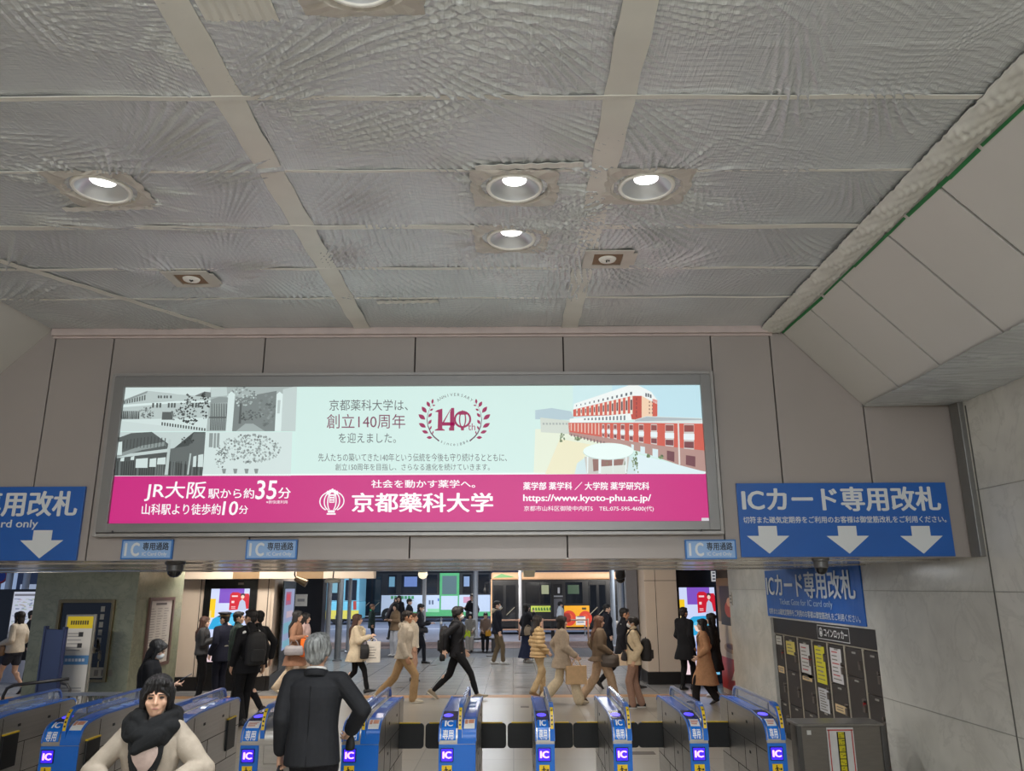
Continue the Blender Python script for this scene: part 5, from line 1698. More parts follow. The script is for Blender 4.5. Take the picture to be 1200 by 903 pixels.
# hanging things under the concourse ceiling
p = PY(390, 681, 14.5)
t = thing('pendant_lamp', 'grey dish pendant hanging above the grey-haired man, before the posts', 'pendant lamp', (p.x, p.y, p.z))
m = MB(); m.lathe([(.001, .06), (.1, .055), (.145, .02), (.145, -.02), (.001, -.03)], n=24); m.build('dish', mat('dish_grey', (150, 150, 142), .5), t, smooth=40)
m = MB(); m.tube([(0, 0, .05), (.01, 0, .2), (-.02, 0, .35), (0, 0, 3.0 - p.z)], .012, 8); m.build('cord', DARK, t, smooth=True)
p = PY(495.5, 673, 20.0)
t = thing('dome_lamp', 'lit white dome lamp hanging in front of the white and green bus', 'lamp', (p.x, p.y, p.z))
m = MB(); m.lathe([(.001, .12), (.1, .11), (.12, .05), (.1, .05)], n=20); m.build('cap', mat('dish_grey', (150, 150, 142), .5), t, smooth=40)
m = MB(); m.lathe([(.11, .05), (.12, .0), (.09, -.07), (.04, -.10), (.001, -.11)], n=20); m.build('shade', mat('lit_shade', (238, 226, 196), .5, emit=1.1), t, smooth=True)
m = MB(); m.tube([(0, 0, .1), (0, 0, 3.0 - p.z)], .015, 8); m.build('rod', DARK, t)
p = PY(727, 675, 15.5)
t = thing('ceiling_camera', 'dark security camera hanging above the suited man by the white post', 'camera', (p.x, p.y, p.z))
m = MB(); m.lathe([(.001, .13), (.09, .12), (.1, .0), (.07, -.06)], n=20); m.build('housing', DARK, t, smooth=40)
m = MB(); m.ell((.0, 0, -.06), (.085, .085, .07)); m.build('dome', mat('smoked_dome', (14, 14, 16), .08), t, smooth=True)
m = MB(); m.tube([(0, 0, .1), (0, 0, 3.0 - p.z)], .02, 8); m.build('rod', DARK, t)
p = PY(620, 671, 24.0)
t = thing('ceiling_speaker', 'cream box speaker hung above the orange-topped bus', 'speaker', (p.x, p.y, p.z))
m = MB(); m.prism([(-.16, -.12), (.16, -.12), (.2, .14), (-.2, .14)], -.1, .1, 'y'); m.build('box', mat('cream_box', (190, 178, 150), .5), t, bevel=.02)
m = MB(); m.tube([(0, 0, .13), (0, 0, 3.0 - p.z)], .02, 8); m.build('bracket', DARK, t)
p = PY(352, 681, 15.5)
t = thing('spot_lamp', 'small dark spotlight angled under the brown fascia', 'lamp', (p.x, p.y, p.z))
m = MB(); m.tube([(-.1, 0, .06), (.12, 0, -.04)], [.05, .075], 12); m.build('barrel', mat('lamp_bronze', (120, 104, 80), .35, metal=.5), t, smooth=40)
m = MB(); m.tube([(-.08, 0, .06), (-.12, 0, .12), (-.12, 0, 3.0 - p.z)], .015, 8); m.build('arm', DARK, t)


# ---------------------------------------------------------------- buses
BGL = mat('bus_glass', (22, 26, 32), .08, spec=.8)
TYRE = mat('tyre', (20, 20, 21), .8)


def bus(label, x0, x1, Y, H, lower, roof, dark, zsill, ztop, wins, doors, wheels, band=None):
    """side view along x; windows, doors and wheels are (x0,x1) or x offsets from x0. front end at x0"""
    t = thing('city_bus', label, 'bus', ((x0 + x1) / 2, Y, -.05))
    L = x1 - x0
    D = 2.3
    def B(name, a, b, z0, z1, m_, out=0.0, deep=None, bev=0.0, par=None):
        m = MB(); m.bx(x0 + a - (x0 + x1) / 2, x0 + b - (x0 + x1) / 2, -out, deep if deep is not None else D, z0, z1)
        return m.build(name, m_, par or t, bevel=bev)
    B('lower_body', 0, L, .32, zsill, lower, bev=.04)
    B('window_band', .02, L - .02, zsill, ztop, dark, out=-.01, bev=.02)
    B('roof', 0, L, ztop, H, roof, bev=.09)
    B('underside', .2, L - .2, .2, .34, BLACK, out=-.15)
    for a, b, lit in wins:
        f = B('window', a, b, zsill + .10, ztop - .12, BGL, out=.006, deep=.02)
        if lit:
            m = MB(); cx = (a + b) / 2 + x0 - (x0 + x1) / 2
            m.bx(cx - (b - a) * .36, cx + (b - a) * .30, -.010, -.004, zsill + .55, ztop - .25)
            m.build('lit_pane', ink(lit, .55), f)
    for a, b in doors:
        d = B('door', a, b, .38, ztop - .06, mat('bus_door', (22, 24, 28), .25), out=.012, deep=.03, bev=.01)
        for k in range(2):
            w = (b - a) / 2
            m = MB(); o = x0 - (x0 + x1) / 2 + a + k * w
            m.bx(o + .08, o + w - .05, -.018, -.01, .62, ztop - .25); m.build('door_glass', BGL, d)
            m = MB(); m.tube([(o + w * .5 - .18, -.03, .9), (o + w * .5 + .2, -.03, 1.25)], .018, 6); m.build('grab_rail', EDGE, d)
    for a in wheels:
        m = MB(); m.lathe([(.16, -.02), (.42, -.015), (.45, .03), (.45, .24), (.16, .24)], (x0 + a - (x0 + x1) / 2, 0, .45), 24, axis='y'); w_ = m.build('wheel', TYRE, t, smooth=40)
        m = MB(); m.lathe([(.001, -.03), (.12, -.03), (.2, -.012), (.22, -.01)], (x0 + a - (x0 + x1) / 2, 0, .45), 18, axis='y'); m.build('hub', STEEL, w_, smooth=40)
    # sloping front end with windscreen
    m = MB(); m.bx(-L / 2 - .05, -L / 2 + .03, .12, D - .12, zsill - .35, ztop + .1); m.build('windscreen', BGL, t, bevel=.05)
    m = MB(); m.tube([(-L / 2 - .02, -.05, ztop - .1), (-L / 2 - .3, -.22, ztop - .15), (-L / 2 - .3, -.22, ztop - .35)], .025, 6); mr = m.build('mirror_arm', BLACK, t)
    m = MB(); m.ell((-L / 2 - .3, -.22, ztop - .5), (.08, .05, .18)); m.build('mirror', BLACK, mr, smooth=True)
    return t


# orange-topped bus
Yb1 = 38.8
bx0, bx1 = PY(575.5, 710, Yb1).x, PY(756, 710, Yb1).x
ORG = mat('bus_amber', (232, 166, 34), .35, var=.03); PEACH = mat('bus_peach_roof', (222, 178, 136), .4, var=.03)
BB = mat('bus_black', (26, 27, 30), .3)
def bxp(u): return PY(u, 710, Yb1).x - bx0
zs1 = PY(650, 709.5, Yb1).z + .05; zt1 = PY(650, 679, Yb1).z + .05
t = bus('bus with a peach orange roof stripe and amber lower side, stopped behind the guard rail', bx0, bx1, Yb1, PY(650, 670, Yb1).z + .05, BB, PEACH, BB, zs1, zt1,
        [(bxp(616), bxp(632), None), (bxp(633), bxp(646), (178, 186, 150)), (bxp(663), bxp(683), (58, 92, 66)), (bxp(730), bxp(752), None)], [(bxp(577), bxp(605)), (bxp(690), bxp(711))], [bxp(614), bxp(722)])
o = -(bx1 - bx0) / 2
m = MB(); m.bx(o + bxp(661), o + bxp(690.5), -.02, .05, .34, zs1); p_ = m.build('amber_panel', ORG, t, bevel=.01)
m = MB(); m.bx(o + bxp(622), o + bxp(648), -.02, .05, zs1 - .28, zs1); g_ = m.build('green_panel', mat('bus_lime', (178, 196, 84), .4), t, bevel=.01)
m = MB(); m.bx(o - .02, o + .05, -.03, .1, .5, zt1 + .05); m.build('front_pillar', PEACH, t, bevel=.02)
m = MB(); m.prism([(o + .1, zt1 + .1), (o + .5, zt1 + .3), (o + 1.2, zt1 + .12)], -.01, .02, 'y'); m.build('roof_emblem', mat('bus_green', (92, 160, 84), .4), t)
A = Art('front', Yb1 - .024)
zz = -.05 + zs1
for j in range(7):
    a = bx0 + bxp(624) + j * .135
    A.poly([(a, zz - .22), (a + .10, zz - .22), (a + .06, zz - .07), (a - .01, zz - .09)], (58, 104, 48), 1, 'livery')
for u, s_ in ((667, .42), (686, .40)):
    c = A.ab(u, 724)
    A.ring(c[0], c[1], s_ * .8, s_ * .85, .16, (206, 60, 40), 1, 'livery', 24); A.disc(c[0], c[1], s_ * .4, s_ * .45, (214, 84, 50), 1, 'livery')
A.prect(682, 711.5, 687, 714, (70, 60, 30), 1, 'livery')
A.build(t)

# white and green bus farther out
Yb2 = 54.0
gx0, gx1 = PY(421, 700, Yb2).x, PY(575, 700, Yb2).x
def gxp(u): return PY(u, 700, Yb2).x - gx0
WHB = mat('bus_white', (206, 214, 226), .35, var=.02); GRB = mat('bus_green', (92, 160, 84), .4)
zs2 = PY(480, 697, Yb2).z + .05; zt2 = PY(480, 671, Yb2).z + .05
t = bus('long white and green bus crossing behind the waiting people', gx0, gx1, Yb2, PY(480, 667.5, Yb2).z + .05, WHB, BB, BB, zs2, zt2,
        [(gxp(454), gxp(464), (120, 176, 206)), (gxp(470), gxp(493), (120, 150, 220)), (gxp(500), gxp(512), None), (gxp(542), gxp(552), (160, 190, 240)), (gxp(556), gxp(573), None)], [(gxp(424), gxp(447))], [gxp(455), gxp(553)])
o = -(gx1 - gx0) / 2
m = MB(); m.bx(o + gxp(449), o + gxp(575), -.01, .04, .34, .62); m.build('green_skirt', mat('bus_leaf_green', (84, 176, 110), .35), t)
f = MB(); f.bx(o + gxp(515), o + gxp(538), -.025, .04, .36, zt2 - .02); f = f.build('middle_door', mat('bus_leaf_green', (84, 176, 110), .35), t, bevel=.02)
m = MB(); m.bx(o + gxp(518), o + gxp(535), -.035, -.01, zs2 + .05, zt2 - .2); m.build('door_glass', ink((120, 158, 168), .35), f)
m = MB(); m.bx(o + gxp(517), o + gxp(536.5), -.034, -.01, .75, zs2 - .06); m.build('door_panel', WHB, f)
A = Art('front', Yb2 - .012)
for u in (502.5, 506): A.prect(u, 703, u + 2, 708, (96, 108, 130), 1, 'livery')
for u in range(458, 484, 4): A.prect(u, 698, u + 3, 701.5, (70, 150, 96), 1, 'livery')
A.prect(513, 701, 514.5, 704, (60, 100, 190), 1, 'livery'); A.prect(501, 713, 515, 717, (150, 216, 160), 1, 'livery')
A.prect(543, 699, 553, 706, (214, 150, 170), 1, 'livery')
A.build(t)
# pale blue bus nose at the far side
Yb3 = 50.0
cx0, cx1 = PY(378, 700, Yb3).x, PY(421, 700, Yb3).x
zt3 = PY(410, 676, Yb3).z
SKYB = mat('bus_sky', (118, 194, 214), .35)
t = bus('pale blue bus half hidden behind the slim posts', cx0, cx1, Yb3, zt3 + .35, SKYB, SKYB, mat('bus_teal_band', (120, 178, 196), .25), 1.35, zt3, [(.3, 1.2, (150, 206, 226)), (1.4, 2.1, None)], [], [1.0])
m = MB(); m.bx(-(cx1 - cx0) / 2, (cx1 - cx0) / 2, -.02, .04, .34, .85); m.build('yellow_band', mat('bus_yellow', (222, 206, 90), .4), t)
A = Art('front', Yb3 - .015)
A.prect(414, 704, 417.5, 714, (180, 70, 60), 1, 'destination'); A.build(t)

# guard rail, stop post, bollard, kerb boxes
t = thing('guard_rail', 'pale orange guard rail at the kerb before the orange-topped bus', 'railing', (PZ(590, 752).x, PZ(590, 750).y, 0))
L0, L1 = 0.0, PZ(690, 750).x - PZ(590, 750).x
RAIL = mat('rail_peach', (206, 160, 134), .5)
for z in (.42, .80): 
    m = MB(); m.tube([(-.3, 0, z), (L1, 0, z)], .03, 8); m.build('rail', RAIL, t, smooth=True)
for k in range(5):
    m = MB(); m.tube([(-.3 + (L1 + .3) * k / 4, 0, 0), (-.3 + (L1 + .3) * k / 4, 0, .86)], .04, 8); m.build('post', RAIL, t, smooth=True)
p = PZ(684, 745)
t = thing('notice_plate', 'white notice plate on the rail in front of the amber bus side', 'notice', (PY(681, 725, p.y - .06).x, p.y - .06, 0))
a, b = PY(675, 732, p.y - .06), PY(686, 722, p.y - .06)
m = MB(); m.bx(a.x, b.x, p.y - .07, p.y - .05, a.z, b.z); m.build('plate', mat('paper_white', (214, 212, 206), .6), t, world=True)
A = Art('front', p.y - .071)
for k in range(3): A.rect(a.x + .06, a.z + .1 + k * .12, b.x - .06, a.z + .14 + k * .12, (90, 110, 150), 1)
A.build(t)
m = MB(); m.bx(b.x - .06, b.x, p.y - .05, p.y, 0, b.z); m.build('upright', mat('post_grey', (130, 134, 140), .3, metal=.6), t, world=True)
p = PZ(653, 748)
t = thing('bus_stop_sign', 'black bus stop pillar with a white number on top', 'bus stop', (p.x, p.y, 0))
ztp = PY(653, 684, p.y).z
m = MB(); m.bx(-.26, -.12, -.06, .06, 0, ztp); m.build('pole', mat('stop_black', (30, 30, 33), .4), t, bevel=.01)
m = MB(); m.bx(-.18, .26, -.07, .07, ztp - .44, ztp); hd = m.build('head_panel', mat('stop_black', (30, 30, 33), .4), t, bevel=.01)
m = MB(); m.bx(-.14, .24, -.05, .05, .9, ztp - .62); m.build('timetable_panel', mat('stop_grey', (112, 112, 118), .4), t, bevel=.01)
A = Art('front', p.y - .072)
A.ptext('1', 653.5, 688, 656, 695, (226, 228, 232), 1, bold=.03); A.prect(649, 697.5, 659.5, 699.2, (170, 172, 178), 1, 'small_print')
A.build(t)
# building fronts across the road
BLD = [(-46, -30, 9, (74, 80, 98)), (-30, -17, 14, (92, 94, 104)), (-17, -6, 11, (64, 70, 88)), (-6, 5, 16, (84, 84, 96)), (5, 16, 12, (70, 72, 84)), (16, 40, 15, (90, 92, 104))]
for i, (x0, x1, h, col) in enumerate(BLD):
    t = thing('street_building', ['low dark office block at the far end across the road behind the map board', 'grey office block across the road behind the map board opening', 'dark blue-grey shop block behind the pale blue bus', 'tall block behind the white and green bus', 'block behind the orange-topped bus', 'tall block behind the tail of the orange-topped bus'][i], 'building', ((x0 + x1) / 2, 74, 0))
    m = MB(); m.bx(x0, x1, 74, 84, -.1, h); m.build('wall', mat('facade_%d' % i, col, .7, var=.1), t, world=True)
    n = int((x1 - x0) / 2.2)
    for k in range(n):
        for j in range(int(h / 3.4)):
            a = x0 + .4 + k * (x1 - x0 - .4) / n
            lit = r_.random() < (.75 if j == 0 else .35)
            m = MB(); m.bx(a, a + (x1 - x0) / n - .5, 73.95, 74.05, .5 + j * 3.3, 2.6 + j * 3.3)
            m.build('window', ink(r_.choice(((190, 206, 236), (230, 214, 170), (150, 180, 220))), .5) if lit else BGL, t, world=True)

# ---------------------------------------------------------------- the opening beyond the cut-off sign: map board, road sign
YMB = 19.5
a, b = PY(-6, 750, YMB), PY(39, 693, YMB)
t = thing('map_board', 'bright white area map board in a black frame behind the woman in shorts', 'map board', ((a.x + b.x) / 2, YMB, 0))
zt = b.z
m = MB(); m.bx(a.x - 1.0, b.x + .4, YMB, YMB + .12, zt, zt + .06); m.bx(a.x - 1.0, a.x + .28, YMB - .01, YMB + .12, .3, zt); m.build('frame', BLACK, t, world=True)
m = MB(); m.bx(a.x + .2, b.x + .1, YMB + .02, YMB + .1, .72, zt); m.build('light_box', ink((206, 212, 230), .75), t, world=True)
m = MB(); m.bx(a.x - .8, b.x + .3, YMB + .03, YMB + .1, .0, .72); m.build('lower_panel', mat('pale_panel', (200, 198, 204), .5), t, world=True)
A = Art('front', YMB + .018, .75)
for k in range(120):
    x, z = r_.uniform(a.x + .3, b.x), r_.uniform(.85, zt - .16)
    A.rect(x, z, x + r_.uniform(.02, .12), z + r_.uniform(.008, .03), r_.choice(((150, 160, 190), (190, 160, 170), (130, 140, 170), (170, 186, 170))), 1, 'map_print')
A.rect(a.x + .3, zt - .1, a.x + .8, zt - .05, (120, 120, 130), 1, 'map_print')
A.build(t)
p = PY(1, 675, 30.0)
t = thing('road_sign', 'round blue road sign with a red edge at the photo border above the map board', 'road sign', (p.x, 30.0, 0))
m = MB(); m.lathe([(.001, -.02), (.20, -.02)], (0, 0, p.z), 28, axis='y'); m.build('disc', mat('sign_blue_disc', (40, 74, 170), .4), t, recalc=False)
m = MB(); m.lathe([(.20, -.022), (.27, -.022), (.27, .0), (.001, .0)], (0, 0, p.z), 28, axis='y'); m.build('rim', mat('sign_red', (190, 50, 60), .4), t)
m = MB(); m.tube([(0, .03, 0), (0, .03, p.z + .2)], .035, 8); m.build('pole', POST, t)
for u in (11, 31):
    p = PY(u, 680, 27.5)
    t = thing('canopy_post', 'pale canopy post above the map board, ' + ('beside the round road sign' if u == 11 else 'next to the green marble'), 'post', (p.x, 27.5, 0))
    m = MB(); m.lathe([(.11, .0), (.11, 3.55)], n=18, caps=True); m.build('shaft', POST, t, smooth=40)
    m = MB(); m.lathe([(.16, 0), (.16, .03), (.12, .06)], n=18, caps=True); m.build('base_ring', POST, t, smooth=40)
# planter bench where two people sit
p = PZ(560, 764)
BENCHY = p.y
t = thing('stone_bench', 'low dark stone bench with two people sitting on it at the kerb', 'bench', (PY(560, 750, p.y).x, p.y + .55, 0))
m = MB(); m.bx(-.95, .75, -.25, .25, .38, .44); m.build('seat', mat('bench_stone', (84, 82, 84), .6, bump=.2), t, bevel=.01)
for x in (-.75, .55):
    m = MB(); m.bx(x - .1, x + .1, -.2, .2, 0, .38); m.build('leg', mat('bench_stone', (84, 82, 84), .6, bump=.2), t, bevel=.01)
p = PZ(516.5, 752)
t = thing('bollard', 'thin grey bollard at the kerb before the white and green bus', 'bollard', (p.x, p.y, 0))
m = MB(); m.lathe([(.05, 0), (.05, .9), (.03, .95), (.001, .96)], n=14); m.build('shaft', mat('post_grey', (130, 134, 140), .3, metal=.6), t, smooth=40)
m = MB(); m.lathe([(.052, .7), (.055, .71), (.055, .78), (.052, .79)], n=14); m.build('band', WHITEP, t, smooth=40)
# ================================================================== people
_rs = np.random.default_rng(11)


def blob(mb, name, voxel=.009, iters=3, disp=None, fac=.5):
    """weld overlapping closed shapes into one continuous smooth surface"""
    me = mb.mesh(name)
    o = bpy.data.objects.new('weld', me)
    TMP.collection.objects.link(o)
    md = o.modifiers.new('weld', 'REMESH')
    md.mode = 'VOXEL'; md.voxel_size = voxel; md.use_smooth_shade = True
    if iters:
        sm = o.modifiers.new('soft', 'SMOOTH'); sm.factor = fac; sm.iterations = iters
    vl = TMP.view_layers[0]; vl.update()
    out = bpy.data.meshes.new_from_object(o.evaluated_get(vl.depsgraph))
    out.name = name
    bpy.data.objects.remove(o); bpy.data.meshes.remove(me)
    if disp and len(out.vertices):
        n = len(out.vertices)
        co = np.empty(n * 3); out.vertices.foreach_get('co', co); co = co.reshape(-1, 3)
        no = np.empty(n * 3); out.vertex_normals.foreach_get('vector', no); no = no.reshape(-1, 3)
        co += no * disp(co)[:, None]
        out.vertices.foreach_set('co', co.ravel())
    out.polygons.foreach_set('use_smooth', np.ones(len(out.polygons), bool))
    out.update()
    return out


def folds(amp, seed=0, k=22.0, vertical=1.0):
    r = np.random.default_rng(seed)
    W = []
    for i in range(7):
        d = r.normal(size=3); d[2] *= vertical
        d /= np.linalg.norm(d) + 1e-9
        W.append((d * k * r.uniform(.5, 1.8), r.uniform(0, 6.28), r.uniform(.4, 1)))
    def f(co):
        h = np.zeros(len(co))
        for d, ph, a in W: h += a * np.sin(co @ d + ph + .8 * np.sin(co[:, 2] * 9 + ph))
        return h * amp / 3
    return f


def puffs(pitch, amp):
    return lambda co: amp * (np.abs(np.sin(co[:, 2] * math.pi / pitch)) - .5)


def strands(amp, seed=0):
    r = np.random.default_rng(seed)
    def f(co):
        t = np.arctan2(co[:, 0], co[:, 1] + .02)
        h = np.zeros(len(co))
        for i in range(4): h += np.sin(t * r.uniform(9, 34) + r.uniform(0, 6) + co[:, 2] * r.uniform(-6, 6))
        return h * amp / 2.5
    return f


SKIN = {'pale': (222, 182, 158), 'mid': (206, 162, 134), 'tan': (184, 136, 106)}
HAIRC = {'black': (24, 21, 21), 'brown': (64, 38, 28), 'dark': (36, 27, 24), 'grey': (150, 152, 148), 'mid': (92, 60, 42)}


def smat(tone):
    return mat('skin_' + tone, SKIN[tone], .5, var=.05, scale=14)


def cloth(rgb, rough=.85, sheen=.0, key=''):
    return mat('cloth_%02x%02x%02x' % rgb + key, rgb, rough, var=.09, scale=26, bump=.22, bscale=220, sheen=sheen, spec=.25)


def hmat(k):
    if k == 'grey':
        return mat('hair_grey_streaked', (128, 130, 128), .5, var=.75, scale=22, stretch=(2.2, 2.2, .5), bump=.5, bscale=80)
    return mat('hair_' + k, HAIRC[k], .6, var=.35 if k == 'grey' else .25, scale=34, stretch=(3, 3, .4), bump=.35, bscale=90)


def ik(a, b, l1, l2, pole):
    """middle joint of a two-bone limb"""
    d = b - a
    L = min(d.length, (l1 + l2) * .999)
    b = a + d.normalized() * L
    x = (l1 * l1 - l2 * l2 + L * L) / (2 * L)
    h = math.sqrt(max(0, l1 * l1 - x * x))
    t = d.normalized()
    p = pole - t * pole.dot(t)
    p = p.normalized() if p.length > 1e-6 else t.orthogonal().normalized()
    return a + t * x + p * h, b


def hand(m, w, d, palm, side, curl=25, s=1.0, spread=4, thumb=30):
    """palm, thumb from the palm's side and four unequal bent fingers. d: towards the fingertips, palm: palm normal, side: thumb side"""
    d = d.normalized()
    side = (side - d * side.dot(d)).normalized()
    palm = (palm - d * palm.dot(d) - side * palm.dot(side))
    palm = palm.normalized() if palm.length > 1e-6 else d.cross(side)
    for q in (-.022, 0, .022):
        m.cap(w + side * q * .6 * s - d * .01 * s, w + d * .088 * s + side * q * 1.15 * s, .0165 * s, .0145 * s, 10)
    for i, (off, L, r) in enumerate(((.033, .070, .0090), (.0115, .079, .0092), (-.0105, .073, .0088), (-.031, .058, .0078))):
        p = w + d * .086 * s + side * off * s
        a = 0.0
        dr = (d + side * math.radians(spread) * (1.5 - i)).normalized()
        for j, f in enumerate((.45, .32, .25)):
            a += math.radians(curl) * (1.0 if j else .7)
            nd = dr * math.cos(a) + palm * math.sin(a)
            q = p + nd * L * f * s
            m.cap(p, q, r * s * (1 - .08 * j), r * s * (.95 - .1 * j), 8)
            p = q
    a = math.radians(thumb)
    p = w + d * .018 * s + side * .026 * s + palm * .004 * s
    t1 = (side * math.cos(a * .6) + d * .9 + palm * math.sin(a)).normalized()
    q = p + t1 * .042 * s
    m.cap(p, q, .0125 * s, .0105 * s, 8)
    t2 = (d + side * .35 + palm * (.3 + math.sin(a))).normalized()
    m.cap(q, q + t2 * .032 * s, .0102 * s, .0085 * s, 8)


class Person:
    pass


def person(label, pos, head_deg, H=1.68, sex='f', skin='pale', legs=None, sit=None, lean=0, twist=0, yaw=0, nod=0, arms=None, group=None, voxel=.0085,
           top=None, inner=None, bottom=None, hair=None, mask=False, shoes=((36, 34, 34), None), eyes=True, hat=None, wide=1.0, hands=None, category='person', fat=1.0):
    """legs: (left, right) of (forward, pitch) in metres/degrees, pitch>0 heel lifted. arms: dict L/R -> wrist offset from the shoulder (x out, y forward, z up)"""
    s = H / 1.72
    female = sex == 'f'
    legs = legs or ((.0, 0), (.02, 0))
    sw = .138 if female else .160
    hipw = .088
    LT, LS = .43, .41
    # feet and pelvis
    ank = []
    for (fy, pt), sx in zip(legs, (-1, 1)):
        p = math.radians(abs(pt))
        az = .078 * math.cos(p) + (.13 * math.sin(p) if pt > 0 else .05 * math.sin(p))
        ank.append(V((sx * hipw * .85, fy, az)))
    if sit is None:
        pz = min(a.z + math.sqrt(((LT + LS) * .988) ** 2 - min(a.y ** 2, .45)) for a in ank) + .02
    else:
        pz = sit
    pel = V((0, 0, pz))
    hips = [pel + V((sx * hipw, 0, -.02)) for sx in (-1, 1)]
    knees = []
    for i in (0, 1):
        k, ank[i] = ik(hips[i], ank[i], LT, LS, V((0, 1, .15)))
        knees.append(k)
    Rl = Matrix.Rotation(-math.radians(lean), 3, 'X')
    Rt = Matrix.Rotation(math.radians(twist), 3, 'Z')
    def T(x, y, z):                      # torso point, z above the pelvis
        q = V((x, y, z))
        k = max(0, min(1, z / .45))
        q = Matrix.Rotation(math.radians(twist) * k, 3, 'Z') @ q
        return pel + (Rl @ q if z > 0 else q)
    hump = .0
    sh = [T(sx * sw, -.005, .462) for sx in (-1, 1)]
    el, wr = [], []
    arms = arms or {}
    for i, kk in enumerate('LR'):
        a = arms.get(kk, (.05, .03, -.50))
        sx = (-1, 1)[i]
        off = Rt @ V((sx * a[0], a[1], a[2]))
        pole = V(a[3]) if len(a) > 3 else V((.25, -1, -.1))
        pole = Rt @ V((sx * pole.x, pole.y, pole.z))
        e, w = ik(sh[i], sh[i] + off, .275, .245, pole)
        el.append(e); wr.append(w)
    nb = T(0, -.015, .535)
    hc0 = T(0, .012, .66)
    Rh = Rl @ Rt @ Matrix.Rotation(math.radians(yaw), 3, 'Z') @ Matrix.Rotation(-math.radians(nod), 3, 'X')
    hc = nb + Rh @ V((0, .025, .125)) * 1.0
    def HD(x, y, z): return hc + Rh @ V((x, y, z))
    # ---------------- body: one welded surface
    m = MB()
    hipr, waist, chest = (.168, .122, .145) if female else (.16, .138, .168)
    hipr *= wide; waist *= wide; chest *= wide
    axx = lambda z: (Matrix.Rotation(math.radians(twist) * max(0, min(1, z / .45)), 3, 'Z') @ V((1, 0, 0)))
    def torso(mm, d, rows, n=20):
        R = []
        for z, rx, ry in rows:
            ax = axx(z)
            ay = Rl @ Matrix.Rotation(math.radians(90), 3, 'Z') @ ax if z > 0 else Matrix.Rotation(math.radians(90), 3, 'Z') @ ax
            R.append((T(0, 0, z), rx + d, ry + d, ax, ay))
        mm.oval(R, n)
    TR = [(-.10, hipr * .8, .095), (-.02, hipr, .112), (.10, (hipr + waist) / 2, .10), (.20, waist, .093), (.33, chest, .108), (.42, chest * .98, .100), (.48, chest * .68, .076), (.535, .058, .054)]
    torso(m, 0, TR)
    if female:
        for sx in (-1, 1): m.ell(T(sx * .066, .075, .345), (.055, .045, .055))
    m.cap(nb + V((0, 0, -.02)), HD(0, -.018, -.045), .056 if not female else .047, .050 if not female else .043)
    m.ell(HD(0, -.018, .028), (.074, .094, .086), Rh, 18, 12)
    m.ell(HD(0, .022, -.028), (.060, .066, .082), Rh, 16, 10)
    m.ell(HD(0, .040, -.078), (.040, .042, .034), Rh, 14, 8)
    for sx in (-1, 1):
        m.ell(HD(sx * .036, .056, -.028), (.026, .024, .026), Rh, 10, 7)
        m.ell(HD(sx * .074, -.008, -.012), (.010, .020, .032), Rh, 10, 7)
        m.cap(HD(sx * .014, .083, .022), HD(sx * .044, .074, .020), .009, .007, 8)
    m.cap(HD(0, .083, .008), HD(0, .101, -.026), .0085, .0115, 8)
    for sx in (-1, 1): m.ell(HD(sx * .010, .093, -.030), (.008, .009, .007), Rh, 8, 6)
    m.cap(HD(-.018, .078, -.056), HD(.018, .078, -.056), .0085, .0085, 8)
    m.cap(HD(-.014, .077, -.064), HD(.014, .077, -.064), .009, .009, 8)
    for i in (0, 1):
        sx = (-1, 1)[i]
        m.cap(T(sx * sw * .35, -.005, .480), sh[i], .050, .050)
        m.cap(sh[i], el[i], .050 if not female else .043, .038 if not female else .034)
        m.cap(el[i], wr[i], .039 if not female else .034, .026 if not female else .023)
        d = (wr[i] - el[i]).normalized()
        hk = (hands or {}).get('LR'[i], {})
        pd = V(hk.get('dir', d)); pd = pd if 'dir' not in hk else Rt @ V((sx * pd.x, pd.y, pd.z))
        pn = V(hk.get('palm', (-1, 0, -.1))); pn = Rt @ V((sx * pn.x, pn.y, pn.z))
        ps = V(hk.get('side', (0, 1, .1))); ps = Rt @ V((sx * ps.x, ps.y, ps.z))
        hand(m, wr[i] + pd.normalized() * .012, pd, pn, ps, hk.get('curl', 22), .94 if female else 1.04)
        m.cap(hips[i] + V((0, 0, .02)), knees[i], .086 * wide, .055)
        m.cap(knees[i], ank[i], .050, .031)
        m.ell(knees[i].lerp(ank[i], .3) + V((0, -.008, 0)), (.045, .045, .09))
        pt = math.radians(legs[i][1])
        Rf = Matrix.Rotation(-pt, 3, 'X')
        m.cap(ank[i] + Rf @ V((0, -.03, -.048)), ank[i] + Rf @ V((0, .13, -.058)), .030, .022)
    me = blob(m, 'person', voxel, 3)
    root = link('person', me)
    me.materials.append(smat(skin))
    if sit is None: pass
    P = Person()
    kids = []
    def kid(mm, name, mt, vox=.0085, it=3, disp=None, par=None):
        o_ = link(name, blob(mm, name, vox, it, disp) if vox else mm.mesh(name), None, smooth=True)
        o_.data.materials.append(mt)
        kids.append((o_, par))
        return o_
    # ---------------- eyes and brows
    if eyes:
        for sx in (-1, 1):
            mm = MB(); mm.ell(HD(sx * .031, .0765, .003), (.0145, .008, .0066), Rh, 12, 8); kid(mm, 'eye', mat('eye_dark', (30, 22, 20), .2), 0)
            mm = MB(); mm.cap(HD(sx * .016, .0905, .0225), HD(sx * .045, .0795, .0225), .0042, .003, 8); kid(mm, 'eyebrow', mat('brow_dark', (40, 30, 27), .8), 0)
        if not mask:
            mm = MB(); mm.ell(HD(0, .0845, -.0585), (.0205, .006, .0052), Rh, 12, 6); kid(mm, 'lips', mat('lip_rose', (158, 102, 90), .5), 0)
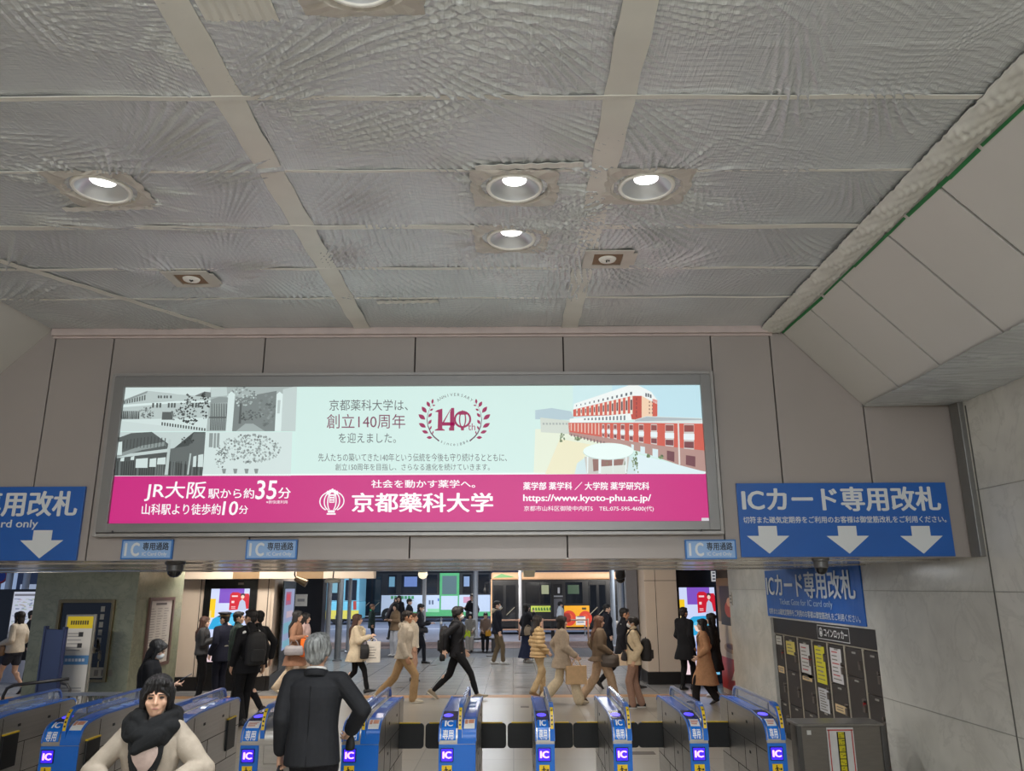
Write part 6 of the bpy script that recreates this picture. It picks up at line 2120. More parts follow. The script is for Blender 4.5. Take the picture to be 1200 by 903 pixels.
    if mask:
        mm = MB()
        mm.ell(HD(0, .052, -.050), (.058, .060, .048), Rh, 18, 12)
        mm.ell(HD(0, .090, -.040), (.022, .024, .034), Rh, 12, 8)
        f_ = kid(mm, 'face_mask', mat('mask_white', (226, 226, 224), .8, bump=.15, bscale=160), .006, 2)
        for sx in (-1, 1):
            mm = MB(); mm.tube([HD(sx * .052, .052, -.035), HD(sx * .078, .015, -.01), HD(sx * .082, -.012, .01)], .0028, 6); kid(mm, 'ear_loop', mat('mask_white', (226, 226, 224), .8), 0, par=f_)
    # ---------------- hair
    if hair:
        kind, hcol = hair[0], hair[1]
        hl = hair[2] if len(hair) > 2 else .25
        mm = MB()
        if kind == 'short':
            mm.ell(HD(0, -.026, .046), (.083, .098, .082), Rh, 18, 12)
            mm.ell(HD(0, .040, .082), (.060, .050, .034), Rh, 12, 8)
            mm.ell(HD(0, -.065, -.012), (.062, .046, .062), Rh, 14, 8)
            for sx in (-1, 1): mm.cap(HD(sx * .071, .028, .03), HD(sx * .074, .018, -.008), .014, .009, 8)
        elif kind == 'full':
            mm.ell(HD(0, -.026, .048), (.096, .110, .094), Rh, 18, 12)
            mm.ell(HD(0, .030, .098), (.074, .062, .042), Rh, 12, 8)
            mm.ell(HD(0, -.062, -.012), (.078, .058, .075), Rh, 14, 8)
            mm.ell(HD(0, .068, .062), (.062, .026, .030), Rh, 12, 8)
            for sx in (-1, 1): mm.ell(HD(sx * .080, -.010, .018), (.020, .048, .050), Rh, 10, 8)
        elif kind in ('bob', 'long', 'tied'):
            mm.ell(HD(0, -.024, .044), (.089, .104, .086), Rh, 18, 12)
            mm.ell(HD(0, .048, .080), (.064, .044, .032), Rh, 12, 8)
            for sx in (-1, 1):
                mm.cap(HD(sx * .040, .072, .066), HD(sx * .076, .040, .0), .020, .016, 10)
            if kind == 'bob':
                for sx in (-1, 1): mm.cap(HD(sx * .072, .006, .03), HD(sx * .074, .012, -hl * .38), .032, .022, 10)
                mm.ell(HD(0, -.060, -hl * .18), (.082, .050, .09), Rh, 16, 8)
                mm.cap(HD(-.04, -.055, -.02), HD(-.04, -.06, -hl * .42), .045, .03, 10); mm.cap(HD(.04, -.055, -.02), HD(.04, -.06, -hl * .42), .045, .03, 10)
            elif kind == 'long':
                for sx in (-1, 1): mm.cap(HD(sx * .072, -.004, .03), HD(sx * .080, -.015, -.11), .032, .026, 10)
                b0 = HD(0, -.055, -.02); 
                b1 = T(0, -.125 * (1 if female else 1) , .46); b2 = T(0, -.13, .54 - hl)
                R = []
                for c_, rx, ry in ((HD(0, -.05, .04), .085, .06), (b0, .086, .058), (HD(0, -.075, -.11), .088, .05), (b1, .095, .045), (b1.lerp(b2, .5), .088, .042), (b2, .06, .028)):
                    R.append((c_, rx, ry, axx(.4), Rl @ Matrix.Rotation(math.radians(90), 3, 'Z') @ axx(.4)))
                mm.oval(R, 16)
            else:
                mm.ell(HD(0, -.10, .01), (.04, .04, .045), Rh, 12, 8)
                mm.ell(HD(0, -.06, -.02), (.07, .04, .05), Rh, 12, 8)
        hr = kid(mm, 'hair', hmat(hcol), .0075, 2, strands(.0045 if kind == 'full' else .003, int(H * 1000) % 97))
    if hat == 'peaked':
        mm = MB()
        mm.oval([(HD(0, -.012, .055), .088, .104, Rh @ V((1, 0, 0)), Rh @ V((0, 1, 0))), (HD(0, -.012, .088), .089, .105, Rh @ V((1, 0, 0)), Rh @ V((0, 1, 0)))], 22)
        mm.oval([(HD(0, -.012, .088), .092, .108, Rh @ V((1, 0, 0)), Rh @ V((0, 1, 0))), (HD(0, .0, .112), .125, .138, Rh @ V((1, 0, 0)), Rh @ V((0, 1, 0))), (HD(0, .004, .130), .118, .130, Rh @ V((1, 0, 0)), Rh @ V((0, 1, 0))), (HD(0, -.004, .142), .07, .08, Rh @ V((1, 0, 0)), Rh @ V((0, 1, 0)))], 22)
        ht = kid(mm, 'peaked_cap', mat('cap_navy', (22, 24, 36), .6), .006, 2)
        mm = MB(); mm.oval([(HD(0, .085, .052), .07, .055, Rh @ V((1, 0, 0)), Rh @ V((0, 1, -.35))), (HD(0, .087, .058), .07, .055, Rh @ V((1, 0, 0)), Rh @ V((0, 1, -.35)))], 20); kid(mm, 'cap_visor', BLACK, 0, par=ht)
        mm = MB(); mm.oval([(HD(0, -.012, .060), .0905, .1065, Rh @ V((1, 0, 0)), Rh @ V((0, 1, 0))), (HD(0, -.012, .072), .0905, .1065, Rh @ V((1, 0, 0)), Rh @ V((0, 1, 0)))], 22); kid(mm, 'cap_band', mat('cap_gold', (150, 120, 60), .5), 0, par=ht)
    if hat == 'cap':
        mm = MB(); mm.ell(HD(0, -.012, .060), (.092, .108, .074), Rh, 18, 10)
        ht = kid(mm, 'cap', mat('cap_black', (20, 20, 22), .7), .006, 2)
        mm = MB(); mm.oval([(HD(0, .105, .052), .07, .06, Rh @ V((1, 0, 0)), Rh @ V((0, 1, -.15))), (HD(0, .107, .058), .07, .06, Rh @ V((1, 0, 0)), Rh @ V((0, 1, -.15)))], 20); kid(mm, 'cap_visor', mat('cap_black', (20, 20, 22), .7), 0, par=ht)
    # ---------------- trousers, skirt, shorts
    stride = abs(legs[0][0] - legs[1][0])
    bk = bottom or ('trousers', (40, 40, 44), 1.0)
    mm = MB()
    bf = bk[2] if len(bk) > 2 else 1.0
    torso(mm, .012, [(-.11, hipr * .84, .10), (-.02, hipr, .113), (.10, (hipr + waist) / 2 + .004, .104), (.16, waist + .008, .10)])
    if bk[0] in ('trousers', 'shorts'):
        for i in (0, 1):
            r0, r1, r2 = .096 * wide, .066 + .018 * (bf - 1) * 2, .050 + .035 * (bf - 1) * 2
            mm.cap(hips[i] + V((0, 0, .0)), knees[i].lerp(hips[i], .45) if bk[0] == 'shorts' else knees[i], r0, r1 if bk[0] == 'trousers' else .098)
            if bk[0] == 'trousers':
                dn = (ank[i] - knees[i])
                e = knees[i] + dn * (.94 if bf < 1.3 else 1.0)
                mm.cap(knees[i], knees[i].lerp(e, .5), r1, (r1 + r2) / 2)
                mm.cap(knees[i].lerp(e, .5), e, (r1 + r2) / 2, r2)
        mm.ell(pel + V((0, 0, -.07)), (hipr * .75, .095, .08))
        tb = kid(mm, 'trousers' if bk[0] == 'trousers' else 'shorts', cloth(bk[1]), .0095, 3, folds(.010 if bf > 1.1 else .007, int(H * 777) % 91, 20))
    else:
        hz = bk[3] if len(bk) > 3 else .35
        hz -= pz
        mm.oval([(pel + V((0, 0, -.02)), hipr + .015, .125), (pel + V((0, 0, hz * .5)), hipr + .05 * bf, .15 + .10 * stride), (pel + V((0, 0, hz)), hipr + .10 * bf, .17 * bf + .3 * stride)], 22)
        tb = kid(mm, 'skirt', cloth(bk[1]), .0095, 3, folds(.014, 5, 26, .12))
        if bk[0] == 'skirt_tights': pass
    # ---------------- tops
    if inner:
        mm = MB(); torso(mm, .010, [(.1, waist, .095), (.33, chest, .112), (.45, chest, .10), (.50, chest * .7, .075)])
        mm.cap(T(0, -.012, .50), HD(0, -.022, -.075), .060, .054)
        kid(mm, 'shirt', cloth(inner), .0085, 2)
    if top:
        tk, tc_ = top[0], top[1]
        hem = top[2] if len(top) > 2 else -.13
        fit = top[3] if len(top) > 3 else .022
        slv = top[4] if len(top) > 4 else 1.0
        mm = MB()
        rows = []
        fl_ = {'coat': .05, 'jacket': .015, 'puffer': .02, 'sweater': .03, 'cape': .07, 'hoodie': .02, 'blouson': -.005}[tk]
        up = [(.0, hipr + .004, .118), (.12, max((hipr + waist) / 2, waist + .015), .112), (.24, waist + .018, .108), (.34, chest + .004, .116), (.42, chest * 1.0, .106), (.48, chest * .70, .080), (.525, .066, .062)]
        if hem < 0:
            st_ = max(0, -hem)
            for k in (1.0, .66, .33):
                rows.append((hem * k, hipr + .004 + fl_ * k, .118 + fl_ * k + min(.5, stride) * .20 * min(1, st_ / .5) * k))
            rows += up
        else:
            rows = [(hem, waist + .03, .115)] + [r for r in up if r[0] > hem + .03]
        torso(mm, fit, rows, 24)
        for i in (0, 1):
            sx = (-1, 1)[i]
            k = slv * (1.0 if not female else .92)
            mm.cap(T(sx * sw * .30, -.006, .482), sh[i], .046 + fit * .8, .050 * k + fit * .7)
            mm.cap(sh[i], el[i], .051 * k + fit * .7, .044 * k + fit * .8)
            mm.cap(el[i], wr[i] - (wr[i] - el[i]).normalized() * .012, .046 * k + fit * .8, .034 * k + fit * .6)
        if tk in ('jacket', 'coat') : mm.cap(T(0, -.02, .505), nb + V((0, 0, .02)), .064 + fit * .5, .062)
        if tk in ('puffer', 'blouson', 'sweater', 'hoodie', 'cape'): mm.cap(T(0, -.012, .50), nb + V((0, 0, .035)), .066, .060)
        if tk == 'hoodie': mm.ell(T(0, -.105, .505), (.095, .055, .065)); mm.ell(T(0, -.06, .535), (.09, .07, .035))
        nm = {'coat': 'coat', 'jacket': 'jacket', 'puffer': 'puffer_jacket', 'sweater': 'sweater', 'cape': 'jacket', 'hoodie': 'hooded_top', 'blouson': 'jacket'}[tk]
        dz = puffs(.085, .022) if tk == 'puffer' else folds(.012 if tk not in ('coat', 'cape', 'sweater') else .014, int(H * 555) % 89, 19, .6)
        tp = kid(mm, nm, cloth(tc_, .85 if tk not in ('puffer', 'blouson') else .6), .0095, 3, dz)
    # ---------------- shoes
    if shoes:
        for i in (0, 1):
            pt = math.radians(legs[i][1]); Rf = Matrix.Rotation(-pt, 3, 'X')
            mm = MB(); R = []
            for y, w_, z0, z1 in ((-.080, .028, -.074, -.005), (-.045, .040, -.077, .028), (.02, .042, -.077, .030), (.08, .045, -.077, -.012), (.14, .044, -.077, -.034), (.190, .026, -.074, -.050)):
                ring = []
                for k in range(12):
                    q = 2 * math.pi * k / 12
                    ring.append(ank[i] + Rf @ V((w_ * math.cos(q), y, (z0 + z1) / 2 + (z1 - z0) / 2 * math.sin(q))))
                R.append(ring)
            mm.rings(R)
            s1 = kid(mm, 'shoe', mat('shoe_%02x%02x%02x' % shoes[0], shoes[0], .5), .006, 2)
            if shoes[1]:
                mm = MB(); mm.oval([(ank[i] + Rf @ V((0, .055, -.080)), .044, .135, V((1, 0, 0)), Rf @ V((0, 1, 0))), (ank[i] + Rf @ V((0, .055, -.060)), .045, .137, V((1, 0, 0)), Rf @ V((0, 1, 0)))], 20); kid(mm, 'sole', mat('sole_%02x%02x%02x' % shoes[1], shoes[1], .6), 0, par=s1)
    # ---------------- scale, place, parent
    P.unit_top = HD(0, -.02, .118).z
    P.kid, P.HD, P.T, P.sh, P.el, P.wr, P.Rh, P.Rl, P.pel, P.ank, P.knees, P.s = kid, HD, T, sh, el, wr, Rh, Rl, pel, ank, knees, s
    P.hips = hips; P.axx = axx
    P.root = root; P.kids = kids; P.rz = math.radians(head_deg); P.pos = V(pos)
    tag(root, label, category, group)
    return P


def finish(P):
    S = Matrix.Scale(P.s, 4)
    P.root.data.transform(S)
    done = set()
    for o, par in P.kids:
        if o.data.name not in done:
            o.data.transform(S); done.add(o.data.name)
        o.parent = par or P.root
    P.root.location = P.pos
    P.root.rotation_euler = (0, 0, P.rz)
    return P


def wpt(P, p):
    """a point of the person's own frame in the world"""
    return Matrix.Rotation(P.rz, 3, 'Z') @ (V(p) * P.s) + P.pos


def attach(P, name, label, cat, build, origin, group=None):
    """a carried thing: its own top-level object, built in the carrier's frame"""
    t = thing(name, label, cat, wpt(P, origin), P.rz, group)
    o0 = V(origin)
    def part(mm, nm, mt, par=None, smooth=True, vox=0, disp=None, bevel=0):
        me = blob(mm, nm, vox, 2, disp) if vox else mm.mesh(nm)
        me.transform(Matrix.Scale(P.s, 4) @ Matrix.Translation(-o0))
        o = link(nm, me, par or t, smooth=smooth, bevel=bevel)
        me.materials.append(mt)
        return o
    build(part)
    return t


def backpack(P, label, rgb, w=.15, d=.085, h=.46, z=.20, grey=False):
    c = P.T(0, -.135 - d, z)
    ax, ay = P.axx(.3), P.Rl @ Matrix.Rotation(math.radians(90), 3, 'Z') @ P.axx(.3)
    az = (P.T(0, 0, .45) - P.T(0, 0, .05)).normalized()
    def b(part):
        mt = mat('pack_%02x%02x%02x' % rgb, rgb, .7, var=.1, scale=20, bump=.2, bscale=150)
        mm = MB()
        mm.oval([(c + az * (h * k), w * f, d * g, ax, ay) for k, f, g in ((-.5, .80, .75), (-.46, .95, .95), (-.2, 1, 1.05), (.2, .98, 1), (.38, .88, .85), (.47, .6, .6), (.5, .3, .35))], 22)
        part(mm, 'bag_body', mt, vox=.010, disp=folds(.008, 3, 18))
        mm = MB(); mm.oval([(c - ay * d * .9 + az * (h * k), w * .72 * f, d * .42, ax, ay) for k, f in ((-.40, .9), (-.36, 1), (-.1, 1), (-.02, .8))], 16)
        part(mm, 'front_pocket', mt, vox=.010)
        mm = MB(); mm.tube([c + az * h * .46 + ax * .03, c + az * (h * .55) + ax * .015, c + az * (h * .55) - ax * .015, c + az * h * .46 - ax * .03], .008, 8)
        part(mm, 'grab_handle', mt)
        for sx in (-1, 1):
            mm = MB()
            mm.tube([P.T(sx * .07, -.15, .42), P.T(sx * .085, -.08, .545), P.T(sx * .095, .04, .53), P.T(sx * .105, .135, .42), P.T(sx * .125, .135, .30), P.T(sx * .17, .06, .18), P.T(sx * .15, -.12, .06)], .018, 8, flat=(1, .45))
            part(mm, 'strap', mt)
    return attach(P, 'backpack', label, 'backpack', b, c)


def handbag(P, label, rgb, at, w=.13, d=.055, h=.20, strap=None, name='handbag', ax=None, soft=True, hdrop=.10, cat='bag', extra=None, rough=.6):
    """bag whose handles meet at point 'at' (carrier frame) and whose body hangs below"""
    at = V(at)
    ax = V(ax) if ax else V((0, 1, 0))
    ay = V((0, 0, 1)).cross(ax).normalized()
    c = at + V((0, 0, -hdrop - h / 2))
    def b(part):
        mt = mat('bag_%02x%02x%02x' % rgb, rgb, rough, var=.08, scale=14, bump=.15, bscale=90)
        mm = MB()
        if soft:
            mm.oval([(c + V((0, 0, h * k)), w * f, d * g, ax, ay) for k, f, g in ((-.5, .8, .6), (-.44, .98, .95), (-.15, 1.04, 1.1), (.2, .98, .9), (.5, .86, .4))], 20)
            part(mm, 'bag_body', mt, vox=.009, disp=folds(.009, 7, 22))
        else:
            mm.bx(-w, w, -d, d, -h / 2, h / 2, M=Matrix.Translation(c) @ Matrix((ax, ay, (0, 0, 1))).transposed().to_4x4())
            part(mm, 'bag_body', mt, smooth=False, bevel=.006)
        for sy in (-1, 1):
            mm = MB()
            e0, e1 = c + V((0, 0, h * .47)) - ax * w * .5 + ay * sy * d * .5, c + V((0, 0, h * .47)) + ax * w * .5 + ay * sy * d * .5
            mm.tube([e0, e0.lerp(at, .6) - ax * .02, at - ax * .014, at + ax * .014, e1.lerp(at, .6) + ax * .02, e1], .007, 8)
            part(mm, 'handle', mt)
        if strap:
            mm = MB(); mm.tube([c + V((0, 0, h * .46)) - ax * w * .7] + [V(p) for p in strap] + [c + V((0, 0, h * .46)) + ax * w * .7], .010, 8, flat=(1, .5)); part(mm, 'shoulder_strap', mt)
        if extra: extra(part, c, ax, ay)
    return attach(P, name, label, cat, b, c)


def phone(P, label, wrist, d, s_=1.0):
    d = V(d).normalized()
    c = V(wrist) + d * .13
    def b(part):
        up = V((0, -.35, 1)).normalized() if abs(d.z) < .8 else V((0, 1, 0))
        sx = d.cross(up).normalized(); up = sx.cross(d).normalized()
        M = Matrix.Translation(c) @ Matrix((sx, d, up)).transposed().to_4x4()
        mm = MB(); mm.bx(-.037, .037, -.02, .125, -.004, .004, M=M); part(mm, 'case', BLACK, smooth=False, bevel=.003)
        mm = MB(); mm.bx(-.033, .033, -.015, .12, .0042, .005, M=M); part(mm, 'screen', mat('phone_screen', (150, 170, 200), .2, emit=.5), smooth=False)
    return attach(P, 'mobile_phone', label, 'phone', b, c)
# ================================================================== the people in the hall, the concourse and the street
def spot(u, vf=None, Y=None, vh=700):
    """ground point below the image column u, and the height that reaches the row vh there"""
    if Y is None: Y = PZ(u, vf).y
    p = PY(u, (vh + (vf or vh + 80)) / 2, Y)
    return V((p.x, Y, 0)), PY(u, vh, Y).z


def cast(label, u, vh, head, vf=None, Y=None, hair_top=.022, **k):
    pos, top = spot(u, vf, Y, vh)
    P = person(label, pos, head, H=max(1.45, min(1.86, top)), **k)
    P.s = (top - hair_top) / P.unit_top
    return P


WK = ((.28, -12), (-.30, 36))       # mid-stride, left foot in front
WK2 = ((-.30, 36), (.28, -12))
SW_ = dict(L=(.05, -.14, -.44), R=(.05, .16, -.45))
SW2 = dict(L=(.05, .16, -.45), R=(.05, -.14, -.44))

# ---- woman walking out towards the camera
P = cast('woman in a beige coat and thick black scarf walking towards the camera', 183, 786, 189, Y=4.9, hair_top=.03, sex='f', skin='mid', voxel=.0055, legs=((.12, 0), (-.16, 20)),
         arms={'L': (.01, .22, -.25, (.85, -.4, -.35)), 'R': (.01, .22, -.25, (.85, -.4, -.35))}, hands={'L': dict(dir=(-.75, .6, .05), palm=(-.3, -.5, -.8), side=(.2, .5, .8), curl=42), 'R': dict(dir=(-.75, .6, .05), palm=(-.3, -.5, -.8), side=(.2, .5, .8), curl=42)},
         inner=(170, 150, 138), top=('coat', (160, 149, 134), -.42, .020, 1.12), bottom=('trousers', (44, 42, 46), 1.1), hair=None, yaw=10)
HD, T = P.HD, P.T
hm = hmat('black')
m = MB()
m.ell(HD(0, -.024, .046), (.087, .104, .087), P.Rh, 20, 14)
m.ell(HD(0, .045, .086), (.070, .046, .034), P.Rh, 14, 8)
for sx in (-1, 1):
    m.cap(HD(sx * .066, .034, .060), HD(sx * .077, .026, -.010), .020, .015, 12)
    m.cap(HD(sx * .077, .026, -.010), HD(sx * .071, .018, -.072), .015, .008, 10)
    m.cap(HD(sx * .072, -.020, .03), HD(sx * .076, -.018, -.066), .030, .022, 12)
m.ell(HD(0, -.06, -.02), (.085, .055, .095), P.Rh, 16, 10)
# fringe swept to one side in separate locks
for x0, x1, z1 in ((.006, -.026, .046), (.012, -.048, .034), (.016, -.068, .008), (.004, .014, .050), (.010, .038, .046), (.016, .060, .030), (.022, .076, .002)):
    m.cap(HD(x0, .072, .100), HD(x1, .090 - abs(x1) * .42, z1), .015, .007, 8)
P.kid(m, 'hair', mat('hair_black_gloss', (20, 18, 18), .38, var=.5, scale=30, stretch=(4, 4, .3), bump=.8, bscale=60), .0045, 1, strands(.0055, 5))
# scarf: two thick uneven coils and a crossing fold
SCF = cloth((26, 27, 28), .95, key='_scarf')
m = MB()
def coil(rx, ry, z, r, tilt, ph, n=30):
    pts = []
    for i in range(n):
        q = 2 * math.pi * i / n
        pts.append(T(rx * math.cos(q), .012 + ry * math.sin(q), z + tilt * math.sin(q) + .010 * math.sin(3 * q + ph)))
    return pts
m.tube(coil(.092, .088, .545, 1, -.040, .3), [.046 + .008 * math.sin(i * .9) for i in range(30)], 12, loop=True)
m.tube(coil(.128, .115, .500, 1, -.062, 1.8), [.046 + .010 * math.sin(i * .7 + 1) for i in range(30)], 12, loop=True)
m.tube(coil(.108, .125, .520, 1, -.085, 2.6), [.034 + .008 * math.sin(i * .8 + 2) for i in range(30)], 12, loop=True)
m.ell(T(-.01, .10, .455), (.125, .075, .075)); m.ell(T(.09, .05, .49), (.075, .09, .06)); m.ell(T(-.10, .05, .49), (.07, .085, .06)); m.cap(T(-.06, .14, .46), T(.05, .165, .39), .05, .035)
P.kid(m, 'scarf', SCF, .006, 2, folds(.013, 4, 46))
m = MB()
m.tube([T(-.075, .12, .44), T(-.07, .150, .33), T(-.035, .165, .20), T(-.01, .17, .10)], .030, 10, flat=(1, .4))
m.tube([T(.085, .12, .45), T(.07, .155, .35), T(.03, .17, .22), T(.0, .172, .10)], .024, 10, flat=(1, .4))
P.kid(m, 'scarf_end', SCF, .007, 2, folds(.004, 4, 30))
m = MB(); m.ell(T(.0, .145, .345), (.085, .03, .10), None, 14, 9); P.kid(m, 'blouse_front', cloth((178, 158, 148)), .008, 2)
for i in (0, 1):
    m = MB(); d = (P.wr[i] - P.el[i]).normalized()
    m.cap(P.wr[i] - d * .075, P.wr[i] - d * .012, .046, .050); P.kid(m, 'cuff', cloth((168, 156, 140)), .007, 2, folds(.003, i, 40))
finish(P)
WOMAN = P
c0 = T(.01, .215, .03)
def b_(part):
    mm = MB(); mm.oval([(c0 + V((0, 0, .1 * k)), .085 * f, .045 * g) for k, f, g in ((-1, .8, .7), (-.8, 1, 1), (0, 1.05, 1.1), (.7, .9, .9), (1, .55, .4))], 20)
    part(mm, 'bag_body', mat('bag_navy_small', (34, 36, 58), .7, bump=.15), vox=.007, disp=folds(.006, 2, 25))
    mm = MB(); mm.tube([c0 + V((-.05, 0, .09)), c0 + V((-.02, -.01, .15)), c0 + V((.02, -.01, .15)), c0 + V((.05, 0, .09))], .008, 8); part(mm, 'handle', mat('bag_navy_small', (34, 36, 58), .7))
attach(P, 'handbag', 'small navy bag held before the chest by the woman in the black scarf', 'bag', b_, c0)

# ---- grey-haired man seen from behind
P = cast('grey-haired man in a black suit seen from behind, stepping up to the gates', 372, 738, -4, Y=6.35, hair_top=.040, sex='m', skin='mid', voxel=.0065, legs=((-.06, 8), (.12, 0)),
         arms={'L': (.085, .02, -.485), 'R': (.075, .17, -.36, (1.0, -.45, -.1))}, hands={'L': dict(curl=70), 'R': dict(dir=(-.4, .7, -.5), curl=40)},
         top=None, bottom=('trousers', (30, 30, 33), 1.12), hair=('full', 'grey'), eyes=False, yaw=-3, nod=-2)
T, HD = P.T, P.HD
# tailored jacket: shoulders, waist, vents, collar roll
JM = cloth((34, 35, 38), .75, key='_suit')
m = MB()
rows = [(-.10, .198, .142), (.0, .190, .135), (.14, .178, .125), (.26, .186, .126), (.36, .198, .130), (.43, .196, .120), (.47, .160, .098), (.505, .086, .074)]
m.oval([(T(0, -.004, z), rx, ry) for z, rx, ry in rows], 26)
for i in (0, 1):
    sx = (-1, 1)[i]
    m.cap(T(sx * .06, -.008, .478), P.sh[i] + V((sx * .022, 0, .004)), .060, .068)
    m.cap(P.sh[i] + V((sx * .022, 0, 0)), P.el[i], .070, .058)
    m.cap(P.el[i], P.wr[i] - (P.wr[i] - P.el[i]).normalized() * .01, .059, .047)
jk = P.kid(m, 'suit_jacket', JM, .0075, 2, folds(.010, 8, 18, .5))
m = MB()
pts = [T(.080 * math.cos(q), -.012 + .078 * math.sin(q), .510 - .022 * math.sin(q)) for q in [math.radians(150 + 240 * i / 20) for i in range(21)]]
m.tube(pts, .020, 8, flat=(1.5, .6)); P.kid(m, 'jacket_collar', JM, .006, 2, par=jk)
m = MB()
pts = [T(.067 * math.cos(q), -.012 + .063 * math.sin(q), .538 - .014 * math.sin(q)) for q in [math.radians(20 * i) for i in range(18)]]
m.tube(pts, .012, 8, loop=True, flat=(1.6, .6)); P.kid(m, 'shirt_collar', cloth((222, 220, 214)), 0)
m = MB(); m.tube([T(0, -.132, .44), T(0.002, -.137, .28), T(0, -.136, .10), T(0, -.146, -.09)], .003, 6); P.kid(m, 'back_seam', cloth((20, 20, 22)), 0, par=jk)
finish(P)
handbag(P, 'dark soft bag in the lowered hand of the grey-haired man', (36, 36, 42), P.wr[0] + V((0, .01, -.10)), w=.17, d=.05, h=.26, ax=(0, 1, 0), hdrop=.14)
handbag(P, 'small black pouch held at the hip of the grey-haired man', (22, 22, 25), P.wr[1] + V((-.03, .09, -.03)), w=.032, d=.02, h=.11, ax=(1, 0, 0), hdrop=.02, name='pouch')

# ---- woman with a phone by the marble pier
P = cast('woman in black with a face mask looking down at a phone by the framed timetable', 176, 748, -78, Y=9.6, sex='f', nod=24, mask=True, hair=('bob', 'black', .36), arms={'R': (-.02, .27, -.24), 'L': (-.02, .26, -.26)},
         top=('coat', (24, 24, 27), -.4, .028), bottom=('trousers', (28, 28, 30)))
finish(P); phone(P, 'phone in the hands of the masked woman by the framed timetable', P.wr[1] + V((-.03, .03, .0)), (-.1, .8, .45))

# ---- group in front of the kiosk
P = cast('long-haired woman in a dark grey jacket talking to the uniformed guard', 236, 721, -78, vf=818, sex='f', hair=('long', 'brown', .28), arms={'R': (-.04, .24, -.16), 'L': (-.02, .22, -.2)}, top=('blouson', (60, 60, 62), -.02, .034, 1.15), bottom=('trousers', (26, 26, 29), 1.2))
finish(P)
P = cast('uniformed guard in a peaked cap and navy jacket, back half turned', 260, 715.5, 52, vf=821, hair_top=.04, sex='m', hair=('short', 'black'), hat='peaked', arms={'L': (.05, .08, -.47), 'R': (.04, .12, -.46)}, top=('jacket', (27, 29, 44), -.16, .03), bottom=('trousers', (24, 26, 40), 1.12), eyes=True, yaw=18)
m = MB(); T = P.T
m.tube([T(.17 * math.cos(q), .006 + .142 * math.sin(q), .13) for q in [2 * math.pi * i / 24 for i in range(24)]], .022, 8, loop=True, flat=(1, .35)); P.kid(m, 'reflective_belt', mat('belt_reflective', (150, 148, 130), .4), 0)
m = MB(); m.tube([T(-.10, .13, .14), T(-.09, .14, .33), T(-.06, .03, .50), T(.0, -.11, .40), T(.08, -.135, .14)], .020, 8, flat=(1, .35)); P.kid(m, 'shoulder_belt', mat('belt_reflective', (150, 148, 130), .4), 0)
finish(P)
P = cast('man in a dark green jacket between the guard and the backpack man, facing the screen', 276, 715, -70, vf=826, sex='m', hair=('short', 'black'), top=('blouson', (52, 66, 60), -.12, .03), bottom=('trousers', (24, 24, 27)), arms={'L': (.07, .05, -.48)})
finish(P)
handbag(P, 'black shoulder bag of the man in the dark green jacket', (22, 22, 25), P.wr[0] + V((-.03, -.02, -.02)), w=.16, d=.07, h=.22, hdrop=.03)
P = cast('dark-haired person in black walking just ahead of the backpack man', 299, 714, 60, vf=838, sex='m', hair=('short', 'black'), top=('jacket', (26, 26, 29), -.14, .024), bottom=('trousers', (24, 24, 27)), legs=WK2, arms=SW2, eyes=False)
finish(P)
P = cast('man in a black suit with a black backpack walking away past the ticket gates', 290, 712.5, 42, vf=851, sex='m', skin='mid', hair=('short', 'black'), inner=(226, 226, 224), top=('jacket', (27, 27, 30), -.15, .022), bottom=('trousers', (24, 24, 27), 1.05), legs=((-.12, 12), (.16, 0)), arms=dict(L=(.06, .06, -.48), R=(.07, -.06, -.48)), yaw=28, eyes=True)
finish(P); backpack(P, 'black backpack on the suited man by the kiosk', (24, 24, 26), w=.16, d=.10, h=.48, z=.22)

# ---- two women walking by the black pillar
P = cast('woman in a pale pink jacket and black boots behind the brown-coated woman', 356, 717, -85, vf=806, sex='f', hair=('bob', 'black', .3), top=('jacket', (206, 178, 172), -.12, .024), bottom=('skirt', (196, 178, 164), .9, .42), legs=((.1, 0), (-.16, 20)), shoes=((20, 20, 22), None))
finish(P)
P = cast('long-haired woman in a brown coat and cream trousers carrying a grey bag', 346, 714, -88, vf=812, sex='f', hair=('long', 'black', .32), top=('coat', (150, 112, 90), -.34, .024), bottom=('trousers', (208, 190, 166), 1.35), legs=((.24, -8), (-.34, 30)), arms={'R': (.02, .20, -.22), 'L': (.02, .20, -.24)}, shoes=((190, 176, 150), None))
finish(P)
e = P.wr[1] * .45 + P.el[1] * .55
handbag(P, 'puffy grey bag on the arm of the brown-coated woman', (150, 146, 150), e + V((.06, -.04, -.02)), w=.20, d=.08, h=.20, hdrop=.12)
handbag(P, 'orange bag swinging from the hand of the brown-coated woman', (236, 112, 24), P.wr[1] + V((.03, .07, .02)), w=.13, d=.045, h=.36, hdrop=.05, cat='bag', name='carrier_bag')

